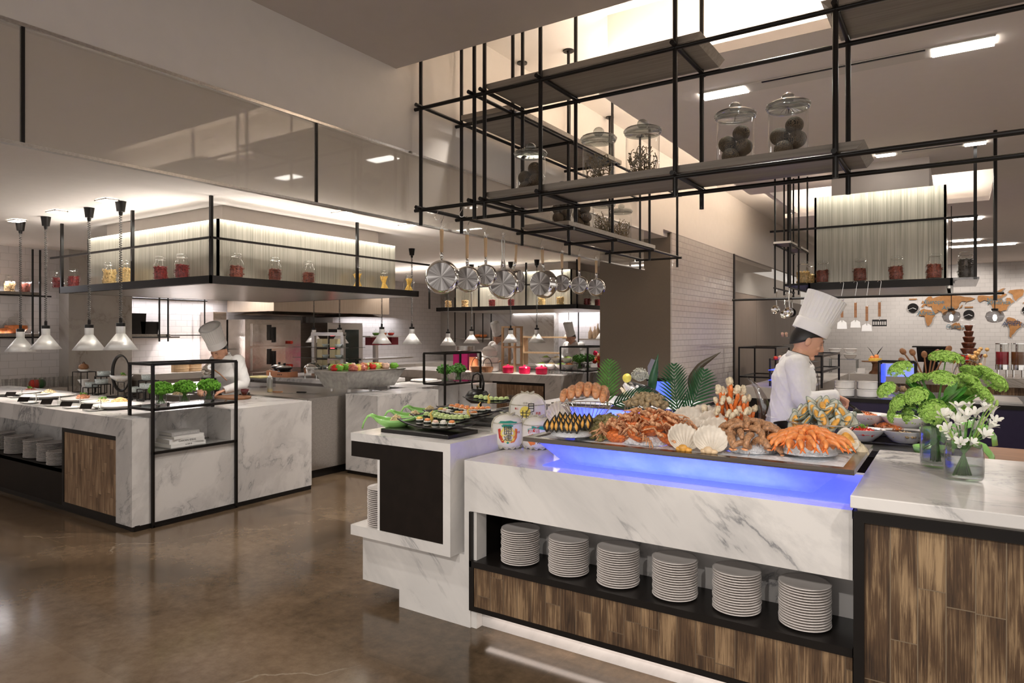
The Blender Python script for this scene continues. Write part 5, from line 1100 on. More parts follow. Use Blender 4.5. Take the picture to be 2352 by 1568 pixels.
def ice_tray(name, label, rim, base, zb, zr, power, feet=False):
    x0, x1, y0, y1 = rim; a0, a1, b0, b1 = base; cx, cy = (x0+x1)/2, (y0+y1)/2
    o = thing(name, label, 'ice tray', (cx, cy, zb)); T = lambda mb: mb.xf(Matrix.Translation((-cx, -cy, -zb)))
    def pan_(c): mb = MB(); mb.v = list(c); mb.f = [(0, 1, 2, 3)]; mb.mi = [0]; return T(mb)
    w = .035
    for nm_, q in (('front_panel', ((a0, b0, zb), (a1, b0, zb), (x1-w, y0+w, zr), (x0+w, y0+w, zr))), ('back_panel', ((a0, b1, zb), (a1, b1, zb), (x1-w, y1-w, zr), (x0+w, y1-w, zr))),
                   ('end_panel', ((a0, b0, zb), (a0, b1, zb), (x0+w, y1-w, zr), (x0+w, y0+w, zr))), ('end_panel', ((a1, b0, zb), (a1, b1, zb), (x1-w, y1-w, zr), (x1-w, y0+w, zr)))):
        obj(nm_, pan_(q), M['frost'], o)
    rm = MB(); 
    for bx in ((x0, x1, y0, y0+w+.01), (x0, x1, y1-w-.01, y1), (x0, x0+w+.01, y0+w+.01, y1-w-.01), (x1-w-.01, x1, y0+w+.01, y1-w-.01)): rm.box(*bx, zr-.018, zr+.004)
    obj('steel_rim', T(rm), M['rim'], o)
    obj('crushed_ice', T(MB().grid(lambda a, b_: (x0+w+a*(x1-x0-2*w), y0+w+b_*(y1-y0-2*w), zr-.006+.008*math.sin(a*37)*math.sin(b_*23)), 60, 24)), M['ice'], o, smooth=True)
    # its own blue lamps along the bottom edge, inside the box
    for yy_, rx in ((b0+.05, 1), ((b0+b1)/2, 0)):
        l = area((cx, yy_, zb+.012), (PI, 0, 0), (a1-a0)*.86, .04, power*(1 if rx else .6), (.05, .075, 1))
    return o
M['rim'] = streak('dark_steel_rim', (.13, .105, .09), (.22, .19, .165), (2, 60, 60), .22, 1)
ice_tray('ice_tray', 'long ice tray with a steel rim glowing blue, full of seafood', (-1.89, -.335, 2.98, 3.70), (-1.72, -.512, 3.13, 3.58), .910, 1.050, 5)
c = at(1266, 925, z=1.10); ax = c.x
t = thing('riser_counter', 'raised marble plinth behind the seafood counter under the rear ice tray', 'counter', (ax+.1, c.y+.0, 0)); cy2 = c.y
obj('plinth_body', MB().box(.04, 1.25, .10, .95, 0, .955), M['marble'], t)
ice_tray('ice_tray', 'second ice tray glowing blue behind the lobster basket', (ax, ax+.95, cy2, cy2+.8), (ax+.17, ax+.78, cy2+.12, cy2+.68), .957, 1.10, 4)
ZI = 1.052
# ------------------------------------------------------------------ seafood
rr = random.Random(21)
M['mus'] = mat('mussel_shell_black', (.028, .026, .020), .28, var=.6, scale=30); M['musg'] = mat('mussel_shell_green', (.17, .22, .19), .25, var=.5, scale=25); M['musin'] = mat('pearly_shell', (.55, .56, .47), .25, var=.2, scale=20)
M['musmeat'] = mat('orange_mussel_meat', (.80, .40, .08), .35, var=.3, scale=40); M['scal'] = mat('scallop_shell', (.74, .67, .57), .4, var=.14, scale=25); M['meat'] = mat('scallop_meat', (.78, .58, .36), .4, var=.2, scale=30)
M['snail'] = mat('snail_shell', (.28, .24, .10), .4, var=.7, scale=40); M['snail_i'] = mat('snail_opening', (.60, .44, .20), .4, var=.2)
M['crab'] = mat('boiled_crab', (.86, .19, .05), .35, var=.5, scale=70, bump=.4); M['crab2'] = mat('spotted_crab', (.90, .38, .20), .4, var=.5, scale=120, bump=.3)
M['mantis'] = mat('mantis_shrimp', (.42, .22, .11), .4, var=.45, scale=70); M['prawn'] = mat('boiled_prawn', (.88, .30, .09), .3, var=.22, scale=50); M['legm'] = mat('crab_leg_orange', (.85, .20, .04), .35, var=.3, scale=40)
M['flesh'] = mat('white_crab_flesh', (.82, .70, .50), .5, var=.2, scale=80, bump=.5); M['lob'] = mat('lobster_tail', (.70, .33, .16), .35, var=.35, scale=60); M['whelk'] = mat('whelk_shell', (.40, .30, .17), .5, var=.5, scale=70)
def E3(x, y, z): return Euler((x, y, z)).to_matrix().to_4x4()
SEEN = {}
def place(key, build, p, rot, label, cat, group, sc=1.0):
    SEEN[label] = SEEN.get(label, 0)+1
    if SEEN[label] > 1: label += ', '+('', '', 'second', 'third', 'fourth', 'fifth', 'sixth', 'seventh')[min(7, SEEN[label])]+' one'
    if key not in jar0: o = build(); jar0[key] = o; o['category'] = cat; o.location = p
    else: o = again(jar0[key], p)
    o.rotation_euler = rot; o.scale = (sc,)*3; o['label'] = label; o['group'] = group
    return o
def tear(mb, r, h, f=1, flat=.55):
    m = MB()
    def fn(a, b):
        w_ = math.sin(PI*b)**.75*(.55+.45*math.sin(PI*b*.9+.5)); return (r*w_*math.cos(2*PI*a), r*w_*flat*math.sin(2*PI*a), h*(b-.5)*f)
    return mb.add(m.grid(fn, 14, 10))
def halfshell(w_, l_, d_, n=14, rib=0, fan=False):
    def fn(a, b):
        an = (a-.5)*2; rr_ = b
        if fan: th = an*1.38; ss = (math.cos(th)**.72)*(1+.018*math.cos(an*46)); x = math.sin(th)*l_*rr_*ss; y = math.cos(th)*l_*rr_*ss; return (x*w_*1.06, y, -d_*1.3*math.sin(PI*min(1, rr_*.85))*math.cos(an*1.3)+rib*math.cos(an*46)*rr_)
        th = a*2*PI; x = math.cos(th)*w_*rr_; y = math.sin(th)*l_*rr_; y += .0; return (x*(1-.35*(y/l_) if l_ else 1), y, d_*rr_**2.2)
    return MB().grid(fn, 92 if fan else n, 12 if fan else 5)
def t_empty(nm_): return thing(nm_, '', '', (0, 0, 0))
def b_mussel():
    o = t_empty('mussel'); obj('shell', tear(MB(), .021, .075), M['mus'], o, smooth=True); obj('meat_edge', tear(MB(), .010, .055, flat=1.3).xf(Matrix.Translation((0, -.0035, 0))), M['musmeat'], o, smooth=True); return o
def b_gmussel():
    o = t_empty('green_mussel'); obj('shell', halfshell(.024, .046, .016, 20), M['musg'], o, smooth=True, thick=.002); obj('shell_lining', halfshell(.0215, .043, .0135, 20).xf(Matrix.Translation((0, 0, .0022))), M['musin'], o, smooth=True); obj('meat', MB().ball((.0, .004, .009), (.012, .026, .007), 12, 8, .1), M['musmeat'], o, smooth=True); return o
def b_scallop():
    o = t_empty('scallop'); obj('shell', halfshell(1.0, .118, .018, rib=.0012, fan=True), M['scal'], o, smooth=True, thick=.003); return o
def b_snail():
    o = t_empty('sea_snail'); m = MB()
    for i in range(16): a = i*.62; k = 1-i/17; m.ball((.011*k*math.cos(a), .011*k*math.sin(a), .004+i*.0021), .015*k+.002, 8, 6)
    obj('spiral_shell', m, M['snail'], o, smooth=True); obj('opening', MB().lathe([(0, .001), (.008, .0), (.0115, .003), (.009, .006)], 14).xf(Matrix.Translation((.014, 0, .001)) @ E3(0, R(70), 0)), M['snail_i'], o, smooth=True); return o
def b_crab():
    o = t_empty('crab'); m = MB().ball((0, 0, .022), (.058, .045, .024), 20, 12, .10)
    for i in range(40): a = rr.uniform(0, 2*PI); q = rr.random()**.5; p = Vector((.05*q*math.cos(a), .038*q*math.sin(a), .04-.014*q)); m.tube([p, p+Vector((0, 0, .009))], [.003, .0006], 4)
    obj('carapace', m, M['crab'], o, smooth=True)
    for s in (-1, 1):
        for k in range(4):
            y = -.02+k*.015; obj('leg', MB().tube([(s*.045, y, .02), (s*.085, y*1.6, .045), (s*.12, y*2.2, .018), (s*.135, y*2.4, .0)], [.006, .0055, .004, .001], 6), M['crab2'], o, smooth=True)
        obj('claw', MB().tube([(s*.035, .03, .02), (s*.06, .06, .03), (s*.045, .085, .03)], [.007, .008, .011], 8).ball((s*.035, .097, .03), (.013, .022, .010), 10, 6).tube([(s*.028, .108, .032), (s*.022, .13, .03)], [.006, .0012], 6), M['crab2'], o, smooth=True)
    return o
def seg_tube(mb, pts, rs, seg=8, flat=.8):
    P_ = [Vector(p) for p in pts]; n_ = 34; qs = []; R_ = []
    for i in range(n_+1):
        f = i/n_*(len(P_)-1); k = min(int(f), len(P_)-2); g_ = f-k; qs.append(P_[k].lerp(P_[k+1], g_)); R_.append((rs[k]*(1-g_)+rs[k+1]*g_)*(1+.17*((i/n_*seg) % 1)))
    return mb.tube(qs, R_, 9, flat=flat)
def arc(n, r, a0, a1, sc=1): return [(r*math.cos(a0+(a1-a0)*i/n), 0, r*math.sin(a0+(a1-a0)*i/n)) for i in range(n+1)]
def b_mantis():
    o = t_empty('mantis_shrimp'); obj('segmented_body', seg_tube(MB(), arc(8, .075, 2.6, .5), [.010, .016, .018, .018, .018, .018, .017, .015, .011], 11, 1.25), M['mantis'], o, smooth=True)
    obj('legs', MB().tube([(-.06, .012, .02), (-.05, .016, -.01)], [.002, .001], 4).tube([(-.03, .014, .05), (-.02, .02, .03)], [.002, .001], 4).tube([(.02, .014, .05), (.015, .022, .03)], [.002, .001], 4).tube([(-.03, -.014, .05), (-.02, -.02, .03)], [.002, .001], 4), M['mantis'], o)
    obj('tail_fan', MB().ball((.07, 0, .028), (.012, .022, .006), 10, 6), M['lob'], o, smooth=True); return o
def b_prawn():
    o = t_empty('prawn'); obj('curled_body', seg_tube(MB(), arc(8, .030, 3.0, -.1), [.009, .013, .0145, .014, .013, .0115, .0095, .007, .004], 7), M['prawn'], o, smooth=True)
    obj('tail', MB().tube([(.031, 0, -.002), (.034, .006, -.016), (.036, .010, -.022)], [.004, .003, .001], 5, flat=.5).tube([(.031, 0, -.002), (.034, -.006, -.016), (.036, -.010, -.022)], [.004, .003, .001], 5), M['legm'], o, smooth=True); return o
def b_leg():
    o = t_empty('snow_crab_leg'); obj('leg_shell', MB().tube([(0, 0, 0), (.004, 0, .06), (-.006, 0, .12), (.0, 0, .15)], [.007, .012, .014, .010], 8, flat=.65), M['legm'], o, smooth=True); obj('leg_flesh', MB().ball((0, 0, .165), (.020, .016, .024), 10, 7, .22).ball((.01, 0, .145), (.014, .014, .014), 8, 6, .25), M['flesh'], o, smooth=True); return o
def b_lobster():
    o = t_empty('lobster'); obj('tail_shell', seg_tube(MB(), arc(8, .085, 2.7, .35), [.010, .018, .021, .022, .021, .020, .018, .015, .008], 8, 1.05), M['lob'], o, smooth=True); return o
def b_whelk():
    o = t_empty('whelk'); m = MB()
    for i in range(14): a = i*.9; k = 1-i/15; m.ball((.008*k*math.cos(a), .008*k*math.sin(a), i*.0036), .017*k+.001, 8, 6, .1)
    obj('spiral_shell', m, M['whelk'], o, smooth=True); return o
# wire baskets
def basket(loc, r, h, label, rb=.07, tiltz=0, rx=0):
    t = thing('seafood_basket', label, 'basket', loc, 0, 'wire seafood baskets'); t.rotation_euler = (rx, 0, tiltz)
    obj('rim', MB().tube([(r*math.cos(a), r*math.sin(a), h) for a in [i*2*PI/40 for i in range(41)]], .0035, 6, False).tube([(rb*math.cos(a), rb*math.sin(a), .003) for a in [i*2*PI/30 for i in range(31)]], .003, 6, False), M['chrome'], t, smooth=True)
    wv_ = MB()
    for i in range(30): a = i*2*PI/30; wv_.tube([(rb*math.cos(a), rb*math.sin(a), .003), (r*math.cos(a), r*math.sin(a), h)], .0016, 4)
    obj('wires', wv_, M['chrome'], t); return t
def bowl(loc, r, h, label, m='glass_j', name='glass_bowl'):
    return solo(name, MB().lathe([(0, .004), (r*.6, .004), (r*.95, h*.7), (r, h), (r*.97, h), (r*.9, h*.7), (r*.55, .010), (0, .010)], 36), M[m], loc, label, 'bowl', smooth=True)
def clock(a, n, i):
    h = (3-a/(2*PI)*12) % 12; k = int(round(h*2))/2 % 12; k = 12 if k < .5 else k; W = ('twelve', 'one', 'two', 'three', 'four', 'five', 'six', 'seven', 'eight', 'nine', 'ten', 'eleven', 'twelve'); return W[int(k)] if k == int(k) else 'half past '+W[int(k)]
od = lambda i: ('first', 'second', 'third', 'fourth', 'fifth', 'sixth', 'seventh', 'eighth', 'ninth', 'tenth', 'eleventh', 'twelfth')[i % 12]
# dark mussels standing in their bowl
c = at(1312, 990, z=1.09); bowl((c.x, c.y, ZI), .125, .055, 'round glass bowl of upright dark mussels at the left of the ice tray')
solo('bowl_ice', MB().lathe([(.105, .02), (.1, .035), (0, .042)], 24), M['ice'], (c.x, c.y, ZI), 'crushed ice in the mussel bowl', 'ice', smooth=True)['kind'] = 'stuff'
for j in range(3):
    for i in range(8 - (j != 1)):
        x = (i-3.3)*.027; y = -.065+j*.052; px = c.x+x*.95+y*.2; py = c.y+y+x*.15
        place('mussel', b_mussel, (px, py, ZI+.07+.012*j), (R(-14+rr.uniform(-6, 6)), R(rr.uniform(-8, 8)), R(25+rr.uniform(-15, 15))), '%s dark mussel of the %s row in the mussel bowl' % (od(i), ('front', 'middle', 'back')[j]), 'mussel', 'dark mussels in the bowl', rr.uniform(.9, 1.1))
def heap(n, cx, cy, rx, ry, h, seed, z0=ZI):
    r_ = random.Random(seed); out = []
    for i in range(n):
        a = i*2.399; q = math.sqrt((i+.5)/n); out.append((cx+rx*q*math.cos(a), cy+ry*q*math.sin(a), z0+h*(1-q**1.7), q, a))
    return out
def side(u, p): return 'left' if u < p[0]-.02 else 'right' if u > p[0]+.02 else 'middle'
def named(p, c_, rx, ry, h, z0=ZI):
    zf = (p[2]-z0)/h if h else 0; fr = 'top' if zf > .7 else 'bottom' if zf < .25 else 'middle height'
    dx = (p[0]-c_.x)/rx; dy = (p[1]-c_.y)/ry; fx_ = int(round((dx+1)*4)); fy_ = int(round((dy+1)*4)); w1 = ('far left', 'far left', 'left', 'left of middle', 'middle', 'right of middle', 'right', 'far right', 'far right')[max(0, min(8, fx_))]; w2 = ('frontmost', 'frontmost', 'front', 'mid-front', 'centre', 'mid-back', 'back', 'rearmost', 'rearmost')[max(0, min(8, fy_))]; return '%s, %s, %s' % (fr, w2, w1)
def pile(key, build, n, u, v, rx, ry, h, cat, what, group, rotf, sc=(.9, 1.15), z0=ZI, lift=.0, seed=1):
    c_ = at(u, v, z=z0)
    core = MB().lathe([(1, 0), (.8, .45), (.45, .85), (0, 1)], 16)
    o = solo('ice_core', core.xf(Matrix.Diagonal((rx*.8, ry*.8, h*.85, 1))), M['ice'], (c_.x, c_.y, z0-.004), 'crushed ice heaped under the %s' % group, 'ice', smooth=True); o['kind'] = 'stuff'
    for i, p in enumerate(heap(n, c_.x, c_.y, rx, ry, h, seed, z0)):
        place(key, build, (p[0], p[1], p[2]+lift), rotf(p), '%s in the %s: %s' % (cat, what, named(p, c_, rx, ry, h, z0)), cat, group, rr.uniform(*sc))
    return c_
U = rr.uniform
pile('snail', b_snail, 60, 1394, 1000, .16, .14, .085, 'sea snail', 'snail heap', 'green brown snails on the ice', lambda p: (U(-.8, .8), U(-.8, .8), U(0, 6)), (1.0, 1.35), seed=3)
pile('crab', b_crab, 21, 1490, 1012, .20, .17, .095, 'crab', 'crab heap', 'orange crabs on the ice', lambda p: (U(-.5, .5)+.5, U(-.5, .5), U(-.8, .8)+3.1), (.85, 1.05), lift=.005, seed=4)
# scallops leaning in rows
for i, (u, v, s, lb) in enumerate(((1578, 1036, 1.0, 'front left scallop shell holding orange meat'), (1636, 1041, 1.0, 'front right scallop shell with pale meat and a dark edge'), (1602, 1020, 1.05, 'ribbed brownish scallop shell in the middle row, left'), (1652, 1024, 1.1, 'ribbed cream scallop shell in the middle row, right'),
                                   (1586, 1006, 1.15, 'pale scallop shell at the left of the back row'), (1622, 1004, 1.2, 'tallest scallop shell in the centre of the back row'), (1668, 1010, 1.15, 'scallop shell at the right of the back row'), (1642, 1012, 1.05, 'scallop shell tucked behind the right middle one'), (1568, 1012, .95, 'scallop shell peeking out beside the crab heap'))):
    c = at(u, v, z=ZI); o = place('scallop', b_scallop, (c.x, c.y, ZI+.004+(.02 if i > 3 else 0)), (R(66), 0, R(33+U(-14, 14))), lb, 'scallop', 'scallop shells on the ice', s*1.12)
    if i < 4: solo('scallop_meat', MB().ball((0, 0, .016), (.022, .016, .018), 12, 8, .06).ball((.024, .006, .010), (.018, .014, .012), 10, 7, .1).ball((-.02, 0, .010), (.016, .012, .012), 10, 7, .1), M['meat'] if i != 0 else M['musmeat'], (c.x-.012, c.y-.022, ZI+.0), 'meat lying in the %s' % lb.replace(' holding orange meat', '').replace(' with pale meat and a dark edge', ''), 'scallop meat', 'scallop meats', smooth=True)
pile('mantis', b_mantis, 40, 1722, 1030, .16, .16, .10, 'mantis shrimp', 'shrimp heap', 'brown mantis shrimps on the ice', lambda p: (U(-.25, .25), U(-.1, .5), p[4]+U(-.9, .9)), (.62, .8), lift=-.01, seed=6)
c = at(1852, 1046, z=ZI); bowl((c.x, c.y+.03, ZI), .155, .045, 'shallow glass bowl under the orange prawns', name='prawn_bowl')
for j, (n_, q, hz) in enumerate(((20, .138, .038), (16, .103, .055), (11, .066, .071), (5, .03, .085))):
    for i in range(n_):
        a = i*2*PI/n_+j*.3; p = (c.x+q*math.cos(a), c.y+.03+q*math.sin(a)*1.0, ZI+hz)
        place('prawn', b_prawn, p, (U(-.3, .3), R(-25)+U(-.2, .2), a+U(-.25, .25)), 'prawn at %s o\'clock, %s ring of the prawn bowl' % (clock(a, n_, i), ('outer', 'second', 'third', 'innermost')[j]), 'prawn', 'orange prawns in the bowl', U(1.15, 1.35))
solo('bowl_ice', MB().lathe([(.125, .0), (.1, .06), (.03, .09), (0, .09)], 24), M['ice'], (c.x, c.y+.03, ZI+.012), 'ice core under the prawns', 'ice', smooth=True)['kind'] = 'stuff'
# conch shells at the right end
c = at(1940, 1035, z=ZI)
t = thing('conch_shell', 'open cream conch shell with orange inside at the right end of the tray', 'shell', (c.x, c.y, ZI+.05), R(20)); t.rotation_euler = (R(75), 0, R(25))
obj('shell', halfshell(.052, .055, .025, 24), M['scal'], t, smooth=True, thick=.004); obj('orange_lining', halfshell(.034, .038, .012, 20).xf(Matrix.Translation((0, -.004, .012))), M['musmeat'], t, smooth=True)
m_ = MB()
for i in range(16): a = i*.7; k = 1-i/17; m_.ball((.03*k*math.cos(a), .03*k*math.sin(a), i*.004), .028*k+.003, 10, 7, .18)
solo('spiny_conch', m_, M['flesh'], (c.x+.035, c.y+.02, ZI), 'spiny cream conch shell lying under the open one', 'shell', smooth=True)
c = at(1262, 980, z=ZI); t = thing('scallop', 'upright cream scallop shell between the barrels and the mussel bowl', 'scallop', (c.x, c.y+.1, ZI)); t.rotation_euler = (R(80), 0, R(20)); obj('shell', halfshell(.9, .14, .03, rib=.003, fan=True), M['scal'], t, smooth=True, thick=.004)
# crab legs tower at the back
c = at(1662, 985, y=3.44); cz = ZI-.02
solo('glass_pedestal', MB().lathe([(0, .0), (.07, .0), (.05, .03), (.07, .07), (.10, .09), (.0, .09)], 28), M['glass_r'], (c.x, c.y+.12, ZI), 'glass pedestal carrying the crab legs', 'pedestal', smooth=True)
lv = []
for j, (n_, q, hz, tl) in enumerate(((13, .088, .06, .40), (11, .060, .11, .32), (8, .035, .155, .24), (3, .012, .19, .12))):
    for i in range(n_):
        a = i*2*PI/n_+j*.4; p = (c.x+q*math.cos(a), c.y+.12+q*math.sin(a), cz+hz-.02)
        place('leg', b_leg, p, (tl*math.sin(a), -tl*math.cos(a)*-1*-1, U(0, 6)), 'orange crab leg at %s o\'clock, %s tier of the tower' % (clock(a, n_, i), ('lowest', 'second', 'third', 'top')[j]), 'crab leg', 'crab legs in a tower', U(.72, .9))
# green mussels in the raised basket
c = at(1890, 1010, y=3.56); cb_ = Vector((c.x, 3.56, ZI)); zt_ = at(1890, 968, y=cb_.y).z; basket(tuple(cb_), .16, zt_-ZI, 'wide wire basket raised over the prawns, heaped with green mussels', .05)
for i, p in enumerate(heap(34, cb_.x, cb_.y, .135, .12, .09, 9, zt_-.01)):
    place('gmussel', b_gmussel, p[:3], (R(48)+U(-.45, .45), U(-.5, .5), U(-.8, 1.0)), 'open green mussel in the raised basket: %s' % named(p, cb_, .15, .14, .095, zt_-.01), 'mussel', 'green mussels in the basket', U(1.0, 1.3))
# lobsters in a basket on the rear tray, whelks in a tilted basket
c = at(1348, 955, y=3.50); cb_ = Vector((c.x, 3.50, ZI)); zt_ = at(1348, 928, y=cb_.y).z; basket(tuple(cb_), .15, zt_-ZI, 'wide wire basket heaped with peeled lobster tails, left rear', .05)
for i in range(11):
    x = (i-5)*.026; h_ = .045*(1-(abs(i-5)/6)**2); place('lobster', b_lobster, (cb_.x+x*.8, cb_.y+x*.3+(.02 if i % 2 else -.02), zt_-.03+h_), (0, 0, R(105)+U(-.12, .12)), '%s lobster tail from the left in the raised basket' % od(i), 'lobster tail', 'lobster tails in the basket', U(1.0, 1.15))
c = at(1490, 965, y=3.60); cb_ = Vector((c.x, 3.60, ZI+.06)); basket((cb_.x, cb_.y, ZI+.06), .13, .075, 'tilted round wire basket of small whelks beside the palm leaf', .09, R(20), R(38))
for i, p in enumerate(heap(26, cb_.x, cb_.y-.02, .10, .06, .06, 9, ZI+.135)): place('whelk', b_whelk, p[:3], (U(-1.5, 1.5), U(-1.5, 1.5), U(0, 6)), 'brown whelk in the tilted basket: %s' % named(p, Vector((cb_.x, cb_.y-.02)), .11, .06, .06, ZI+.1), 'whelk', 'whelks in the tilted basket', U(.9, 1.2))
# palm leaves
M['palm'] = mat('palm_green', (.09, .26, .05), .35, var=.4, scale=20); M['palmd'] = mat('dark_palm_green', (.025, .10, .04), .32, var=.4, scale=20)
def palm(base, tip, bend, n, ll, m, label, nrm=None, name='palm_leaf'):
    B = Vector(base); T_ = Vector(tip); t = thing(name, label, 'leaf', base); L_ = T_-B; mid = L_*.5+Vector(bend); pts = []
    for i in range(13): s = i/12; pts.append(mid*(2*s*(1-s))+L_*(s*s))
    obj('midrib', MB().tube(pts, [.006-.0045*i/12 for i in range(13)], 6), m, t, smooth=True)
    mb = MB(); vd = (Vector((0, 0, EYE))-B).normalized()
    n = int(n*.62)
    for i in range(n):
        s = .12+.86*i/(n-1); p = mid*(2*s*(1-s))+L_*(s*s); q = mid*(2*(s+.02)*(1-s-.02))+L_*((s+.02)**2); tg = (q-p).normalized(); sd = tg.cross(vd).normalized(); l = ll*1.25*(math.sin(PI*min(1, s*.78+.2))**.7)
        for sg in (-1, 1):
            d = (tg*.95+sd*sg*.7+vd*rr.uniform(-.15, .3)).normalized(); nn_ = d.cross(vd).normalized(); dr = Vector((0, 0, -1))
            k = len(mb.v); w_ = .0058
            for j, f in enumerate((0, .3, .65, 1)):
                cpt = p+d*l*f+dr*l*.18*f*f; ww = w_*(.5, 1, .75, .05)[j]; mb.v += [tuple(cpt+nn_*ww), tuple(cpt+vd*ww*.5), tuple(cpt-nn_*ww)]
            for j in range(3): a = k+j*3; mb.face((a, a+1, a+4, a+3)); mb.face((a+1, a+2, a+5, a+4))
    obj('leaflets', mb, m, t); return t
def pz(u, v, y): return tuple(at(u, v, y=y))
y_ = 3.72
palm(pz(1395, 935, y_), pz(1400, 828, y_), (0, 0, 0), 20, .105, M['palm'], 'light green upright palm leaf behind the lobster basket')
palm(pz(1398, 935, y_-.03), pz(1500, 905, y_-.03), (0, 0, .03), 22, .10, M['palmd'], 'dark palm leaf lying right over the rear tray')
palm(pz(1562, 965, 3.62), pz(1548, 838, 3.62), (-.02, 0, 0), 24, .115, M['palmd'], 'dark palm leaf standing before the tiled pillar, left of two')
palm(pz(1566, 970, 3.60), pz(1618, 850, 3.60), (.03, 0, 0), 24, .115, M['palmd'], 'dark palm leaf leaning right before the tiled pillar')
def blade(pts, wd, m, label, name, cat='leaf', thick=.002, n=14, vd=None):
    P_ = [Vector(p) for p in pts]; mb = MB(); vd = vd or (Vector((0, 0, EYE))-P_[0]).normalized()
    for i in range(n+1):
        f = i/n*(len(P_)-1); k = min(int(f), len(P_)-2); p = P_[k].lerp(P_[k+1], f-k); tg = (P_[k+1]-P_[k]).normalized(); sd = tg.cross(vd).normalized(); w_ = wd(i/n); mb.v += [tuple(p+sd*w_-P_[0]), tuple(p-sd*w_-P_[0])]
    for i in range(n): mb.face((2*i, 2*i+1, 2*i+3, 2*i+2))
    return solo(name, mb, m, tuple(P_[0]), label, cat, smooth=True, thick=thick)
blade([pz(1590, 905, 3.75), pz(1588, 870, 3.75), pz(1610, 838, 3.75), pz(1656, 808, 3.75)], lambda s: .022*math.sin(PI*(s*.85+.15))+.0008, mat('dark_banana_leaf', (.07, .055, .035), .4), 'dark curved pointed leaf rising behind the palm leaves', 'curved_leaf')
M['acry'] = glassm('bent_acrylic', (.80, .80, .82), .18, .05, .8)
blade([pz(1716, 866, 3.64), pz(1738, 888, 3.64), pz(1752, 920, 3.64), pz(1757, 950, 3.64), pz(1755, 975, 3.64), pz(1752, 992, 3.64)], lambda s: .004+.026*min(1, s*2.2), M['acry'], 'curved clear acrylic fin behind the mantis shrimps', 'acrylic_fin', 'ornament', .006)
# fish head with a lemon in its mouth, on the rear tray
fs, t, b = nmat('salmon_skin'); tc = N(t, 'ShaderNodeTexCoord'); sp = N(t, 'ShaderNodeSeparateXYZ'); t.links.new(tc.outputs['Object'], sp.inputs[0]); nz = N(t, 'ShaderNodeTexNoise', Scale=45.0); t.links.new(tc.outputs['Object'], nz.inputs[0])
ma_ = N(t, 'ShaderNodeMath', operation='MULTIPLY_ADD'); ma_.inputs[1].default_value = .09; t.links.new(nz.outputs[0], ma_.inputs[0]); t.links.new(sp.outputs[2], ma_.inputs[2]); r = ramp(t, ma_.outputs[0], [(.045, (.75, .72, .68)), (.075, (.03, .032, .035))]); t.links.new(r.outputs[0], b.inputs[0]); b.inputs['Roughness'].default_value = .2; b.inputs['Metallic'].default_value = .3
c = at(1468, 905, y=4.5); t = thing('salmon_head', 'whole salmon head pointing left with a lemon in its mouth, rear tray', 'fish', tuple(c)); t.rotation_euler = (0, R(38), R(25))
obj('head', MB().grid(lambda a, b_: (-.13+.30*b_, (.012+.062*math.sin(min(1, b_*1.05+.06)*PI*.55))*math.cos(2*PI*a)*.75, .0+(.015+.085*math.sin(min(1, b_*1.05+.05)*PI*.55))*math.sin(2*PI*a)), 28, 16), fs, t, smooth=True)
obj('lower_jaw', MB().tube([(.0, 0, -.05), (-.07, 0, -.055), (-.13, 0, -.045)], [.03, .022, .008], 10, flat=.7), M['flesh'], t, smooth=True); obj('gill', MB().ball((.10, -.035, -.01), (.03, .01, .055), 12, 8), M['red'], t, smooth=True)
obj('eye', MB().ball((-.045, -.030, .035), (.012, .006, .012), 12, 8), M['china'], t, smooth=True)
c = at(1440, 868, y=4.42); solo('lemon', MB().lathe([(0, -.042), (.010, -.036), (.028, -.02), (.032, 0), (.028, .02), (.010, .036), (0, .042)], 20), mat('lemon_yellow', (.78, .66, .10), .4, var=.1, scale=60, bump=.2), tuple(c), 'yellow lemon in the mouth of the salmon head', 'lemon', smooth=True, rz=(R(70), 0, R(30)))
c = at(1496, 872, y=4.62); blade([tuple(at(1496, 905, y=4.62)), tuple(at(1500, 868, y=4.62)), tuple(at(1512, 812, y=4.62))], lambda s: .03*math.sin(PI*(s*.8+.2))+.001, M['palmd'], 'folded green leaf standing behind the salmon head', 'green_leaf')
solo('baby_breath', fluff(.06, 5, 160, 1.0, .9, .006), mat('tiny_white_flowers', (.45, .45, .38), .7, var=.6, scale=80), tuple(at(1470, 862, y=4.65)), 'tuft of tiny white flowers behind the salmon head', 'flowers')['kind'] = 'stuff'
M['blueglow'] = emis('blue_lit_acrylic', (.08, .14, 1.0), .9)
t = thing('blue_light_box', 'blue lit acrylic box on the rear tray behind the salmon head', 'light box', tuple(at(1515, 905, y=4.9))); obj('acrylic_block', MB().frus((-.10, .10, -.03, .03), (-.07, .07, -.03, .03), -.15, .10), M['blueglow'], t); obj('dark_lid', MB().box(-.09, .09, -.04, .04, .10, .125), M['blackm'], t)
ob_ = solo('acrylic_sail', MB().prism([(-.03, -.23), (.05, -.23), (.055, .10), (.03, .19), (.0, .20), (-.03, .14)], .012, (0, 0, 0), (1, 0, 0), (0, 0, 1)), glassm('tinted_acrylic', (.62, .58, .80), .15), tuple(at(1497, 882, y=5.0)), 'tall violet tinted acrylic sail behind the light box', 'ornament')
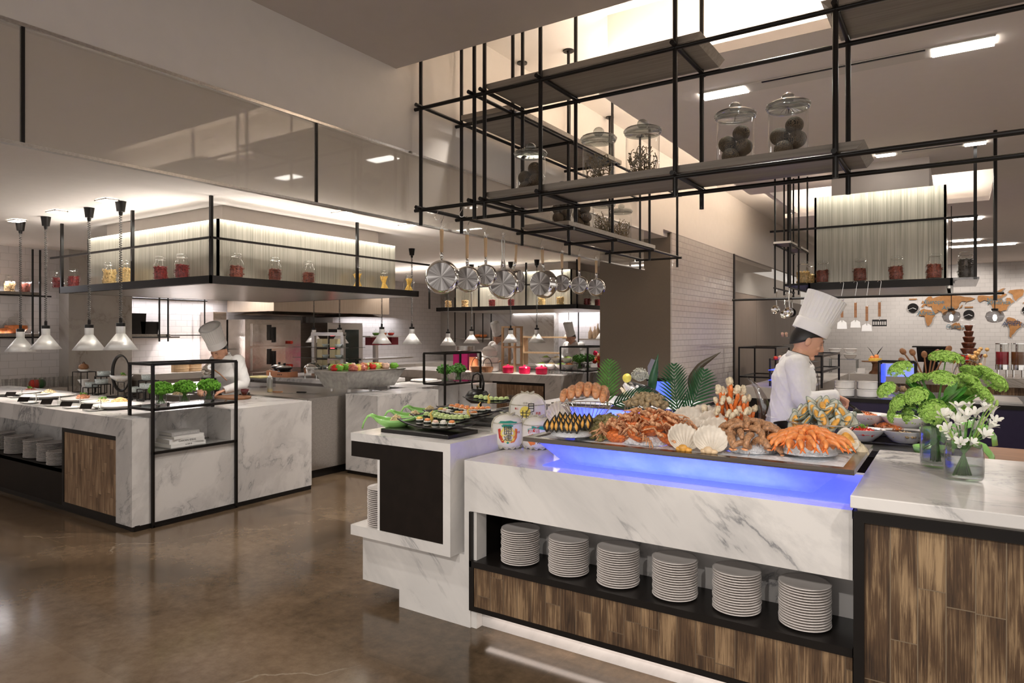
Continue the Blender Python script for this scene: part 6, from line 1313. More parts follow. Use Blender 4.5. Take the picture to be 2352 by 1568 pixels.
# ------------------------------------------------------------------ people
def skin_mesh(chains, sub=2):
    """chains: lists of (x,y,z,r); first point of later chains may repeat an earlier point to branch from it"""
    V = []; E_ = []; Rr = []; idx = {}
    for ch in chains:
        prev = None
        for p in ch:
            k = tuple(round(c, 4) for c in p[:3])
            if k not in idx: idx[k] = len(V); V.append(p[:3]); Rr.append(p[3])
            i = idx[k]
            if prev is not None and prev != i: E_.append((prev, i))
            prev = i
    me = bpy.data.meshes.new('tmp'); me.from_pydata(V, E_, []); o = bpy.data.objects.new('tmp', me); C.objects.link(o)
    o.modifiers.new('k', 'SKIN')
    if not me.skin_vertices: me.attributes.new('skin_vertex', 'FLOAT_VECTOR', 'POINT') if 0 else None
    sv = me.skin_vertices[0].data
    for i, r_ in enumerate(Rr): sv[i].radius = (r_, r_) if not isinstance(r_, tuple) else r_; sv[i].use_root = (i == 0)
    s_ = o.modifiers.new('s', 'SUBSURF'); s_.levels = sub; s_.render_levels = sub
    bpy.context.view_layer.update(); ev = o.evaluated_get(bpy.context.evaluated_depsgraph_get()); m2 = ev.to_mesh()
    mb = MB(); mb.v = [tuple(v.co) for v in m2.vertices]; mb.f = [tuple(p.vertices) for p in m2.polygons]; mb.mi = [0]*len(mb.f); ev.to_mesh_clear()
    bpy.data.objects.remove(o); bpy.data.meshes.remove(me)
    return mb
def fuse(mb, vox):
    me = bpy.data.meshes.new('tmp'); me.from_pydata(mb.v, [], mb.f); me.validate(); o = bpy.data.objects.new('tmp', me); C.objects.link(o)
    r_ = o.modifiers.new('r', 'REMESH'); r_.mode = 'VOXEL'; r_.voxel_size = vox; r_.use_smooth_shade = True
    s_ = o.modifiers.new('s', 'SMOOTH'); s_.iterations = 3; s_.factor = .5
    bpy.context.view_layer.update(); ev = o.evaluated_get(bpy.context.evaluated_depsgraph_get()); m2 = ev.to_mesh()
    q = MB(); q.v = [tuple(v.co) for v in m2.vertices]; q.f = [tuple(p.vertices) for p in m2.polygons]; q.mi = [0]*len(q.f); ev.to_mesh_clear()
    bpy.data.objects.remove(o); bpy.data.meshes.remove(me)
    return q
def head_mesh():
    """faces +X, centre at the ears' height, chin at -.115, crown at +.115"""
    mb = MB()
    def fn(a, b):
        th = 2*PI*a; ph = PI*b; z = -math.cos(ph); s_ = math.sin(ph)
        jaw = max(0, -z); x = s_*math.cos(th); y = s_*math.sin(th)
        px = .098*x*(1-.10*jaw if x > 0 else 1-.42*jaw); py = .077*y*(1-.30*jaw**1.3); pz_ = .118*z
        if x > 0: px += .010*jaw; px -= .008*math.exp(-((z-.12)/.18)**2)*max(0, 1-abs(abs(y)-.38)/.3)   # eye sockets
        return (px+.004, py, pz_)
    mb.grid(fn, 32, 24)
    mb.tube([(.090, 0, .022), (.108, 0, -.008), (.116, 0, -.024), (.100, 0, -.033)], [.008, .010, .013, .009], 10)      # nose
    for s_ in (-1, 1): mb.ball((.101, s_*.011, -.027), (.009, .008, .007), 8, 6); mb.ball((-.006, s_*.081, -.006), (.019, .009, .032), 12, 8); mb.ball((.070, s_*.036, -.022), (.022, .02, .018), 10, 8); mb.ball((.086, s_*.026, .030), (.012, .022, .007), 8, 6)
    mb.ball((.090, 0, -.052), (.009, .022, .006), 10, 6); mb.ball((.089, 0, -.062), (.009, .018, .006), 10, 6); mb.ball((.076, 0, -.095), (.017, .022, .016), 10, 8)
    return mb
def hand_mesh(M4, curl=.6, side=1, grip=False):
    """palm along +X from the wrist at 0, palm facing -Z; thumb leaves the side near its base"""
    chains = []
    base = (0, 0, 0, .022)
    chains.append([base, (.03, 0, 0, .026), (.075, 0, -.004, .028)])
    mb = MB().tube([(-.02, 0, 0), (0, 0, 0), (.02, 0, 0), (.05, 0, 0), (.078, 0, 0), (.088, 0, 0)], [.024, .026, .030, .036, .037, .030], 16)
    for i, v_ in enumerate(mb.v): mb.v[i] = (v_[0], v_[1]*1.12, v_[2]*.45)
    for k, (y, l, st) in enumerate(((.030, .078, .085), (.010, .088, .092), (-.010, .082, .090), (-.029, .064, .082))):
        a = 0; p = Vector((st-.02, y, 0)); pts = [p.copy()]; rs = [.0095]
        for j, f in enumerate((.46, .30, .24)):
            a -= curl*(.6, .9, .8)[j]+.06*k; p = p+Vector((math.cos(a), y*.35, math.sin(a)))*l*f; pts.append(p.copy()); rs.append((.0088, .0080, .0062)[j])
        mb.tube(pts, rs, 8)
        mb.ball(pts[-1], rs[-1]*1.05, 8, 6)
    p = [Vector((.018, .024*side, -.004)), Vector((.045, .048*side, -.012)), Vector((.072, .056*side, -.028-.012*curl)), Vector((.092, .046*side, -.040-.02*curl))]
    mb.tube(p, [.013, .011, .0095, .0075], 8); mb.ball(p[-1], .0078, 8, 6)
    return mb.xf(M4)
def person(loc, yaw, label, J, head, pitch, hyaw=0, vox=.005, hat=(.265, .104, .122, 16), hatlean=0, name_tag=None, apron=True, scale=1, curl=(.8, .4)):
    o = thing('person', label, 'person', loc, yaw); o.scale = (scale,)*3
    j = {k: Vector(v) for k, v in J.items()}
    def torso(g):
        mb = MB(); S_ = [(j['pelvis']+Vector((0, 0, -.09)), .09, .135), (j['pelvis'], .115, .165), (j['waist'], .10, .145), (j['chest']+Vector((0, 0, -.08)), .115, .165), (j['chest']+Vector((0, 0, .02)), .118, .185), ((j['chest']+j['neckb'])/2+Vector((0, 0, .02)), .095, .165), (j['neckb']+Vector((-.01, 0, -.015)), .065, .09), (j['neckb']+Vector((0, 0, .02)), .045, .05)]
        k = 28
        for c_, a_, b2 in S_:
            for i in range(k): t_ = 2*PI*i/k; mb.v.append((c_.x+(a_+g)*math.cos(t_), c_.y+(b2+g)*math.sin(t_), c_.z))
        for q in range(len(S_)-1):
            for i in range(k): mb.face((q*k+i, q*k+(i+1) % k, (q+1)*k+(i+1) % k, (q+1)*k+i))
        mb.face(list(range(k))[::-1]); e = (len(S_)-1)*k; mb.face([e+i for i in range(k)])
        return mb
    def smoothline(ps, rs, n=5):
        P_ = [Vector(p) for p in ps]; o1 = []; o2 = []
        for i in range(len(P_)-1):
            for q in range(n): f = q/n; o1.append(P_[i].lerp(P_[i+1], f)); o2.append(rs[i]+(rs[i+1]-rs[i])*f)
        o1.append(P_[-1]); o2.append(rs[-1])
        for _ in range(2):
            o1 = [o1[0]]+[(o1[i-1]+o1[i]*2+o1[i+1])/4 for i in range(1, len(o1)-1)]+[o1[-1]]
        return o1, o2
    b_ = torso(0)
    b_.tube([j['neckb']+Vector((-.01, 0, -.03)), j['neckt'], Vector(head)+Vector((-.02, 0, -.02))], [.062, .056, .060], 16)
    for s_ in 'RL':
        b_.ball(j[s_+'sh'], .062, 14, 10); l1, l2 = smoothline([j[s_+'sh'], j[s_+'el'], j[s_+'wr']], [.055, .043, .027]); b_.tube(l1, l2, 12)
        sd = -1 if s_ == 'R' else 1; l1, l2 = smoothline([j['pelvis']+Vector((0, sd*.075, -.04)), j[s_+'hip'], j[s_+'kn'], j[s_+'an']], [.10, .092, .060, .042]); b_.tube(l1, l2, 14); b_.tube([j[s_+'an'], j[s_+'to'], j[s_+'to']+Vector((.08, 0, -.01))], [.042, .040, .03], 10)
    HM = Matrix.Translation(Vector(head)+Vector((0, 0, -.008))) @ Matrix.Rotation(hyaw, 4, 'Z') @ Matrix.Rotation(pitch, 4, 'Y') @ Matrix.Scale(1.06, 4)
    b_.add(head_mesh(), HM)
    for s_ in 'RL':
        d = (j[s_+'ha']-j[s_+'wr']).normalized(); q = d.to_track_quat('X', 'Z').to_matrix().to_4x4()
        b_.add(hand_mesh(Matrix.Identity(4), curl[0 if s_ == 'R' else 1], 1 if s_ == 'R' else -1), Matrix.Translation(j[s_+'wr']) @ q)
    obj('body', fuse(b_, vox), M['skin'], o, smooth=True)
    # hair cap, eyes, brows, lips in head space
    hr = MB()
    def hf(a, b):
        th = 2*PI*a; front = max(0, math.cos(th)); ph = PI*(.5-.5*b) if 0 else b*PI*(.47-.12*front**.6+.20*max(0, -math.cos(th))**.7)
        return (.102*math.sin(ph)*math.cos(th)-.004, .082*math.sin(ph)*math.sin(th), .122*math.cos(ph)+.004)
    hr.grid(hf, 32, 14); obj('hair', hr.xf(HM), M['hair'], o, smooth=True, thick=.006)
    for s_ in (-1, 1):
        obj('eyebrow', MB().tube([(.098, s_*.016, .030), (.096, s_*.030, .035), (.084, s_*.046, .031)], [.0025, .003, .001], 6).xf(HM), M['hair'], o, smooth=True)
        e_ = obj('eye', MB().ball((.079, s_*.030, .008), (.009, .013, .005), 12, 8).xf(HM), M['china'], o, smooth=True); obj('iris', MB().ball((.087, s_*.031, .006), (.003, .006, .004), 8, 6).xf(HM), M['hair'], e_, smooth=True)
        obj('eyelid', MB().tube([(.092, s_*.018, .012), (.098, s_*.031, .0165), (.086, s_*.045, .012)], [.002, .0032, .0015], 6).xf(HM), M['hair'] if 0 else M['skin'], o, smooth=True)
    obj('lips', MB().ball((.096, 0, -.052), (.005, .019, .004), 10, 6).ball((.095, 0, -.060), (.005, .015, .004), 10, 6).xf(HM), mat('lips', (.50, .17, .13), .5) if 'lips' not in M else M['lips'], o, smooth=True)
    # tall pleated hat
    hh, r0, r1, npl = hat; mb = MB(); T2 = HM @ Matrix.Translation((-.006, 0, .062)) @ Matrix.Rotation(R(hatlean), 4, 'Y')
    prof = [(r0*1.0, 0), (r0*1.01, .05), (r0*1.02, .068)]
    nA = 96
    def hatf(a, b):
        th = 2*PI*a
        if b < .24: r_ = r0*(1+.01*b); z = b/.24*.07
        else:
            k = (b-.24)/.76; pl_ = .0035*(abs(((a*npl*2) % 1)-.5)*2-.5)*min(1, k*5); r_ = r0+(r1-r0)*k+pl_-.002; z = .07+(hh-.07)*k
        return (r_*1.08*math.cos(th), r_*.94*math.sin(th), z)
    mb.grid(hatf, nA, 22); ht = obj('hat_crown', mb.xf(T2), M['hat'], o, smooth=False, thick=.002)
    obj('hat_band', MB().lathe([(r0*1.035, -.002), (r0*1.04, .0), (r0*1.045, .070), (r0*1.035, .072)], 48, fx=1.08, fy=.94).xf(T2), M['hat'], o, smooth=True)
    obj('hat_top', MB().lathe([(r1*.985, hh-.004), (r1*.5, hh+.003), (0, hh+.004)], 40, fx=1.08, fy=.94).xf(T2), M['hat'], o, smooth=True)
    # double-breasted jacket: torso and sleeves over the body
    jm = torso(.028)
    for s_ in 'RL':
        w_ = j[s_+'wr']; el = j[s_+'el']; jm.ball(j[s_+'sh']+Vector((0, 0, -.004)), .083, 18, 12); l1, l2 = smoothline([j[s_+'sh'], (j[s_+'sh']+el)/2, el, (el+w_)/2, w_-(w_-el).normalized()*.01], [.080, .072, .064, .055, .046]); jm.tube(l1, l2, 18)
    jm = fuse(jm, vox*1.2)
    nz = [(math.sin(v_[2]*30+v_[0]*22+v_[1]*9)*.5+max(0, math.sin(v_[2]*44-v_[1]*26+v_[0]*60))**3)*.0035 for v_ in jm.v]
    cx_, cy_ = j['chest'][0], j['chest'][1]
    for i, v_ in enumerate(jm.v):
        v_ = Vector(v_); k = Vector((v_.x-cx_, v_.y-cy_, 0)); k = k.normalized() if k.length > .01 else k; jm.v[i] = tuple(v_+k*nz[i])
    obj('jacket', jm, M['white'], o, smooth=True)
    ck = MB().lathe([(.068, 0), (.072, .002), (.066, .045), (.062, .045)], 28, fx=1.1).xf(Matrix.Translation(j['neckb']+Vector((-.006, 0, -.008))) @ Matrix.Rotation(R(18), 4, 'Y')); obj('collar', ck, M['white'], o, smooth=True)
    obj('collar_piping', MB().tube([(.070*1.1*math.cos(a), .070*math.sin(a), .0455) for a in [i*2*PI/28 for i in range(29)]], .0018, 5, False).xf(Matrix.Translation(j['neckb']+Vector((-.006, 0, -.008))) @ Matrix.Rotation(R(18), 4, 'Y')), M['black'], o)
    for s_ in 'RL':
        w_ = j[s_+'wr']; d = (w_-j[s_+'el']).normalized(); q = d.to_track_quat('Z', 'Y').to_matrix().to_4x4()
        obj('cuff', MB().lathe([(.040, -.055), (.046, -.05), (.044, .0), (.040, .002), (.036, -.02)], 24).xf(Matrix.Translation(w_) @ q), M['white'], o, smooth=True)
    if apron:
        px_, py_, pz_ = j['pelvis']
        ap = MB().lathe([(.135, .10), (.158, .04), (.165, -.06), (.175, -.30), (.185, -.48)], 36, fx=.92, fy=1.12).xf(Matrix.Translation((px_, py_, pz_))); obj('apron', ap, M['white'], o, smooth=True, thick=.004)
        obj('apron_string', MB().tube([(.152*.95*math.cos(a), .152*1.13*math.sin(a), .065) for a in [i*2*PI/32 for i in range(33)]], .006, 6, False).xf(Matrix.Translation((px_, py_, pz_))), M['white'], o, smooth=True)
    for s_ in 'RL':
        sd = -1 if s_ == 'R' else 1; l1, l2 = smoothline([j['pelvis']+Vector((0, sd*.07, .02)), j[s_+'hip'], j[s_+'kn'], j[s_+'an']+Vector((0, 0, .03))], [.125, .115, .085, .075]); obj('trouser_leg', MB().tube(l1, l2, 20), M['blackm'], o, smooth=True)
    for s_ in 'RL': a_ = j[s_+'an']; obj('shoe', MB().ball((a_.x+.05, a_.y, .045), (.13, .05, .05), 14, 8), M['black'], o, smooth=True)
    return o
def stance(lean=0.0, k=1.0, R_=None, L_=None):
    J = dict(pelvis=(-.05, 0, .93), waist=(-.045+lean*.25, 0, 1.08), chest=(-.01+lean*.7, 0, 1.27), neckb=(.015+lean, 0, 1.415), neckt=(.045+lean*1.15, 0, 1.475),
             Rsh=(-.02+lean*.9, -.17, 1.37), Lsh=(-.0+lean*.9, .17, 1.37), Rhip=(-.05, -.10, .86), Lhip=(-.05, .10, .86), Rkn=(-.03, -.11, .48), Lkn=(-.02, .11, .48), Ran=(-.06, -.12, .08), Lan=(-.04, .12, .08), Rto=(.05, -.13, .04), Lto=(.07, .13, .04))
    J.update(R_); J.update(L_); return J
b0 = at(1826, 900, d=4.85)
J = stance(0, 1, dict(Rel=(.0, -.235, 1.125), Rwr=(.235, -.165, 1.165), Rha=(.33, -.13, 1.11)), dict(Lel=(.04, .22, 1.08), Lwr=(.275, .10, 1.055), Lha=(.38, .06, 1.02)))
chefR = person((b0.x, b0.y, 0), R(33.3-12), 'young cook in white jacket and tall pleated hat chopping salad, right side', J, (.078, 0, 1.545), R(22), 0, .0045, hatlean=3)
placket = MB().tube([(.075, -.105, 1.395), (.125, -.115, 1.31), (.135, -.11, 1.20), (.13, -.10, 1.08), (.115, -.09, .98)], .0022, 5); obj('black_piping', placket, M['black'], chefR)
# his knife
hd = Matrix.Translation((b0.x, b0.y, 0)) @ Matrix.Rotation(R(33.3-12), 4, 'Z') @ Vector((.36, -.125, 1.09))
t = thing('kitchen_knife', 'kitchen knife in the right hand of the chopping cook', 'knife', tuple(hd), R(21)); obj('blade', MB().prism([(0, 0), (.13, -.10), (.15, -.135), (.10, -.12), (-.01, -.035)], .002, (0, 0, 0), (1, 0, 0), (0, 0, 1)), M['chrome'], t); obj('handle', MB().tube([(-.09, 0, .05), (-.04, 0, .018), (.005, 0, -.012)], .010, 8, flat=.7), M['black'], t, smooth=True)
def facing(p, side):   # towards the camera, turned by side degrees (positive = to the left of the picture)
    return math.atan2(-p.y, -p.x)-R(side)
p1 = at(532, 803, d=7.6)
J = stance(.10, 1, dict(Rel=(.10, -.27, 1.12), Rwr=(.30, -.16, 1.05), Rha=(.40, -.10, 1.02)), dict(Lel=(.08, .27, 1.10), Lwr=(.30, .16, 1.04), Lha=(.40, .10, 1.0)))
person((p1.x, p1.y, 0), facing(p1, 42), 'cook in a white toque bending over the wok at the left island', J, (.20, 0, 1.505), R(34), R(8), .006, (.25, .100, .118, 16), scale=.935)
for u, v, d, sd, lb in ((1149, 776, 14.0, 25, 'far cook with a soft white toque looking down beside the serving tower'), (1320, 783, 13.6, 30, 'far cook with a tall white toque behind the rack of posies')):
    p_ = at(u, v, d=d); J = stance(.05, 1, dict(Rel=(.06, -.27, 1.10), Rwr=(.27, -.16, 1.06), Rha=(.37, -.10, 1.03)), dict(Lel=(.05, .27, 1.10), Lwr=(.27, .16, 1.05), Lha=(.37, .10, 1.02)))
    person((p_.x, p_.y, 0), facing(p_, sd), lb, J, (.14, 0, 1.53), R(26), 0, .008, (.26, .085, .092, 8), scale=.98)
# ladle/strainer held up by the left cook
c = at(478, 848, d=7.3); t = thing('steel_strainer', 'round steel strainer held up by the left cook', 'strainer', tuple(c), R(20)); obj('bowl', MB().lathe([(0, -.06), (.05, -.05), (.075, 0), (.078, .002), (.074, .004), (.045, -.044), (0, -.054)], 28).xf(Matrix.Rotation(R(62), 4, 'X')), M['chrome'], t, smooth=True); obj('handle', MB().tube([(.07, 0, 0), (.15, 0, -.05), (.22, .02, -.12)], .007, 6), M['walnut'], t)
# ------------------------------------------------------------------ salad station, right of the ice tray
t = thing('salad_station', 'black two-level glass salad station beside the chopping cook', 'counter', (-.62, 4.62, 0)); SW = .64
obj('top_ledge', MB().box(0, SW, 0, .34, .845, .88), M['black'], t); obj('raised_ledge', MB().box(0, SW, .36, .72, .93, .955), M['black'], t); obj('carcass', MB().box(.02, SW-.02, .02, .72, .05, .845), M['blackm'], t)
obj('acrylic_edge', MB().box(0, SW, -.012, 0, .845, .885), M['glass_g'], t); obj('riser_legs', MB().box(.02, SW-.02, .40, .70, .88, .93), M['blackm'], t)
def boat(u, v, z, r, label, rz=0.3):
    c = at(u, v, z=z); t = thing('boat_bowl', label, 'bowl', (c.x, c.y, z), rz, 'white bowls of the salad station')
    obj('bowl_body', MB().lathe([(0, .0), (r*.4, .0), (r*.5, .006), (r*.85, .05), (r*1.0, .078), (r*1.02, .082), (r*.98, .08), (r*.8, .055), (r*.4, .016), (0, .014)], 40, fx=1.12, fy=.86), M['china'], t, smooth=True); return c
M['pep'] = mat('shredded_peppers', (.80, .16, .04), .4, var=.9, scale=30); M['lett'] = mat('lettuce', (.42, .62, .12), .5, var=.4, scale=60); M['nuts'] = mat('walnuts', (.50, .34, .18), .6, var=.5, scale=60); M['onion'] = mat('red_onion', (.50, .06, .20), .4, var=.5, scale=40)
for (u, v, z, r, lb, m_, fl_) in ((1985, 976, .955, .135, 'white bowl of shredded peppers, red onion and carrot', 'pep', 'shredded peppers, onion and carrot in the bowl by the cook'), (2080, 984, .955, .135, 'white bowl of lettuce behind the vase of green blooms', 'lett', 'curly lettuce in its white bowl'),
                          (1978, 1012, .885, .13, 'white bowl of tomatoes, cucumber and pineapple in front', 'red', 'tomatoes, cucumber and pineapple in the front bowl'), (2080, 1017, .885, .13, 'white bowl of nuts beside the tall vase', 'nuts', 'nuts in the white bowl beside the vase')):
    c = boat(u, v, z, r, lb); mound(Vector((c.x, c.y, z)), .10, .04 if m_ != 'nuts' else .015, M[m_], fl_, seed=int(u), leaf=M['leaf'] if m_ == 'red' else None, kind='strand' if m_ == 'pep' else 'chunk', n=180, z0=.05)
c = at(2048, 945, y=5.22); mound(Vector((c.x, 5.22, .955)), .10, .04, M['pep'], 'mixed seafood salad behind the lettuce bowl', seed=71, kind='chunk', z0=.0)
# green handled chairs tucked behind the corner counter
for k, (u, v, y) in enumerate(((2262, 985, 4.9), (2255, 1020, 4.6))):
    c = at(u, v, y=y); t = thing('spoon_dish', 'lime green curved dish %s at the right of the flower vases' % ('farther back', 'nearer')[k], 'dish', (c.x-.03, c.y, 0), 0, 'lime dishes at the right'); t.location.z = .86+.07*(1-k)
    obj('curved_handle', MB().tube([(-.13, 0, .09), (-.03, 0, .125), (.04, 0, .10), (.075, 0, .05), (.08, 0, .0)], [.03, .03, .028, .026, .026], 10, flat=.3), M['lime'], t, smooth=True); obj('bowl', MB().lathe([(0, .0), (.06, .004), (.10, .05), (.105, .08), (.10, .08), (.055, .01), (0, .006)], 24).xf(Matrix.Translation((-.20, 0, 0))), M['lime'], t, smooth=True)
t = thing('side_table', 'dark low counter with a clear tray right of the flower vases', 'counter', (.05, 4.35, 0)); obj('top', MB().box(0, 1.3, 0, 1.0, .82, .86), M['walnut'], t); obj('carcass', MB().box(.04, 1.26, .04, .96, 0, .82), M['blackm'], t)
t = thing('clear_tray', 'clear textured glass tray on the low dark counter', 'tray', (.60, 4.9, .862)); obj('tray', MB().frus((-.2, .2, -.12, .12), (-.24, .24, -.15, .15), 0, .03), M['glass_g'], t)
# plates sink island
t = thing('warming_counter', 'dark counter with recessed steel wells behind the salad bowls', 'counter', (-1.15, 8.0, 0)); obj('worktop', MB().box(0, 1.9, 0, 1.3, .86, .90), M['black'], t); obj('front', MB().box(0.02, 1.88, .01, 1.28, .1, .86), mat('dark_violet_metal', (.035, .028, .06), .25, .3), t)
for k in range(2): obj('steel_well', MB().box(.35+k*.75, .95+k*.75, .25, .95, .90, .915), M['steel'], t)
for k in range(4):
    c = Vector((-1.0+.16*(k % 2), 7.95+.1, .90)); tk = thing('white_casserole', 'white lidded casserole %s behind the hands of the cook' % ('lower left', 'lower right', 'upper left', 'upper right')[k], 'casserole', (-1.02+.22*(k % 2), 8.2+.02*k, .9+.085*(k//2)), 0, 'white casseroles'); obj('pot_body', MB().lathe([(0, 0), (.09, 0), (.10, .01), (.10, .075), (.0, .076)], 28), M['china'], tk, autos=40); obj('lid', MB().lathe([(.103, .076), (.10, .083), (0, .084)], 28), M['china'], tk, autos=40)
# ------------------------------------------------------------------ dessert counters
t = thing('dessert_counter', 'marble dessert counter with plank front along the map wall', 'counter', (-1.5, 12.75, 0)); obj('worktop', MB().box(0, 6.5, 0, 1.3, .76, .9), M['marble_g'], t); obj('plank_front', MB().box(.1, 6.5, .04, .06, .10, .76), M['wood'], t); obj('kick_plate', MB().box(.1, 6.5, .1, .14, 0, .10), M['black'], t); obj('carcass', MB().box(.1, 6.5, .06, 1.2, .10, .76), M['blackm'], t)
t = thing('dessert_counter', 'marble dessert counter arm coming forward beside the cook\'s chest', 'counter', (-2.3, 8.9, 0)); obj('worktop', MB().box(0, .78, 0, 3.85, .76, .9), M['marble_g'], t); obj('plank_front', MB().box(.72, .74, .04, 3.85, .10, .76), M['wood'], t); obj('carcass', MB().box(.04, .72, .04, 3.8, .0, .76), M['blackm'], t)
for k, (x, y, lb) in enumerate(((-2.86, 10.9, 'black metal shelf frame against the brown wall left of the cook'), (-1.62, 9.2, 'black framed glass dessert case just behind the face of the cook'))):
    t = thing('dessert_case', lb, 'display case', (x, y, .9 if k else 0)); H_ = .40 if k else 1.36; W_, D_ = ((.55, 1.0) if k == 0 else (.0, 0)) if k == 0 else (.22, 1.5); q = .012
    for a in (0, W_):
        for b_ in (0, D_): obj('post', MB().box(a-q, a+q, b_-q, b_+q, 0, H_), M['black'], t)
    for z in ((H_, .9) if k == 0 else (H_, .2)): obj('rail_ring', MB().box(0, W_, -q, q, z-q, z+q).box(0, W_, D_-q, D_+q, z-q, z+q).box(-q, q, 0, D_, z-q, z+q).box(W_-q, W_+q, 0, D_, z-q, z+q), M['black'], t); obj('glass_shelf', MB().box(0, W_, 0, D_, z-.002, z+.004), M['glass'], t)
M['blueacr'] = emis('blue_lit_panel', (.05, .09, 1.0), 1.0)
t = thing('lit_case', 'black framed glass case glowing blue behind the leftmost green blooms', 'display case', (-.74, 8.85, .86)); W_, D_, H_ = .36, .3, .40
for a in (0, W_):
    for b_ in (0, D_): obj('post', MB().box(a-.01, a+.01, b_-.01, b_+.01, 0, H_), M['black'], t)
obj('top_ring', MB().box(0, W_, -.01, .01, H_-.01, H_+.01).box(0, W_, D_-.01, D_+.01, H_-.01, H_+.01).box(-.01, .01, 0, D_, H_-.01, H_+.01).box(W_-.01, W_+.01, 0, D_, H_-.01, H_+.01), M['black'], t); obj('lit_panel', MB().box(.02, .05, .02, D_-.02, .16, H_-.03), M['blueacr'], t); obj('lit_back', MB().box(.05, W_-.02, D_-.03, D_-.02, .22, H_-.03), emis('pale_blue_lit_panel', (.28, .34, .9), .6), t); obj('glass_front', MB().prism([(0, 0), (W_, 0), (W_, H_), (0, H_)], .001, (0, 0, 0), (1, 0, 0), (0, 0, 1)), M['glass'], t)
solo('shell_ornament', MB().ball((0, 0, .05), (.05, .04, .05), 12, 8, .15).ball((.09, .02, .04), (.05, .03, .04), 10, 7, .2), M['shell'], (-.60, 8.98, .90), 'shell ornaments inside the lit glass case', 'ornament', smooth=True)
# blue lit dessert rack beside the cook
t = thing('dessert_rack', 'blue lit acrylic dessert rack between the cook and the glass case', 'rack', (-1.9, 9.6, .9))
for q in (-.4, .25): obj('post', MB().box(-.13, -.11, q-.01, q+.01, 0, .36), M['black'], t)
for k in range(3): obj('acrylic_shelf', MB().box(-.12, .16, -.5, .3, .08+k*.13, .085+k*.13), M['blueacr'] if k < 2 else M['glass'], t)
for k in range(8): r_ = random.Random(k); solo('small_dessert', MB().lathe([(0, 0), (.026, 0), (.028, .035), (0, .05)], 12), M[('red', 'egg', 'cream_f', 'tuna', 'onion', 'walnut', 'egg', 'red')[k]], (-1.95+.08*(k % 3), 9.2+.09*k, .9+.086+.13*2), '%s little dessert on the top shelf of the blue lit rack' % od(k), 'dessert', 'little desserts on the lit rack', smooth=True)
# tower of glass plates with cupcakes behind the cook
t = thing('tiered_stand', 'five-tier glass dessert tower standing behind the face of the cook', 'stand', (at(1840, 800, y=10.6).x, 10.6, .9)); z0_ = .9
obj('pole', MB().tube([(0, 0, 0), (0, 0, .68)], .008, 8), M['chrome'], t)
for k in range(6): obj('glass_plate', MB().lathe([(0, 0), (.30-.012*k, .0), (.30-.012*k, .008), (0, .008)], 32).xf(Matrix.Translation((0, 0, .05+k*.115))), M['glass_r'], t, smooth=False)
for k, (u, v) in enumerate(((1797, 783), (1806, 783))): c = at(u, v, y=10.6); solo('dessert_cup', MB().lathe([(0, 0), (.018, 0), (.022, .06), (0, .07)], 12), M['tuna'], (c.x, 10.6, .9+.05+5*.115+.009), ('left', 'right')[k]+' small dessert cup on the top glass tier', 'dessert', 'dessert cups on the tower', smooth=True)
def acry_riser(u, v, w, h, label):
    c = at(u, v, y=12.95); t = thing('acrylic_riser', label, 'stand', (c.x, 12.95, .9)); obj('top', MB().box(-w/2, w/2, -.12, .12, h-.01, h), M['glass_r'], t)
    for a in (-1, 1):
        for b_ in (-1, 1): obj('leg', MB().cyl(a*w*.42, b_*.09, 0, h-.01, .012, 10), M['glass_r'], t)
    return t
acry_riser(1938, 845, .50, .24, 'acrylic riser carrying four white tureens, left end of the dessert counter'); cc = at(1938, 845, y=12.95)
for k in range(4): solo('white_tureen', MB().lathe([(0, 0), (.05, 0), (.09, .04), (.10, .08), (.115, .085), (.09, .09), (0, .08)], 20), M['china'], (cc.x-.13+.24*(k % 2), 12.88+.0*k, 1.14+.092*(k//2)), '%s white tureen on the acrylic riser' % ('lower left', 'lower right', 'upper left', 'upper right')[k], 'tureen', 'white tureens', smooth=True)
c = at(1977, 855, y=12.9); solo('name_card', MB().prism([(-.07, 0), (.07, 0), (.07, .09), (-.07, .09)], .004, (0, 0, 0), (1, 0, 0), (0, .2, 1)), M['china'], (c.x, 12.85, .9), 'white folded card left of the dark cake stand', 'card')
c = at(2010, 850, y=12.9); t = thing('cake_stand', 'dark turned cake stand with a fruit cake and two feathers', 'stand', (c.x, 12.9, .9)); obj('foot', MB().lathe([(.0, 0), (.09, 0), (.09, .02), (.05, .06), (.04, .16), (.06, .19), (0, .19)], 24), M['walnut'], t, smooth=True); obj('plate', MB().lathe([(0, .19), (.20, .20), (.21, .215), (0, .212)], 32), M['walnut'], t, smooth=True)
t = thing('fruit_cake', 'yellow cake with red fruit on the dark cake stand', 'cake', (c.x, 12.9, 1.118)); obj('cake_body', MB().lathe([(0, 0), (.10, 0), (.10, .045), (0, .05)], 24), M['egg'], t, autos=40); obj('fruit', MB().ball((.02, 0, .07), .04, 10, 7, .1).ball((-.05, 0, .06), .03, 10, 7, .1), M['salmon'], t, smooth=True); obj('feathers', MB().tube([(0, 0, .05), (-.07, 0, .18), (-.12, 0, .24)], [.004, .006, .001], 5).tube([(0, 0, .05), (.06, 0, .16), (.12, 0, .25)], [.006, .009, .001], 5), M['hair'], t)
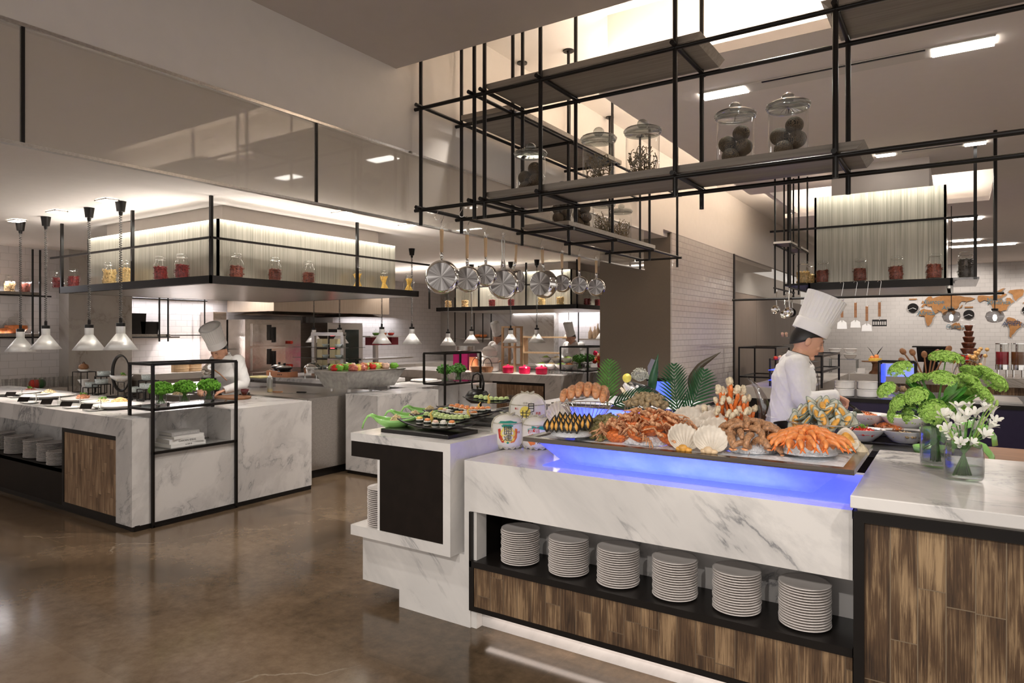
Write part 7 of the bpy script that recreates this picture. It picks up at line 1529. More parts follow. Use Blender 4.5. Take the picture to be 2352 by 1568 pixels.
# cauldron of wooden spoons
c = at(2130, 850, y=12.2); cx_, cy_ = c.x, 12.95
t = thing('black_cauldron', 'square black cauldron on legs with wooden paddles, on the dessert counter', 'cauldron', (cx_+.03, cy_, .9)); obj('pot_body', MB().frus((-.18, .18, -.15, .15), (-.20, .20, -.17, .17), .22, .46), M['black'], t); obj('rim', MB().box(-.26, .26, -.18, .18, .455, .475), M['black'], t); obj('legs', MB().lathe([(.12, 0), (.10, .22)], 12), M['black'], t)
for k, (dx, tilt, l) in enumerate(((-.30, -.65, .42), (-.22, -.42, .36), (-.08, -.1, .3), (.10, .25, .34), (.18, .5, .44), (-.36, -.9, .3), (0.02, .12, .26))):
    t = thing('wooden_spoon', 'wooden spoon leaning on the black cauldron, %s from the left' % od(k), 'spoon', (cx_+dx*.35, cy_-.24, .905), 0, 'wooden spoons at the cauldron'); t.rotation_euler = (R(-6), tilt*.9, 0); obj('handle', MB().tube([(0, 0, 0), (0, 0, l)], .012, 8), M['wooden'] if 0 else M['walnut'], t); obj('spoon_head', MB().ball((0, 0, l+.04), (.045, .012, .06), 12, 8), M['walnut'], t, smooth=True)
# chocolate fountain
M['choc'] = mat('chocolate', (.15, .045, .022), .22, var=.1, coat=.3)
c = at(2225, 850, y=12.95); t = thing('chocolate_fountain', 'five-tier chocolate fountain before the map wall', 'fountain', (c.x, 12.95, .9)); 
pr = []; zz_ = 1.6-.9; zt2 = at(2225, 746, y=12.95).z-.9; zb3 = at(2225, 812, y=12.95).z-.9
ht_ = (zt2-zb3)
for k, (r0_, r1_) in enumerate(((.085, .115), (.075, .10), (.060, .082), (.050, .068), (.04, .058))):
    zA = zb3+ht_*(k/5.0+.0); zB = zb3+ht_*((k+.86)/5.0)
    obj('chocolate_tier', MB().lathe([(r0_*.9, zA), (r0_, zA+.005), (r1_, zB-.008), (r1_*1.04, zB), (r1_*.8, zB+.01), (r0_*.5, zB+.012)], 28), M['choc'], t, smooth=True)
obj('base_bowl', MB().lathe([(0, .0), (.14, .0), (.12, .05), (.20, zb3-.02), (.21, zb3), (0, zb3)], 32), M['chrome'], t, smooth=True)
# juice dispensers
for k, (u, m_, w) in enumerate(((2302, mat('red_juice', (.30, .02, .03), .1), 'red'), (2338, mat('brown_tea', (.16, .06, .02), .1), 'brown'))):
    c = at(u, 850, y=12.95); zb_ = .9; t = thing('juice_dispenser', 'clear %s juice dispenser on chrome legs, right end of the dessert counter' % w, 'dispenser', (c.x, 12.95, .9))
    za_ = at(u, 790, y=12.95).z-.9; obj('chrome_base', MB().lathe([(.085, .12), (.09, .125), (.09, .20), (.085, .205)], 24), M['chrome'], t, autos=40); obj('juice', MB().cyl(0, 0, .205, .205+(za_-.205)*.62, .084, 24), m_, t, autos=40); obj('glass_cylinder', MB().lathe([(.088, .205), (.088, za_)], 24), M['glass'], t, smooth=True); obj('lid', MB().cyl(0, 0, za_, za_+.015, .09, 24), M['chrome'], t, autos=40); obj('ice_core_tube', MB().cyl(0, 0, .21, za_, .03, 12), M['steel'], t)
    for a in (-1, 1): obj('leg', MB().tube([(a*.055, 0, 0), (a*.055, 0, .12)], .014, 8), M['chrome'], t)
# fruit skewers
M['peach'] = mat('peach_ball', (.85, .50, .18), .4, var=.2)
for k in range(14):
    r_ = random.Random(k+40); u = 2232+r_.uniform(-8, 36); v = 800+r_.uniform(0, 42); c = at(u, v, y=12.78); t = thing('fruit_skewer', '%s peach ball skewer in the bunch right of the fountain' % (od(k)+('' if k < 12 else ' small')), 'skewer', (c.x, 12.78-.004*k, .9), 0, 'fruit skewers by the fountain'); obj('stick', MB().tube([(-.05, 0, .02), (0, 0, c.z-.9)], .003, 5), M['wooden'], t); obj('ball', MB().ball((0, 0, c.z-.9), .03, 10, 7), M['peach'], t, smooth=True)
for k in range(6):
    r_ = random.Random(k+70); u = 2200+r_.uniform(-12, 26); v = 812+r_.uniform(0, 30); c = at(u, v, y=12.75); t = thing('strawberry_skewer', '%s strawberry skewer left of the fountain bowl' % od(k), 'skewer', (c.x, 12.75-.004*k, .9), 0, 'strawberry skewers'); obj('stick', MB().tube([(-.03, 0, .02), (0, 0, c.z-.9)], .003, 5), M['wooden'], t); obj('berry', MB().lathe([(0, -.04), (.02, -.02), (.03, .01), (.02, .025), (0, .03)], 10).xf(Matrix.Translation((0, 0, c.z-.9))), M['red'], t, smooth=True)
t = thing('wire_dome', 'silver wire arches around the chocolate fountain bowl', 'ornament', (at(2225, 850, y=12.6).x, 12.7, .9))
for k in range(4): obj('arch', MB().tube([(.20*math.cos(a), .05*k-.1, .27*math.sin(a)) for a in [i*PI/16 for i in range(17)]], .007, 6), M['chrome'], t, smooth=True)
# bulbs in smoked globes
for k, u in enumerate((2185, 2285)):
    c = at(u, 726, y=10.65); dd = -_s*c.x+_c*c.y; r_ = 18.5*dd/FPX; t = thing('globe_pendant', ('left', 'right')[k]+' smoked glass globe pendant with a lit bulb before the map wall', 'pendant lamp', tuple(c), 0, 'globe pendants')
    obj('glass_globe', MB().lathe([(r_*.3, -r_*.80), (r_*.75, -r_*.62), (r_*1.0, -.05*r_), (r_*.85, r_*.45), (r_*.35, r_*.72)], 32), M['glass_g'], t, smooth=True); obj('cap', MB().cyl(0, 0, r_*.70, r_*.95, r_*.36, 20), M['black'], t, autos=40); obj('cord', MB().tube([(0, 0, r_*.9), (0, 0, 3.27-c.z)], .005, 6), M['black'], t); obj('bulb', MB().ball((0, 0, -.02), (.022, .022, .04), 12, 8), emis('lit_bulb', (1, .92, .8), 25), t, smooth=True)
# ------------------------------------------------------------------ world map, lettering, clocks on the tiled wall
M['map'] = streak('cork_map', (.34, .15, .045), (.46, .22, .075), (14, 14, 14), .7)
K = 302/2352.
def mp_(pts, name, label, nm_part=None):
    w_ = [at(2050+x*K, 640+y*K, y=19.97) for x, y in pts]; cx = sum(p.x for p in w_)/len(w_); cz = sum(p.z for p in w_)/len(w_)
    return solo(name, MB().prism([(p.x-cx, p.z-cz) for p in w_], .03, (0, 0, 0), (1, 0, 0), (0, 0, 1)), M['map'], (cx, 19.985, cz), label, 'wall map', 'world map pieces')
eur = mp_([(510, 500), (550, 455), (600, 430), (585, 375), (640, 320), (690, 312), (720, 350), (800, 320), (900, 300), (1000, 300), (1200, 305), (1300, 325), (1400, 330), (1475, 355), (1420, 385), (1330, 410), (1300, 450), (1320, 405), (1240, 400), (1200, 440), (1190, 490), (1150, 540), (1110, 540), (1130, 600), (1080, 640), (1060, 600), (1000, 570), (960, 620), (910, 650), (880, 590), (830, 570), (790, 555), (830, 590), (765, 625), (720, 555), (700, 490), (640, 500), (600, 460), (560, 490), (545, 515)], 'map_eurasia', 'brown cork map piece of Europe and Asia')
afr = mp_([(470, 610), (500, 560), (560, 535), (600, 550), (690, 560), (715, 610), (765, 650), (720, 700), (705, 770), (660, 835), (625, 845), (600, 780), (585, 690), (560, 660), (490, 665)], 'map_africa', 'brown cork map piece of Africa')
nam = mp_([(1515, 350), (1530, 305), (1600, 295), (1740, 310), (1830, 290), (1900, 290), (1940, 300), (1985, 260), (2040, 270), (2020, 300), (1950, 340), (1960, 400), (2030, 420), (2040, 340), (2100, 340), (2175, 410), (2110, 450), (2060, 500), (2040, 560), (1990, 565), (1930, 590), (1960, 640), (1900, 590), (1860, 560), (1790, 520), (1770, 470), (1700, 400), (1640, 380), (1560, 420), (1530, 390)], 'map_north_america', 'brown cork map piece of North America')
grl = mp_([(2070, 240), (2100, 205), (2220, 190), (2330, 185), (2352, 220), (2330, 300), (2250, 350), (2205, 400), (2170, 360), (2150, 280)], 'map_greenland', 'brown cork map piece of Greenland at the right edge')
sam = mp_([(2030, 770), (2045, 700), (2080, 685), (2180, 710), (2220, 745), (2315, 780), (2290, 860), (2220, 910), (2180, 970), (2130, 1010), (2125, 1052), (2090, 1030), (2100, 930), (2085, 850)], 'map_south_america', 'brown cork map piece of South America')
aus = mp_([(1040, 840), (1090, 800), (1140, 780), (1165, 800), (1190, 785), (1230, 850), (1220, 905), (1170, 900), (1120, 865), (1050, 885)], 'map_australia', 'brown cork map piece of Oceania')
bri = mp_([(525, 440), (530, 400), (550, 395), (560, 430)], 'map_island', 'small cork island piece left of Europe'); nz_ = mp_([(1240, 900), (1275, 860), (1285, 870), (1250, 905)], 'map_island', 'small cork island piece right of Oceania'); jp = mp_([(1195, 520), (1240, 470), (1260, 465), (1240, 505), (1205, 525)], 'map_island', 'small cork island piece below the north of Asia'); bf = mp_([(1870, 225), (1950, 180), (2010, 165), (1960, 215), (1930, 260)], 'map_island', 'cork island piece above North America')
M['ltr'] = mat('blue_grey_lettering', (.08, .20, .26), .5); M['ltrd'] = mat('dark_blue_lettering', (.06, .07, .13), .5)
def word(parent, body, x, y, size, m):
    p = at(2050+x*K, 640+y*K, y=19.95); text(parent, body, size, (p.x-parent.location.x, -.035, p.z-parent.location.z), (R(90), 0, 0), m, .006, 'continent_name')
word(eur, 'Europe', 750, 415, 0.144, M['ltr']); word(eur, 'Asia', 990, 520, 0.144, M['ltr']); word(afr, 'Africa', 600, 615, 0.158, M['ltr']); word(aus, 'Oceania', 1135, 850, 0.122, M['ltr']); word(nam, 'North', 1830, 375, 0.122, M['ltr']); word(nam, 'America', 1900, 425, 0.137, M['ltr']); word(sam, 'South', 2150, 765, 0.122, M['ltrd']); word(sam, 'America', 2180, 805, 0.137, M['ltrd'])
for k, (x, y, w_) in enumerate(((365, 520, 'left'), (1365, 638, 'middle'), (2420, 560, 'right'))):
    p = at(2050+x*K, 640+y*K, y=19.95); dd = -_s*p.x+_c*p.y; r_ = 10.6*dd/FPX; t = thing('wall_clock', w_+' round black wall clock on the map wall', 'clock', tuple(p), 0, 'wall clocks'); X = Matrix.Rotation(R(90), 4, 'X')
    obj('clock_face', MB().lathe([(0, 0), (r_*.96, 0), (r_, .01), (r_, .03), (0, .03)], 32).xf(X).xf(Matrix.Translation((0, .03, 0))), M['black'], t); obj('hour_hand', MB().box(-.004, .08, -.012, -.008, -.006, .006).xf(Matrix.Rotation(R(28), 4, 'Y')), M['china'], t); obj('minute_hand', MB().box(-.13, .005, -.016, -.012, -.004, .004).xf(Matrix.Rotation(R(-25), 4, 'Y')), M['china'], t)
    q = at(2050+x*K, 640+(y-(155 if k == 0 else 130))*K, y=19.97); solo('name_plate', MB().box(-.085, .085, -.01, .01, -.015, .015), M['map'], tuple(q), 'small brown plate above the %s clock' % w_, 'sign', 'plates above the clocks')

# ------------------------------------------------------------------ small pipe rack left of the hall hood, carrying the bunch of pans
xa = at(1780, 665, y=6.9).x; t = thing('hanging_pipe_rack', 'small black pipe rack with two shelves left of the hall hood, pans below', 'hanging rack', (xa, 6.9, 2.03))
for y in (0, .42, .9):
    for x in (0, .14): obj('rod', MB().tube([(x, y, -.05), (x, y, 1.24)], .009, 8), M['black'], t)
for x in (0, .14):
    for z in (0, .42): obj('rod', MB().tube([(x, -.04, z), (x, .95, z)], .008, 8), M['black'], t)
obj('shelf', MB().box(-.01, .15, -.02, .30, .43, .45), M['shelf'], t); obj('shelf', MB().box(-.01, .15, .5, .9, .43, .45), M['shelf'], t)
# ------------------------------------------------------------------ flower vases on the corner counter
ZC = .981
M['vib'] = mat('green_viburnum', (.42, .66, .14), .6, var=.35, scale=120); M['gleaf'] = mat('broad_green_leaf', (.10, .34, .05), .4, var=.4, scale=25); M['frees'] = mat('white_freesia', (.86, .85, .78), .55, var=.05, scale=30, sss=.1); M['bud'] = mat('green_bud', (.36, .55, .12), .5)
M['glass_v'] = glassm('grey_vase_glass', (.80, .81, .81), .07, .02, .8)
def floret_head(r, seed):
    r_ = random.Random(seed); mb = MB().lathe([(0, -r*.15), (r*.3, -r*.1), (r*.8, r*.15), (r*.55, r*.42), (0, r*.52)], 14)
    for i in range(230):
        a = r_.uniform(0, 2*PI); z = r_.uniform(-.15, 1); q = math.sqrt(max(0, 1-z*z)); p = Vector((r*q*math.cos(a), r*q*math.sin(a), r*.6*z))*r_.uniform(.85, 1.08); n_ = Vector((p.x, p.y, p.z*2+.01)).normalized(); u_ = n_.orthogonal().normalized(); v_ = n_.cross(u_); b0_ = len(mb.v); s_ = .0075*r_.uniform(.8, 1.25); f0 = r_.uniform(0, 1)
        mb.v.append(tuple(p-n_*.002))
        for k in range(5):
            for da, rr_ in ((-.42, .8), (0, 1.15), (.42, .8)): t_ = f0+k*2*PI/5+da; mb.v.append(tuple(p+(u_*math.cos(t_)+v_*math.sin(t_))*s_*rr_+n_*.002))
            mb.face((b0_, b0_+1+3*k, b0_+2+3*k, b0_+3+3*k))
    return mb
def vase(name, label, u, v, rv, hv, rim):
    c = at(u, v, z=ZC); c.y += rv*.8; t = thing(name, label, 'flower vase', (c.x, c.y, ZC))
    obj('glass', MB().lathe([(0, .008), (rv*.90, .008), (rv*.98, .02), (rv, .05), (rv, hv-.05), (rv*.93, hv-.02), (rim, hv), (rim*.96, hv), (rv*.93, hv-.05), (rv*.95, .03), (0, .018)], 40), M['glass_v'], t, smooth=True)
    obj('water', MB().lathe([(0, .019), (rv*.93, .022), (rv*.94, hv*.38), (0, hv*.382)], 32), M['water'], t, smooth=True)
    return t, c
t1, c1 = vase('flower_vase', 'tall grey glass vase with green snowball blooms on the corner counter', 2148, 1078, .062, .205, .055)
rp = random.Random(3)
heads = [(2068, 848, 21, -.02), (2036, 895, 17, 0), (2109, 872, 19, .06), (2104, 909, 21, -.04), (2064, 925, 18, .02), (2172, 826, 28, 0), (2163, 871, 25, -.05), (2224, 876, 21, .0), (2229, 855, 17, .08), (2259, 857, 18, .05), (2285, 878, 22, .0), (2255, 906, 21, -.04), (2212, 900, 19, .05), (2208, 922, 18, .1), (2144, 945, 24, -.06), (2088, 948, 17, .03), (2052, 951, 15, .08), (2180, 938, 18, .02)]
d0 = -_s*c1.x+_c*c1.y
for k, (u, v, r_, dd) in enumerate(heads):
    p = at(u, v, d=d0+dd)-c1+Vector((0, 0, c1.z-ZC)); rw = r_*(d0+dd)/FPX*1.05; base = Vector((rp.uniform(-.02, .02), rp.uniform(-.02, .02), .03)); neck = Vector((p.x*.10, p.y*.10, .21)); mid = (neck+p)/2+Vector((0, 0, .02))
    obj('flower_stem', MB().tube([base, neck*.6+Vector((0, 0, .05)), neck, mid, p], [.004, .004, .0035, .003, .0025], 6), M['stem'], t1, smooth=True)
    hd_ = floret_head(rw*1.15, k+5); dv = (p-mid).normalized().lerp(Vector((0, 0, 1)), .25).normalized(); q = dv.to_track_quat('Z', 'Y').to_matrix().to_4x4(); obj('flower_head', hd_.xf(Matrix.Translation(p) @ q), M['vib'], t1)
def leaf_mesh(p, d, l, w_):
    d = d.normalized(); sd = d.cross(Vector((0, 0, 1))).normalized(); up_ = sd.cross(d)
    return MB().grid(lambda a, b: p+d*l*b+sd*(a-.5)*2*w_*math.sin(PI*min(1, b*.93+.04))**.8+up_*(-.25*l*b*b+abs(a-.5)*.25*w_), 4, 7)
for k in range(40):
    u = rp.uniform(2060, 2250); v = rp.uniform(865, 960); p = at(u, v, d=d0+rp.uniform(-.05, .09))-c1+Vector((0, 0, c1.z-ZC)); nk = Vector((0, 0, .20)); d = (p-nk)
    obj('leaf', leaf_mesh(nk+d*.55, d+Vector((rp.uniform(-.05, .05), rp.uniform(-.05, .05), 0)), rp.uniform(.07, .11), rp.uniform(.02, .032)), M['gleaf'], t1, smooth=True)
for k in range(7): a = k*.9; obj('leaf', leaf_mesh(Vector((.01*math.cos(a), .01*math.sin(a), .06+.015*k)), Vector((math.cos(a), math.sin(a), -.4)), .05, .015), M['gleaf'], t1, smooth=True)
t2_, c2_ = vase('flower_vase', 'short round grey glass vase with white freesias, nearest on the corner counter', 2214, 1108, .072, .155, .064)
d2 = -_s*c2_.x+_c*c2_.y
def freesia(r_, seed):
    q_ = random.Random(seed); mb = MB(); f0 = q_.uniform(0, 1)
    for k in range(6):
        t_ = f0+k*PI/3; o_ = .75 if k % 2 else 1
        def fn(a, b, t_=t_, o_=o_): rad = r_*(.12+.88*b**1.4)*o_; an = t_+(a-.5)*1.25*math.sin(PI*min(1, .25+b*.68)); return (rad*math.cos(an), rad*math.sin(an), r_*1.25*(b**.75)-.10*r_*(b**4))
        mb.grid(fn, 4, 6)
    return mb
bl = [(2200, 945, 17), (2178, 968, 20), (2166, 958, 15), (2196, 975, 22), (2218, 964, 18), (2240, 958, 17), (2260, 945, 15), (2280, 953, 17), (2238, 985, 16), (2214, 1003, 21), (2236, 1000, 17), (2258, 1006, 17), (2228, 1022, 13), (2270, 985, 16), (2284, 972, 14), (2180, 992, 17), (2206, 1020, 15), (2190, 1010, 14), (2250, 975, 15), (2225, 940, 13)]
for k, (u, v, r_) in enumerate(bl):
    p = at(u, v, d=d2+rp.uniform(-.04, .05))-c2_+Vector((0, 0, c2_.z-ZC)); rw = r_*d2/FPX*1.1; base = Vector((-p.x*.35, -p.y*.35, .022)); neck = Vector((p.x*.3, p.y*.3, .15)); dv = (p-neck).normalized().lerp(Vector((rp.uniform(-.7, .7), rp.uniform(-1, -.2), rp.uniform(0, .8))), .55).normalized()
    obj('flower_stem', MB().tube([base, neck*.5+base*.5+Vector((0, 0, .02)), neck, p], [.0035, .0035, .003, .002], 6), M['stem'], t2_, smooth=True)
    obj('bloom', freesia(rw, k).xf(Matrix.Translation(p) @ dv.to_track_quat('Z', 'Y').to_matrix().to_4x4()), M['frees'], t2_, smooth=True)
for k, (u, v) in enumerate(((2150, 935), (2232, 1010), (2276, 930), (2290, 925), (2268, 990), (2245, 1015), (2160, 985))):
    p = at(u, v, d=d2)-c2_+Vector((0, 0, c2_.z-ZC)); nk = Vector((p.x*.25, p.y*.25, .14)); obj('bud_stem', MB().tube([nk, (nk+p)/2+Vector((0, 0, .02)), p], [.0035, .003, .002], 6), M['bud'], t2_, smooth=True); obj('bud', MB().ball(p, (.006, .006, .014), 8, 6), M['bud'], t2_, smooth=True)
# ------------------------------------------------------------------ kitchen background
def on(u, v, x=None, y=None): return at(u, v, x=x, y=y)
# steamer cabinet with three doors against the left wall (faces +X)
a = on(577, 800, x=-10.1); b_ = on(665, 800, x=-10.1); zt_ = on(577, 736, x=-10.1).z
t = thing('steamer_cabinet', 'three-door steel steaming cabinet with black latches behind the left cook', 'cabinet', (-10.1, a.y, 0)); W_ = b_.y-a.y
obj('carcass', MB().box(-.8, 0, -.12, W_+.25, .35, zt_+.02), M['steel_w'], t); obj('feet', MB().box(-.7, -.1, 0, W_, 0, .35), M['steel'], t)
for k in range(3):
    z0 = .52+k*(zt_-.54)/3; z1_ = z0+(zt_-.54)/3-.03; dr_ = obj('door', MB().box(0, .03, .0, W_*.86, z0, z1_), M['steel_w'], t, bevel=.004)
    obj('latch', MB().box(.03, .07, W_*.40, W_*.45, z0+.10, z1_-.02), M['black'], dr_); obj('latch', MB().box(.03, .07, W_*.52, W_*.57, z0+.06, z1_-.06), M['black'], dr_)
for k in range(2): obj('red_knob', MB().tube([(.0, W_*.97, 1.0+.42*k), (.09, W_*.97, 1.0+.42*k)], .03, 10), M['red'], t)
# combination oven
a = on(752, 800, x=-9.9); b_ = on(832, 800, x=-9.9); zt_ = on(760, 741, x=-9.9).z; W_ = b_.y-a.y
t = thing('combi_oven', 'tall steel oven with a dark glass door and red-lit control panel', 'oven', (-9.9, a.y, 0)); obj('carcass', MB().box(-.9, 0, 0, W_, .75, zt_), M['steel'], t); obj('stand', MB().box(-.8, -.05, .05, W_-.05, 0, .75), M['steel'], t)
obj('control_panel', MB().box(0, .012, .03, W_*.26, 1.12, zt_-.12), M['black'], t)
for k in range(3): obj('lit_button', MB().box(.012, .018, .06, .16, zt_-.25-.12*k, zt_-.23-.12*k), emis('red_led', (1, .06, .08), 3), t)
obj('door', MB().box(0, .03, W_*.33, W_*.98, .82, zt_-.04), M['steel'], t); obj('door_glass', MB().box(.03, .034, W_*.46, W_*.86, .90, zt_-.13), mat('dark_oven_glass', (.02, .03, .028), .08), t); obj('door_handle', MB().tube([(.06, W_*.36, 1.0), (.06, W_*.36, 1.5)], .015, 8), M['chrome'], t)
# grey cabinet front behind the strainer (wall unit)
a = on(490, 800, x=-10.6); b_ = on(572, 800, x=-10.6); t = thing('steel_wall_panel', 'plain steel wall unit left of the steaming cabinet', 'cabinet', (-10.6, a.y, 0)); obj('panel', MB().box(-.38, 0, 0, b_.y-a.y-.45, .96, 1.95), M['steel_w'], t); obj('seam', MB().box(0, .004, 0, b_.y-a.y-.45, 1.30, 1.31), M['black'], t)
# glass snack rack in the middle
c = at(720, 870, z=.95); t = thing('snack_rack', 'steel-posted rack of glass shelves with noodle boxes in the kitchen centre', 'rack', (-7.95, 6.75, .95)); 
for x in (0, .62): obj('post', MB().box(x-.03, x+.03, -.02, .02, 0, .62), M['steel'], t)
obj('top_bar', MB().box(-.03, .65, -.03, .03, .60, .65), M['steel'], t)
for k in range(3):
    obj('glass_shelf', MB().box(-.28, .90, -.16, .16, .12+.155*k, .13+.155*k), M['glass_r'], t)
    for q in range(2): solo('noodle_box', MB().box(-.055, .055, -.05, .05, 0, .115), M['noodle'] if 0 else mat('cream_box', (.72, .62, .38), .6), (-7.95+.18+.27*q, 6.75, .95+.131+.155*k), 'cream noodle box, %s on the %s shelf of the snack rack' % (('left', 'right')[q], ('lowest', 'middle', 'top')[k]), 'box', 'cream boxes on the snack rack'); solo('green_bowl', MB().lathe([(0, 0), (.03, 0), (.055, .04), (.05, .04), (0, .01)], 16), M['speck'], (-7.95+.31+.27*q, 6.70, .95+.131+.155*k), 'small pale bowl, %s on the %s shelf of the snack rack' % (('left', 'right')[q], ('lowest', 'middle', 'top')[k]), 'bowl', 'small bowls on the snack rack', smooth=True)
# shiny chafing dishes
for k, (u, v) in enumerate(((772, 850), (800, 846), (762, 842))):
    c = at(u, 862, z=.95); t = thing('chafing_dish', 'round polished chafing dish with a domed lid, %s of the cluster' % ('left', 'right', 'rear')[k], 'chafing dish', (c.x+.1*k, 6.62+.16*k+.1*(k == 2), .95), 0, 'chafing dishes')
    obj('dish_body', MB().lathe([(0, .06), (.13, .06), (.14, .12), (.0, .12)], 28), M['chrome'], t, autos=40); obj('domed_lid', MB().lathe([(.142, .12), (.13, .16), (.08, .20), (0, .215)], 28), M['chrome'], t, smooth=True); obj('lid_handle', MB().tube([(-.03, 0, .21), (-.03, 0, .235), (.03, 0, .235), (.03, 0, .21)], .005, 6), M['chrome'], t)
    for q in range(3): a = q*2.1; obj('leg', MB().tube([(.12*math.cos(a), .12*math.sin(a), 0), (.12*math.cos(a), .12*math.sin(a), .07)], .008, 6), M['chrome'], t)
# portable burners with pans on copper coloured boxes
M['copper'] = mat('copper_box', (.62, .28, .15), .4, .3)
for k, (x, y) in enumerate(((-8.55, 6.6), (-8.2, 6.42))):
    t = thing('tabletop_burner', '%s copper-coloured tabletop burner with a lidded black pan' % ('left', 'right')[k], 'burner', (x, y, .95), R(12), 'tabletop burners'); obj('box', MB().box(-.15, .15, -.11, .11, 0, .075), M['copper'], t); obj('grate', MB().lathe([(.10, .075), (.08, .10)], 8), M['black'], t)
    for q in range(3): obj('vent_hole', MB().box(-.03+q*.03, -.015+q*.03, -.112, -.11, .03, .045), M['black'], t)
    t = thing('lidded_pan', '%s black pan with a glass lid on its burner' % ('left', 'right')[k], 'pan', (x, y, .95+.10), 0, 'lidded black pans'); obj('pan_body', MB().lathe([(0, 0), (.09, 0), (.125, .035), (.12, .035), (0, .008)], 24), M['black'], t, smooth=True); obj('lid', MB().lathe([(.12, .036), (.08, .06), (0, .068)], 24), M['steel'], t, smooth=True); obj('knob', MB().cyl(0, 0, .066, .10, .018, 12), M['black'], t)
# squeeze bottle, knives, glass box
c = at(615, 900, z=.882); t = thing('squeeze_bottle', 'white squeeze bottle with yellow sauce on the griddle edge', 'bottle', (c.x, c.y+.03, .882)); obj('bottle_body', MB().lathe([(0, 0), (.032, 0), (.034, .01), (.034, .15), (.026, .17)], 20), glassm('milky_plastic', (.75, .75, .72), .3, .3), t, smooth=True); obj('sauce', MB().cyl(0, 0, .003, .035, .031, 16), M['egg'], t); obj('nozzle', MB().lathe([(.028, .17), (.026, .185), (.008, .20), (.003, .24), (0, .24)], 14), M['china'], t, smooth=True)
for k, (u, v, w) in enumerate(((645, 902, 'dark red handled'), (700, 903, 'wide black handled'))):
    c = at(u, v, z=.882); t = thing('spatula', w+' griddle spatula lying on the cooktop', 'spatula', (c.x, c.y+.02, .884), R(20), 'griddle spatulas'); obj('handle', MB().box(-.12, 0, -.012, .012, 0, .016), M['red'] if 0 else M['walnut'] if k == 0 else M['black'], t); obj('blade', MB().prism([(0, -.01), (.08, -.03), (.16, -.035), (.16, .035), (.08, .03), (0, .01)], .003), M['steel'], t)
c = at(570, 892, z=.882); t = thing('glass_box', 'clear glass food box with yellow butter beside the squeeze bottle', 'box', (c.x-.1, c.y+.25, .882)); obj('glass_walls', MB().box(-.16, .16, -.12, .12, 0, .12), M['glass_g'], t); obj('butter', MB().box(-.10, .12, -.09, .09, .121, .145), M['noodle'] if 0 else mat('butter', (.82, .72, .34), .5), t, bevel=.01)
# marble-patterned ice trough with raw seafood
M['etched'] = mat('etched_steel', (.36, .35, .33), .35, .7, var=.2, scale=20, bump=.4)
ax0 = at(764, 905, z=.88); t = thing('steel_trough', 'tapered etched steel trough heaped with meat and vegetables', 'trough', (-6.05, 5.85, .90)); obj('trough_body', MB().frus((-.20, .20, -.38, .38), (-.28, .28, -.48, .48), .04, .24), M['etched'], t); obj('rim', MB().box(-.29, .29, -.49, .49, .24, .252), M['steel'], t)
for sx in (-1, 1):
    for sy in (-1, 1): obj('foot', MB().cyl(sx*.15, sy*.32, 0, .04, .02, 10), M['steel'], t)
for k in range(44):
    r_ = random.Random(k+9); x = -6.05+r_.uniform(-.19, .19); y = 5.85-.40+.80*(k+.5)/44; kind = ('red', 'moss', 'tuna', 'pep', 'egg', 'lett', 'ham')[k % 7]
    w_ = {'red': 'red pepper', 'moss': 'green leaf bunch', 'tuna': 'pale meat slice pile', 'pep': 'orange vegetable', 'egg': 'yellow pepper', 'lett': 'green lettuce', 'ham': 'raw red meat'}[kind]
    solo('fresh_item', MB().ball((0, 0, .035), (.06, .045, .04), 12, 8, .25), M[kind], (x, y, 1.145), '%s, %s along the steel trough' % (w_, ('near ', 'lower middle ', 'upper middle ', 'far ')[k//12]+od(k)), 'fresh food', 'fresh food in the trough', smooth=True)
for k, (u, v) in enumerate(((918, 873), (963, 877), (1000, 882))):
    c = at(u, v, z=.9); solo('round_plate', MB().lathe([(0, .008), (.12, 0), (.19, .022), (.185, .026), (.12, .01), (0, .012)], 36), M['china'], (max(-6.4, min(c.x, -5.35)), c.y+.1, .90), 'round white plate %s on the counter beside the trough' % ('left', 'middle', 'right')[k], 'plate', 'round white plates', smooth=True)
# red rack and scales at the far left wall
t = thing('steel_shelf', 'steel shelf on a post with red bags and candy jars, far kitchen', 'shelf', (-9.95, 10.0, 0)); obj('shelf_board', MB().box(-.2, .2, -.3, 1.0, 1.50, 1.53), M['steel'], t); obj('post', MB().box(-.04, .04, .0, .08, .9, 1.5), M['steel'], t); obj('lower_board', MB().box(-.25, .25, -.6, .9, 1.05, 1.08), M['steel'], t)
for k in range(3): bonbon((-9.95, 10.05+.22*k, 1.53), ('green', 'orange', 'red')[k]+' candy jar on the steel shelf, far kitchen', .75, M[('leaf', 'orange', 'red')[k]])
for k in range(3): solo('red_bag', MB().box(-.1, .1, -.1, .1, 0, .16), mat('dark_red_box', (.22, .01, .02), .5), (-9.95, 9.95+.28*k, 1.34-.0), ('left', 'middle', 'right')[k]+' dark red box hanging under the steel shelf', 'box', 'dark red boxes')
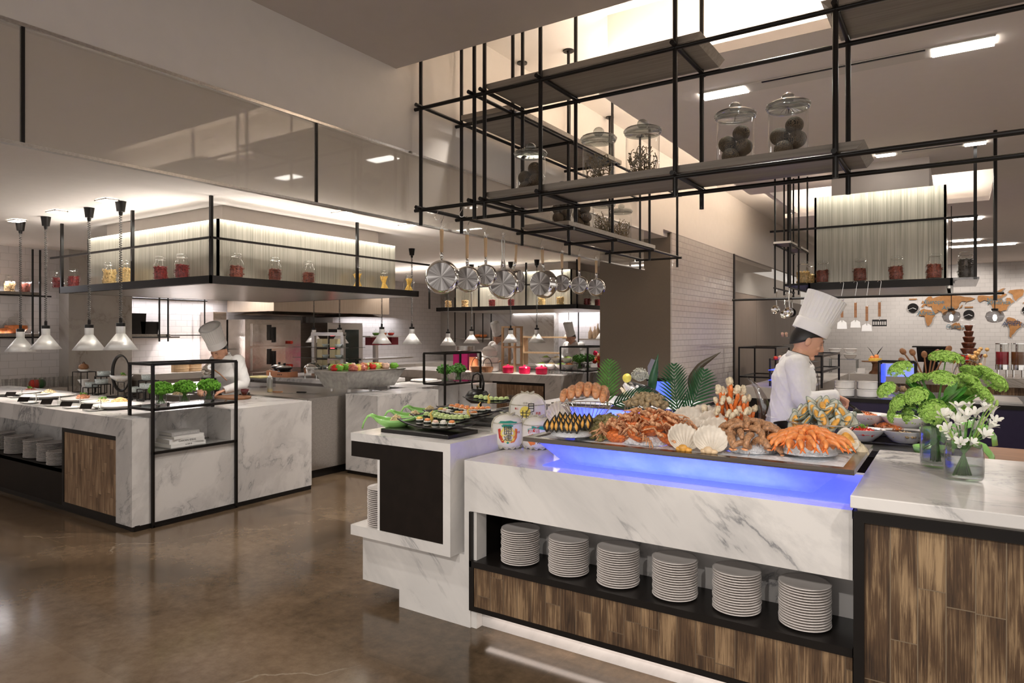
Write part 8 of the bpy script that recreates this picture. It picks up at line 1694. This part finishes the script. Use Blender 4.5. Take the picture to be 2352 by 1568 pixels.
# far salad counter top
c = at(1061, 860, z=.9); y0_ = 9.9
def fx(u, y): return at(u, 800, y=y).x
t = thing('magenta_machine', 'magenta drinks machine with a steel bowl on top, far counter', 'machine', (fx(1061, 10.1), 10.2, .9)); obj('machine_body', MB().box(-.17, .17, -.15, .15, .0, .34), mat('magenta_enamel', (.48, .01, .16), .3), t); obj('steel_bowl', MB().lathe([(.16, .34), (.18, .36), (.18, .44), (.16, .44)], 24), M['steel'], t, autos=40)
t = thing('juice_jar', 'glass jar of orange-pink juice with a lid, far counter', 'jar', (fx(1092, 10), 9.95, .9)); obj('juice', MB().cyl(0, 0, .01, .25, .085, 20), mat('orange_juice', (.85, .30, .14), .2), t, autos=40); obj('glass_body', MB().lathe([(.09, 0), (.092, .28), (.07, .32), (.07, .34)], 24), M['glass'], t, smooth=True); obj('lid', MB().cyl(0, 0, .34, .36, .075, 20), M['steel'], t)
for k, (r_, z) in enumerate(((.175, 0), (.165, .155), (.145, .27))): t = thing('cream_pot', ('largest lower', 'middle', 'top lidded')[k]+' cream stacked serving pot beside the far cook', 'pot', (fx(1135, 10), 9.85, .9+z), 0, 'stacked cream pots'); obj('pot_body', MB().lathe([(0, 0), (r_*.85, 0), (r_, .02), (r_*1.02, .10 if k else .15), (0, .10 if k else .15)], 28), M['china'], t, autos=50); (obj('lid', MB().lathe([(r_*.95, .10), (r_*.7, .16), (.03, .19), (.03, .21), (0, .21)], 24), M['china'], t, smooth=True) if k == 2 else None)
M['redpot'] = mat('red_pot', (.62, .01, .07), .2, coat=.5)
for k, u in enumerate((1164, 1202, 1241)): t = thing('red_pot', ('left', 'middle', 'right')[k]+' small red lidded pot on the edge of the salad counter', 'pot', (fx(u, 9.62), 9.66, .9), 0, 'red pots'); obj('pot_body', MB().lathe([(0, 0), (.085, 0), (.095, .01), (.10, .10), (0, .10)], 24), M['redpot'], t, autos=40); obj('lid', MB().lathe([(.103, .10), (.09, .12), (.02, .13), (.015, .15), (0, .15)], 24), M['redpot'], t, autos=40)
for k, u in enumerate((1087, 1113)): t = thing('wire_basket', ('left', 'right')[k]+' small dark wire basket with a hoop handle on the salad counter', 'basket', (fx(1092+26*k, 9.62), 9.64, .9), 0, 'small wire baskets'); obj('basket_body', MB().lathe([(.08, 0), (.10, .05), (.11, .10)], 16), M['walnut'], t); obj('hoop_handle', MB().tube([(.10*math.cos(a), 0, .08+.17*math.sin(a)) for a in [i*PI/14 for i in range(15)]], .006, 6), M['black'], t)
t = thing('wooden_rack', 'tall pale wooden rack between the lamps and the left far cook', 'rack', (fx(1177, 10.2), 10.15, .9))
for x in (-.11, .15): 
    for y in (-.1, .12): obj('post', MB().box(x-.018, x+.018, y-.018, y+.018, 0, .80), M['wooden'], t)
for z in (.10, .42, .78): obj('shelf_board', MB().box(-.13, .17, -.12, .14, z, z+.03), M['wooden'], t)
t = thing('glass_rack', 'low wooden rack of upturned glasses on the far wall side', 'rack', (fx(1250, 12.3), 12.4, .9))
for x in (-.55, .55): obj('post', MB().box(x-.025, x+.025, -.1, .1, 0, .62), M['wooden'], t)
for z in (.25, .58): obj('shelf_board', MB().box(-.57, .57, -.14, .14, z, z+.03), M['wooden'], t)
for k in range(12): solo('upturned_glass', MB().lathe([(.032, 0), (.026, .12), (0, .122)], 12), M['glass_j'], (fx(1250, 12.3)-.5+.09*k, 12.4, 1.51), '%s upturned glass from the left on the low wooden rack' % od(k), 'glass', 'upturned glasses', smooth=True)
t = thing('back_counter', 'work counter along the far wall under the glass rack', 'counter', (-8.2, 12.1, 0)); obj('worktop', MB().box(0, 4.0, 0, .9, .84, .9), M['marble_g'], t); obj('carcass', MB().box(.02, 3.98, .04, .88, 0, .84), M['steel'], t)
for k, (u, v, y, z) in enumerate(((1240, 855, 9.95, 0), (1262, 855, 9.95, 0), (1285, 855, 9.95, 0), (1303, 855, 9.95, 0), (1250, 845, 10.2, .10), (1275, 845, 10.2, .10), (1300, 845, 10.2, .10), (1322, 845, 10.2, .10))):
    w_ = '%s white bowl of salad in the %s row of the far salad display' % (od(k % 4), 'front' if k < 4 else 'raised rear'); x = fx(u+4, y); solo('salad_bowl', MB().lathe([(0, 0), (.05, 0), (.12, .085), (.115, .085), (.04, .012), (0, .012)], 20), M['china'], (x, y, .9+.08+z), w_, 'bowl', 'salad bowls', smooth=True); mound(Vector((x, y, .98+z)), .09, .05, M[('lett', 'cream_f', 'lett', 'pep')[k % 4]], 'salad in the '+w_.replace(' of salad', ''), seed=200+k, kind='chunk', z0=.06, n=40)
t = thing('acrylic_riser', 'clear acrylic risers under the far salad bowls', 'stand', (fx(1238, 9.95), 9.85, .9)); obj('top', MB().box(-.05, .75, 0, .22, .07, .08), M['glass_g'], t); obj('top', MB().box(-.05, .85, .25, .48, .17, .18), M['glass_g'], t)
for k in range(8): obj('leg', MB().cyl(.0+.1*k, .02+.0*k, 0, .07, .008, 8), M['glass_r'], t); obj('leg', MB().cyl(.0+.11*k, .27, 0, .17, .008, 8), M['glass_r'], t)
t = thing('flower_bunch', 'bunch of pink and red flowers at the far right of the salad counter', 'flowers', (fx(1362, 10.4), 10.7, .9)); obj('vase', MB().lathe([(0, 0), (.05, 0), (.06, .16), (0, .16)], 16), M['redpot'], t, autos=40)
for k in range(16): r_ = random.Random(k+300); obj('bloom', MB().ball((r_.uniform(-.13, .13), r_.uniform(-.1, .1), .26+r_.uniform(-.06, .10)), .045, 8, 6, .15), M[('redpot', 'tuna', 'red', 'egg')[k % 4]], t, smooth=True)
for k, (u, h_) in enumerate(((1356, .26), (1366, .27), (1373, .33))): solo('stone_bottle', MB().lathe([(0, 0), (.045, 0), (.05, .02), (.048, h_*.55), (.018, h_*.75), (.016, h_), (0, h_)], 16), mat('tan_bottle', (.42, .29, .18), .4), (fx(u, 13.3), 13.3, 1.46), ('left', 'middle', 'tallest right')[k]+' tan bottle on the far wall shelf by the pillar', 'bottle', 'tan bottles', smooth=True)
t = thing('wall_shelf', 'far wall shelf with tan bottles beside the brown pillar', 'shelf', (fx(1335, 13.3), 13.15, 1.43)); obj('shelf_board', MB().box(0, 1.2, 0, .3, 0, .03), M['shelf'], t); obj('post', MB().tube([(.02, -.02, -.1), (.02, -.02, .9)], .014, 6), M['black'], t)
t = thing('wall_shelf', 'far wall pipe shelf with two orange jars left of the far cook', 'shelf', (fx(1042, 13.2), 13.15, 1.46)); obj('shelf_board', MB().box(0, fx(1135, 13.2)-fx(1042, 13.2), 0, .3, -.03, .0), M['shelf'], t)
for u in (1049, 1074, 1093, 1113, 1132): obj('post', MB().tube([(fx(u, 13.2)-fx(1042, 13.2), -.02, -.1), (fx(u, 13.2)-fx(1042, 13.2), -.02, 1.0)], .014, 6), M['black'], t)
for k, u in enumerate((1098, 1110)): bonbon((fx(u, 13.3), 13.3, 1.465), ('left', 'right')[k]+' orange jar on the far wall pipe shelf', 1.0)
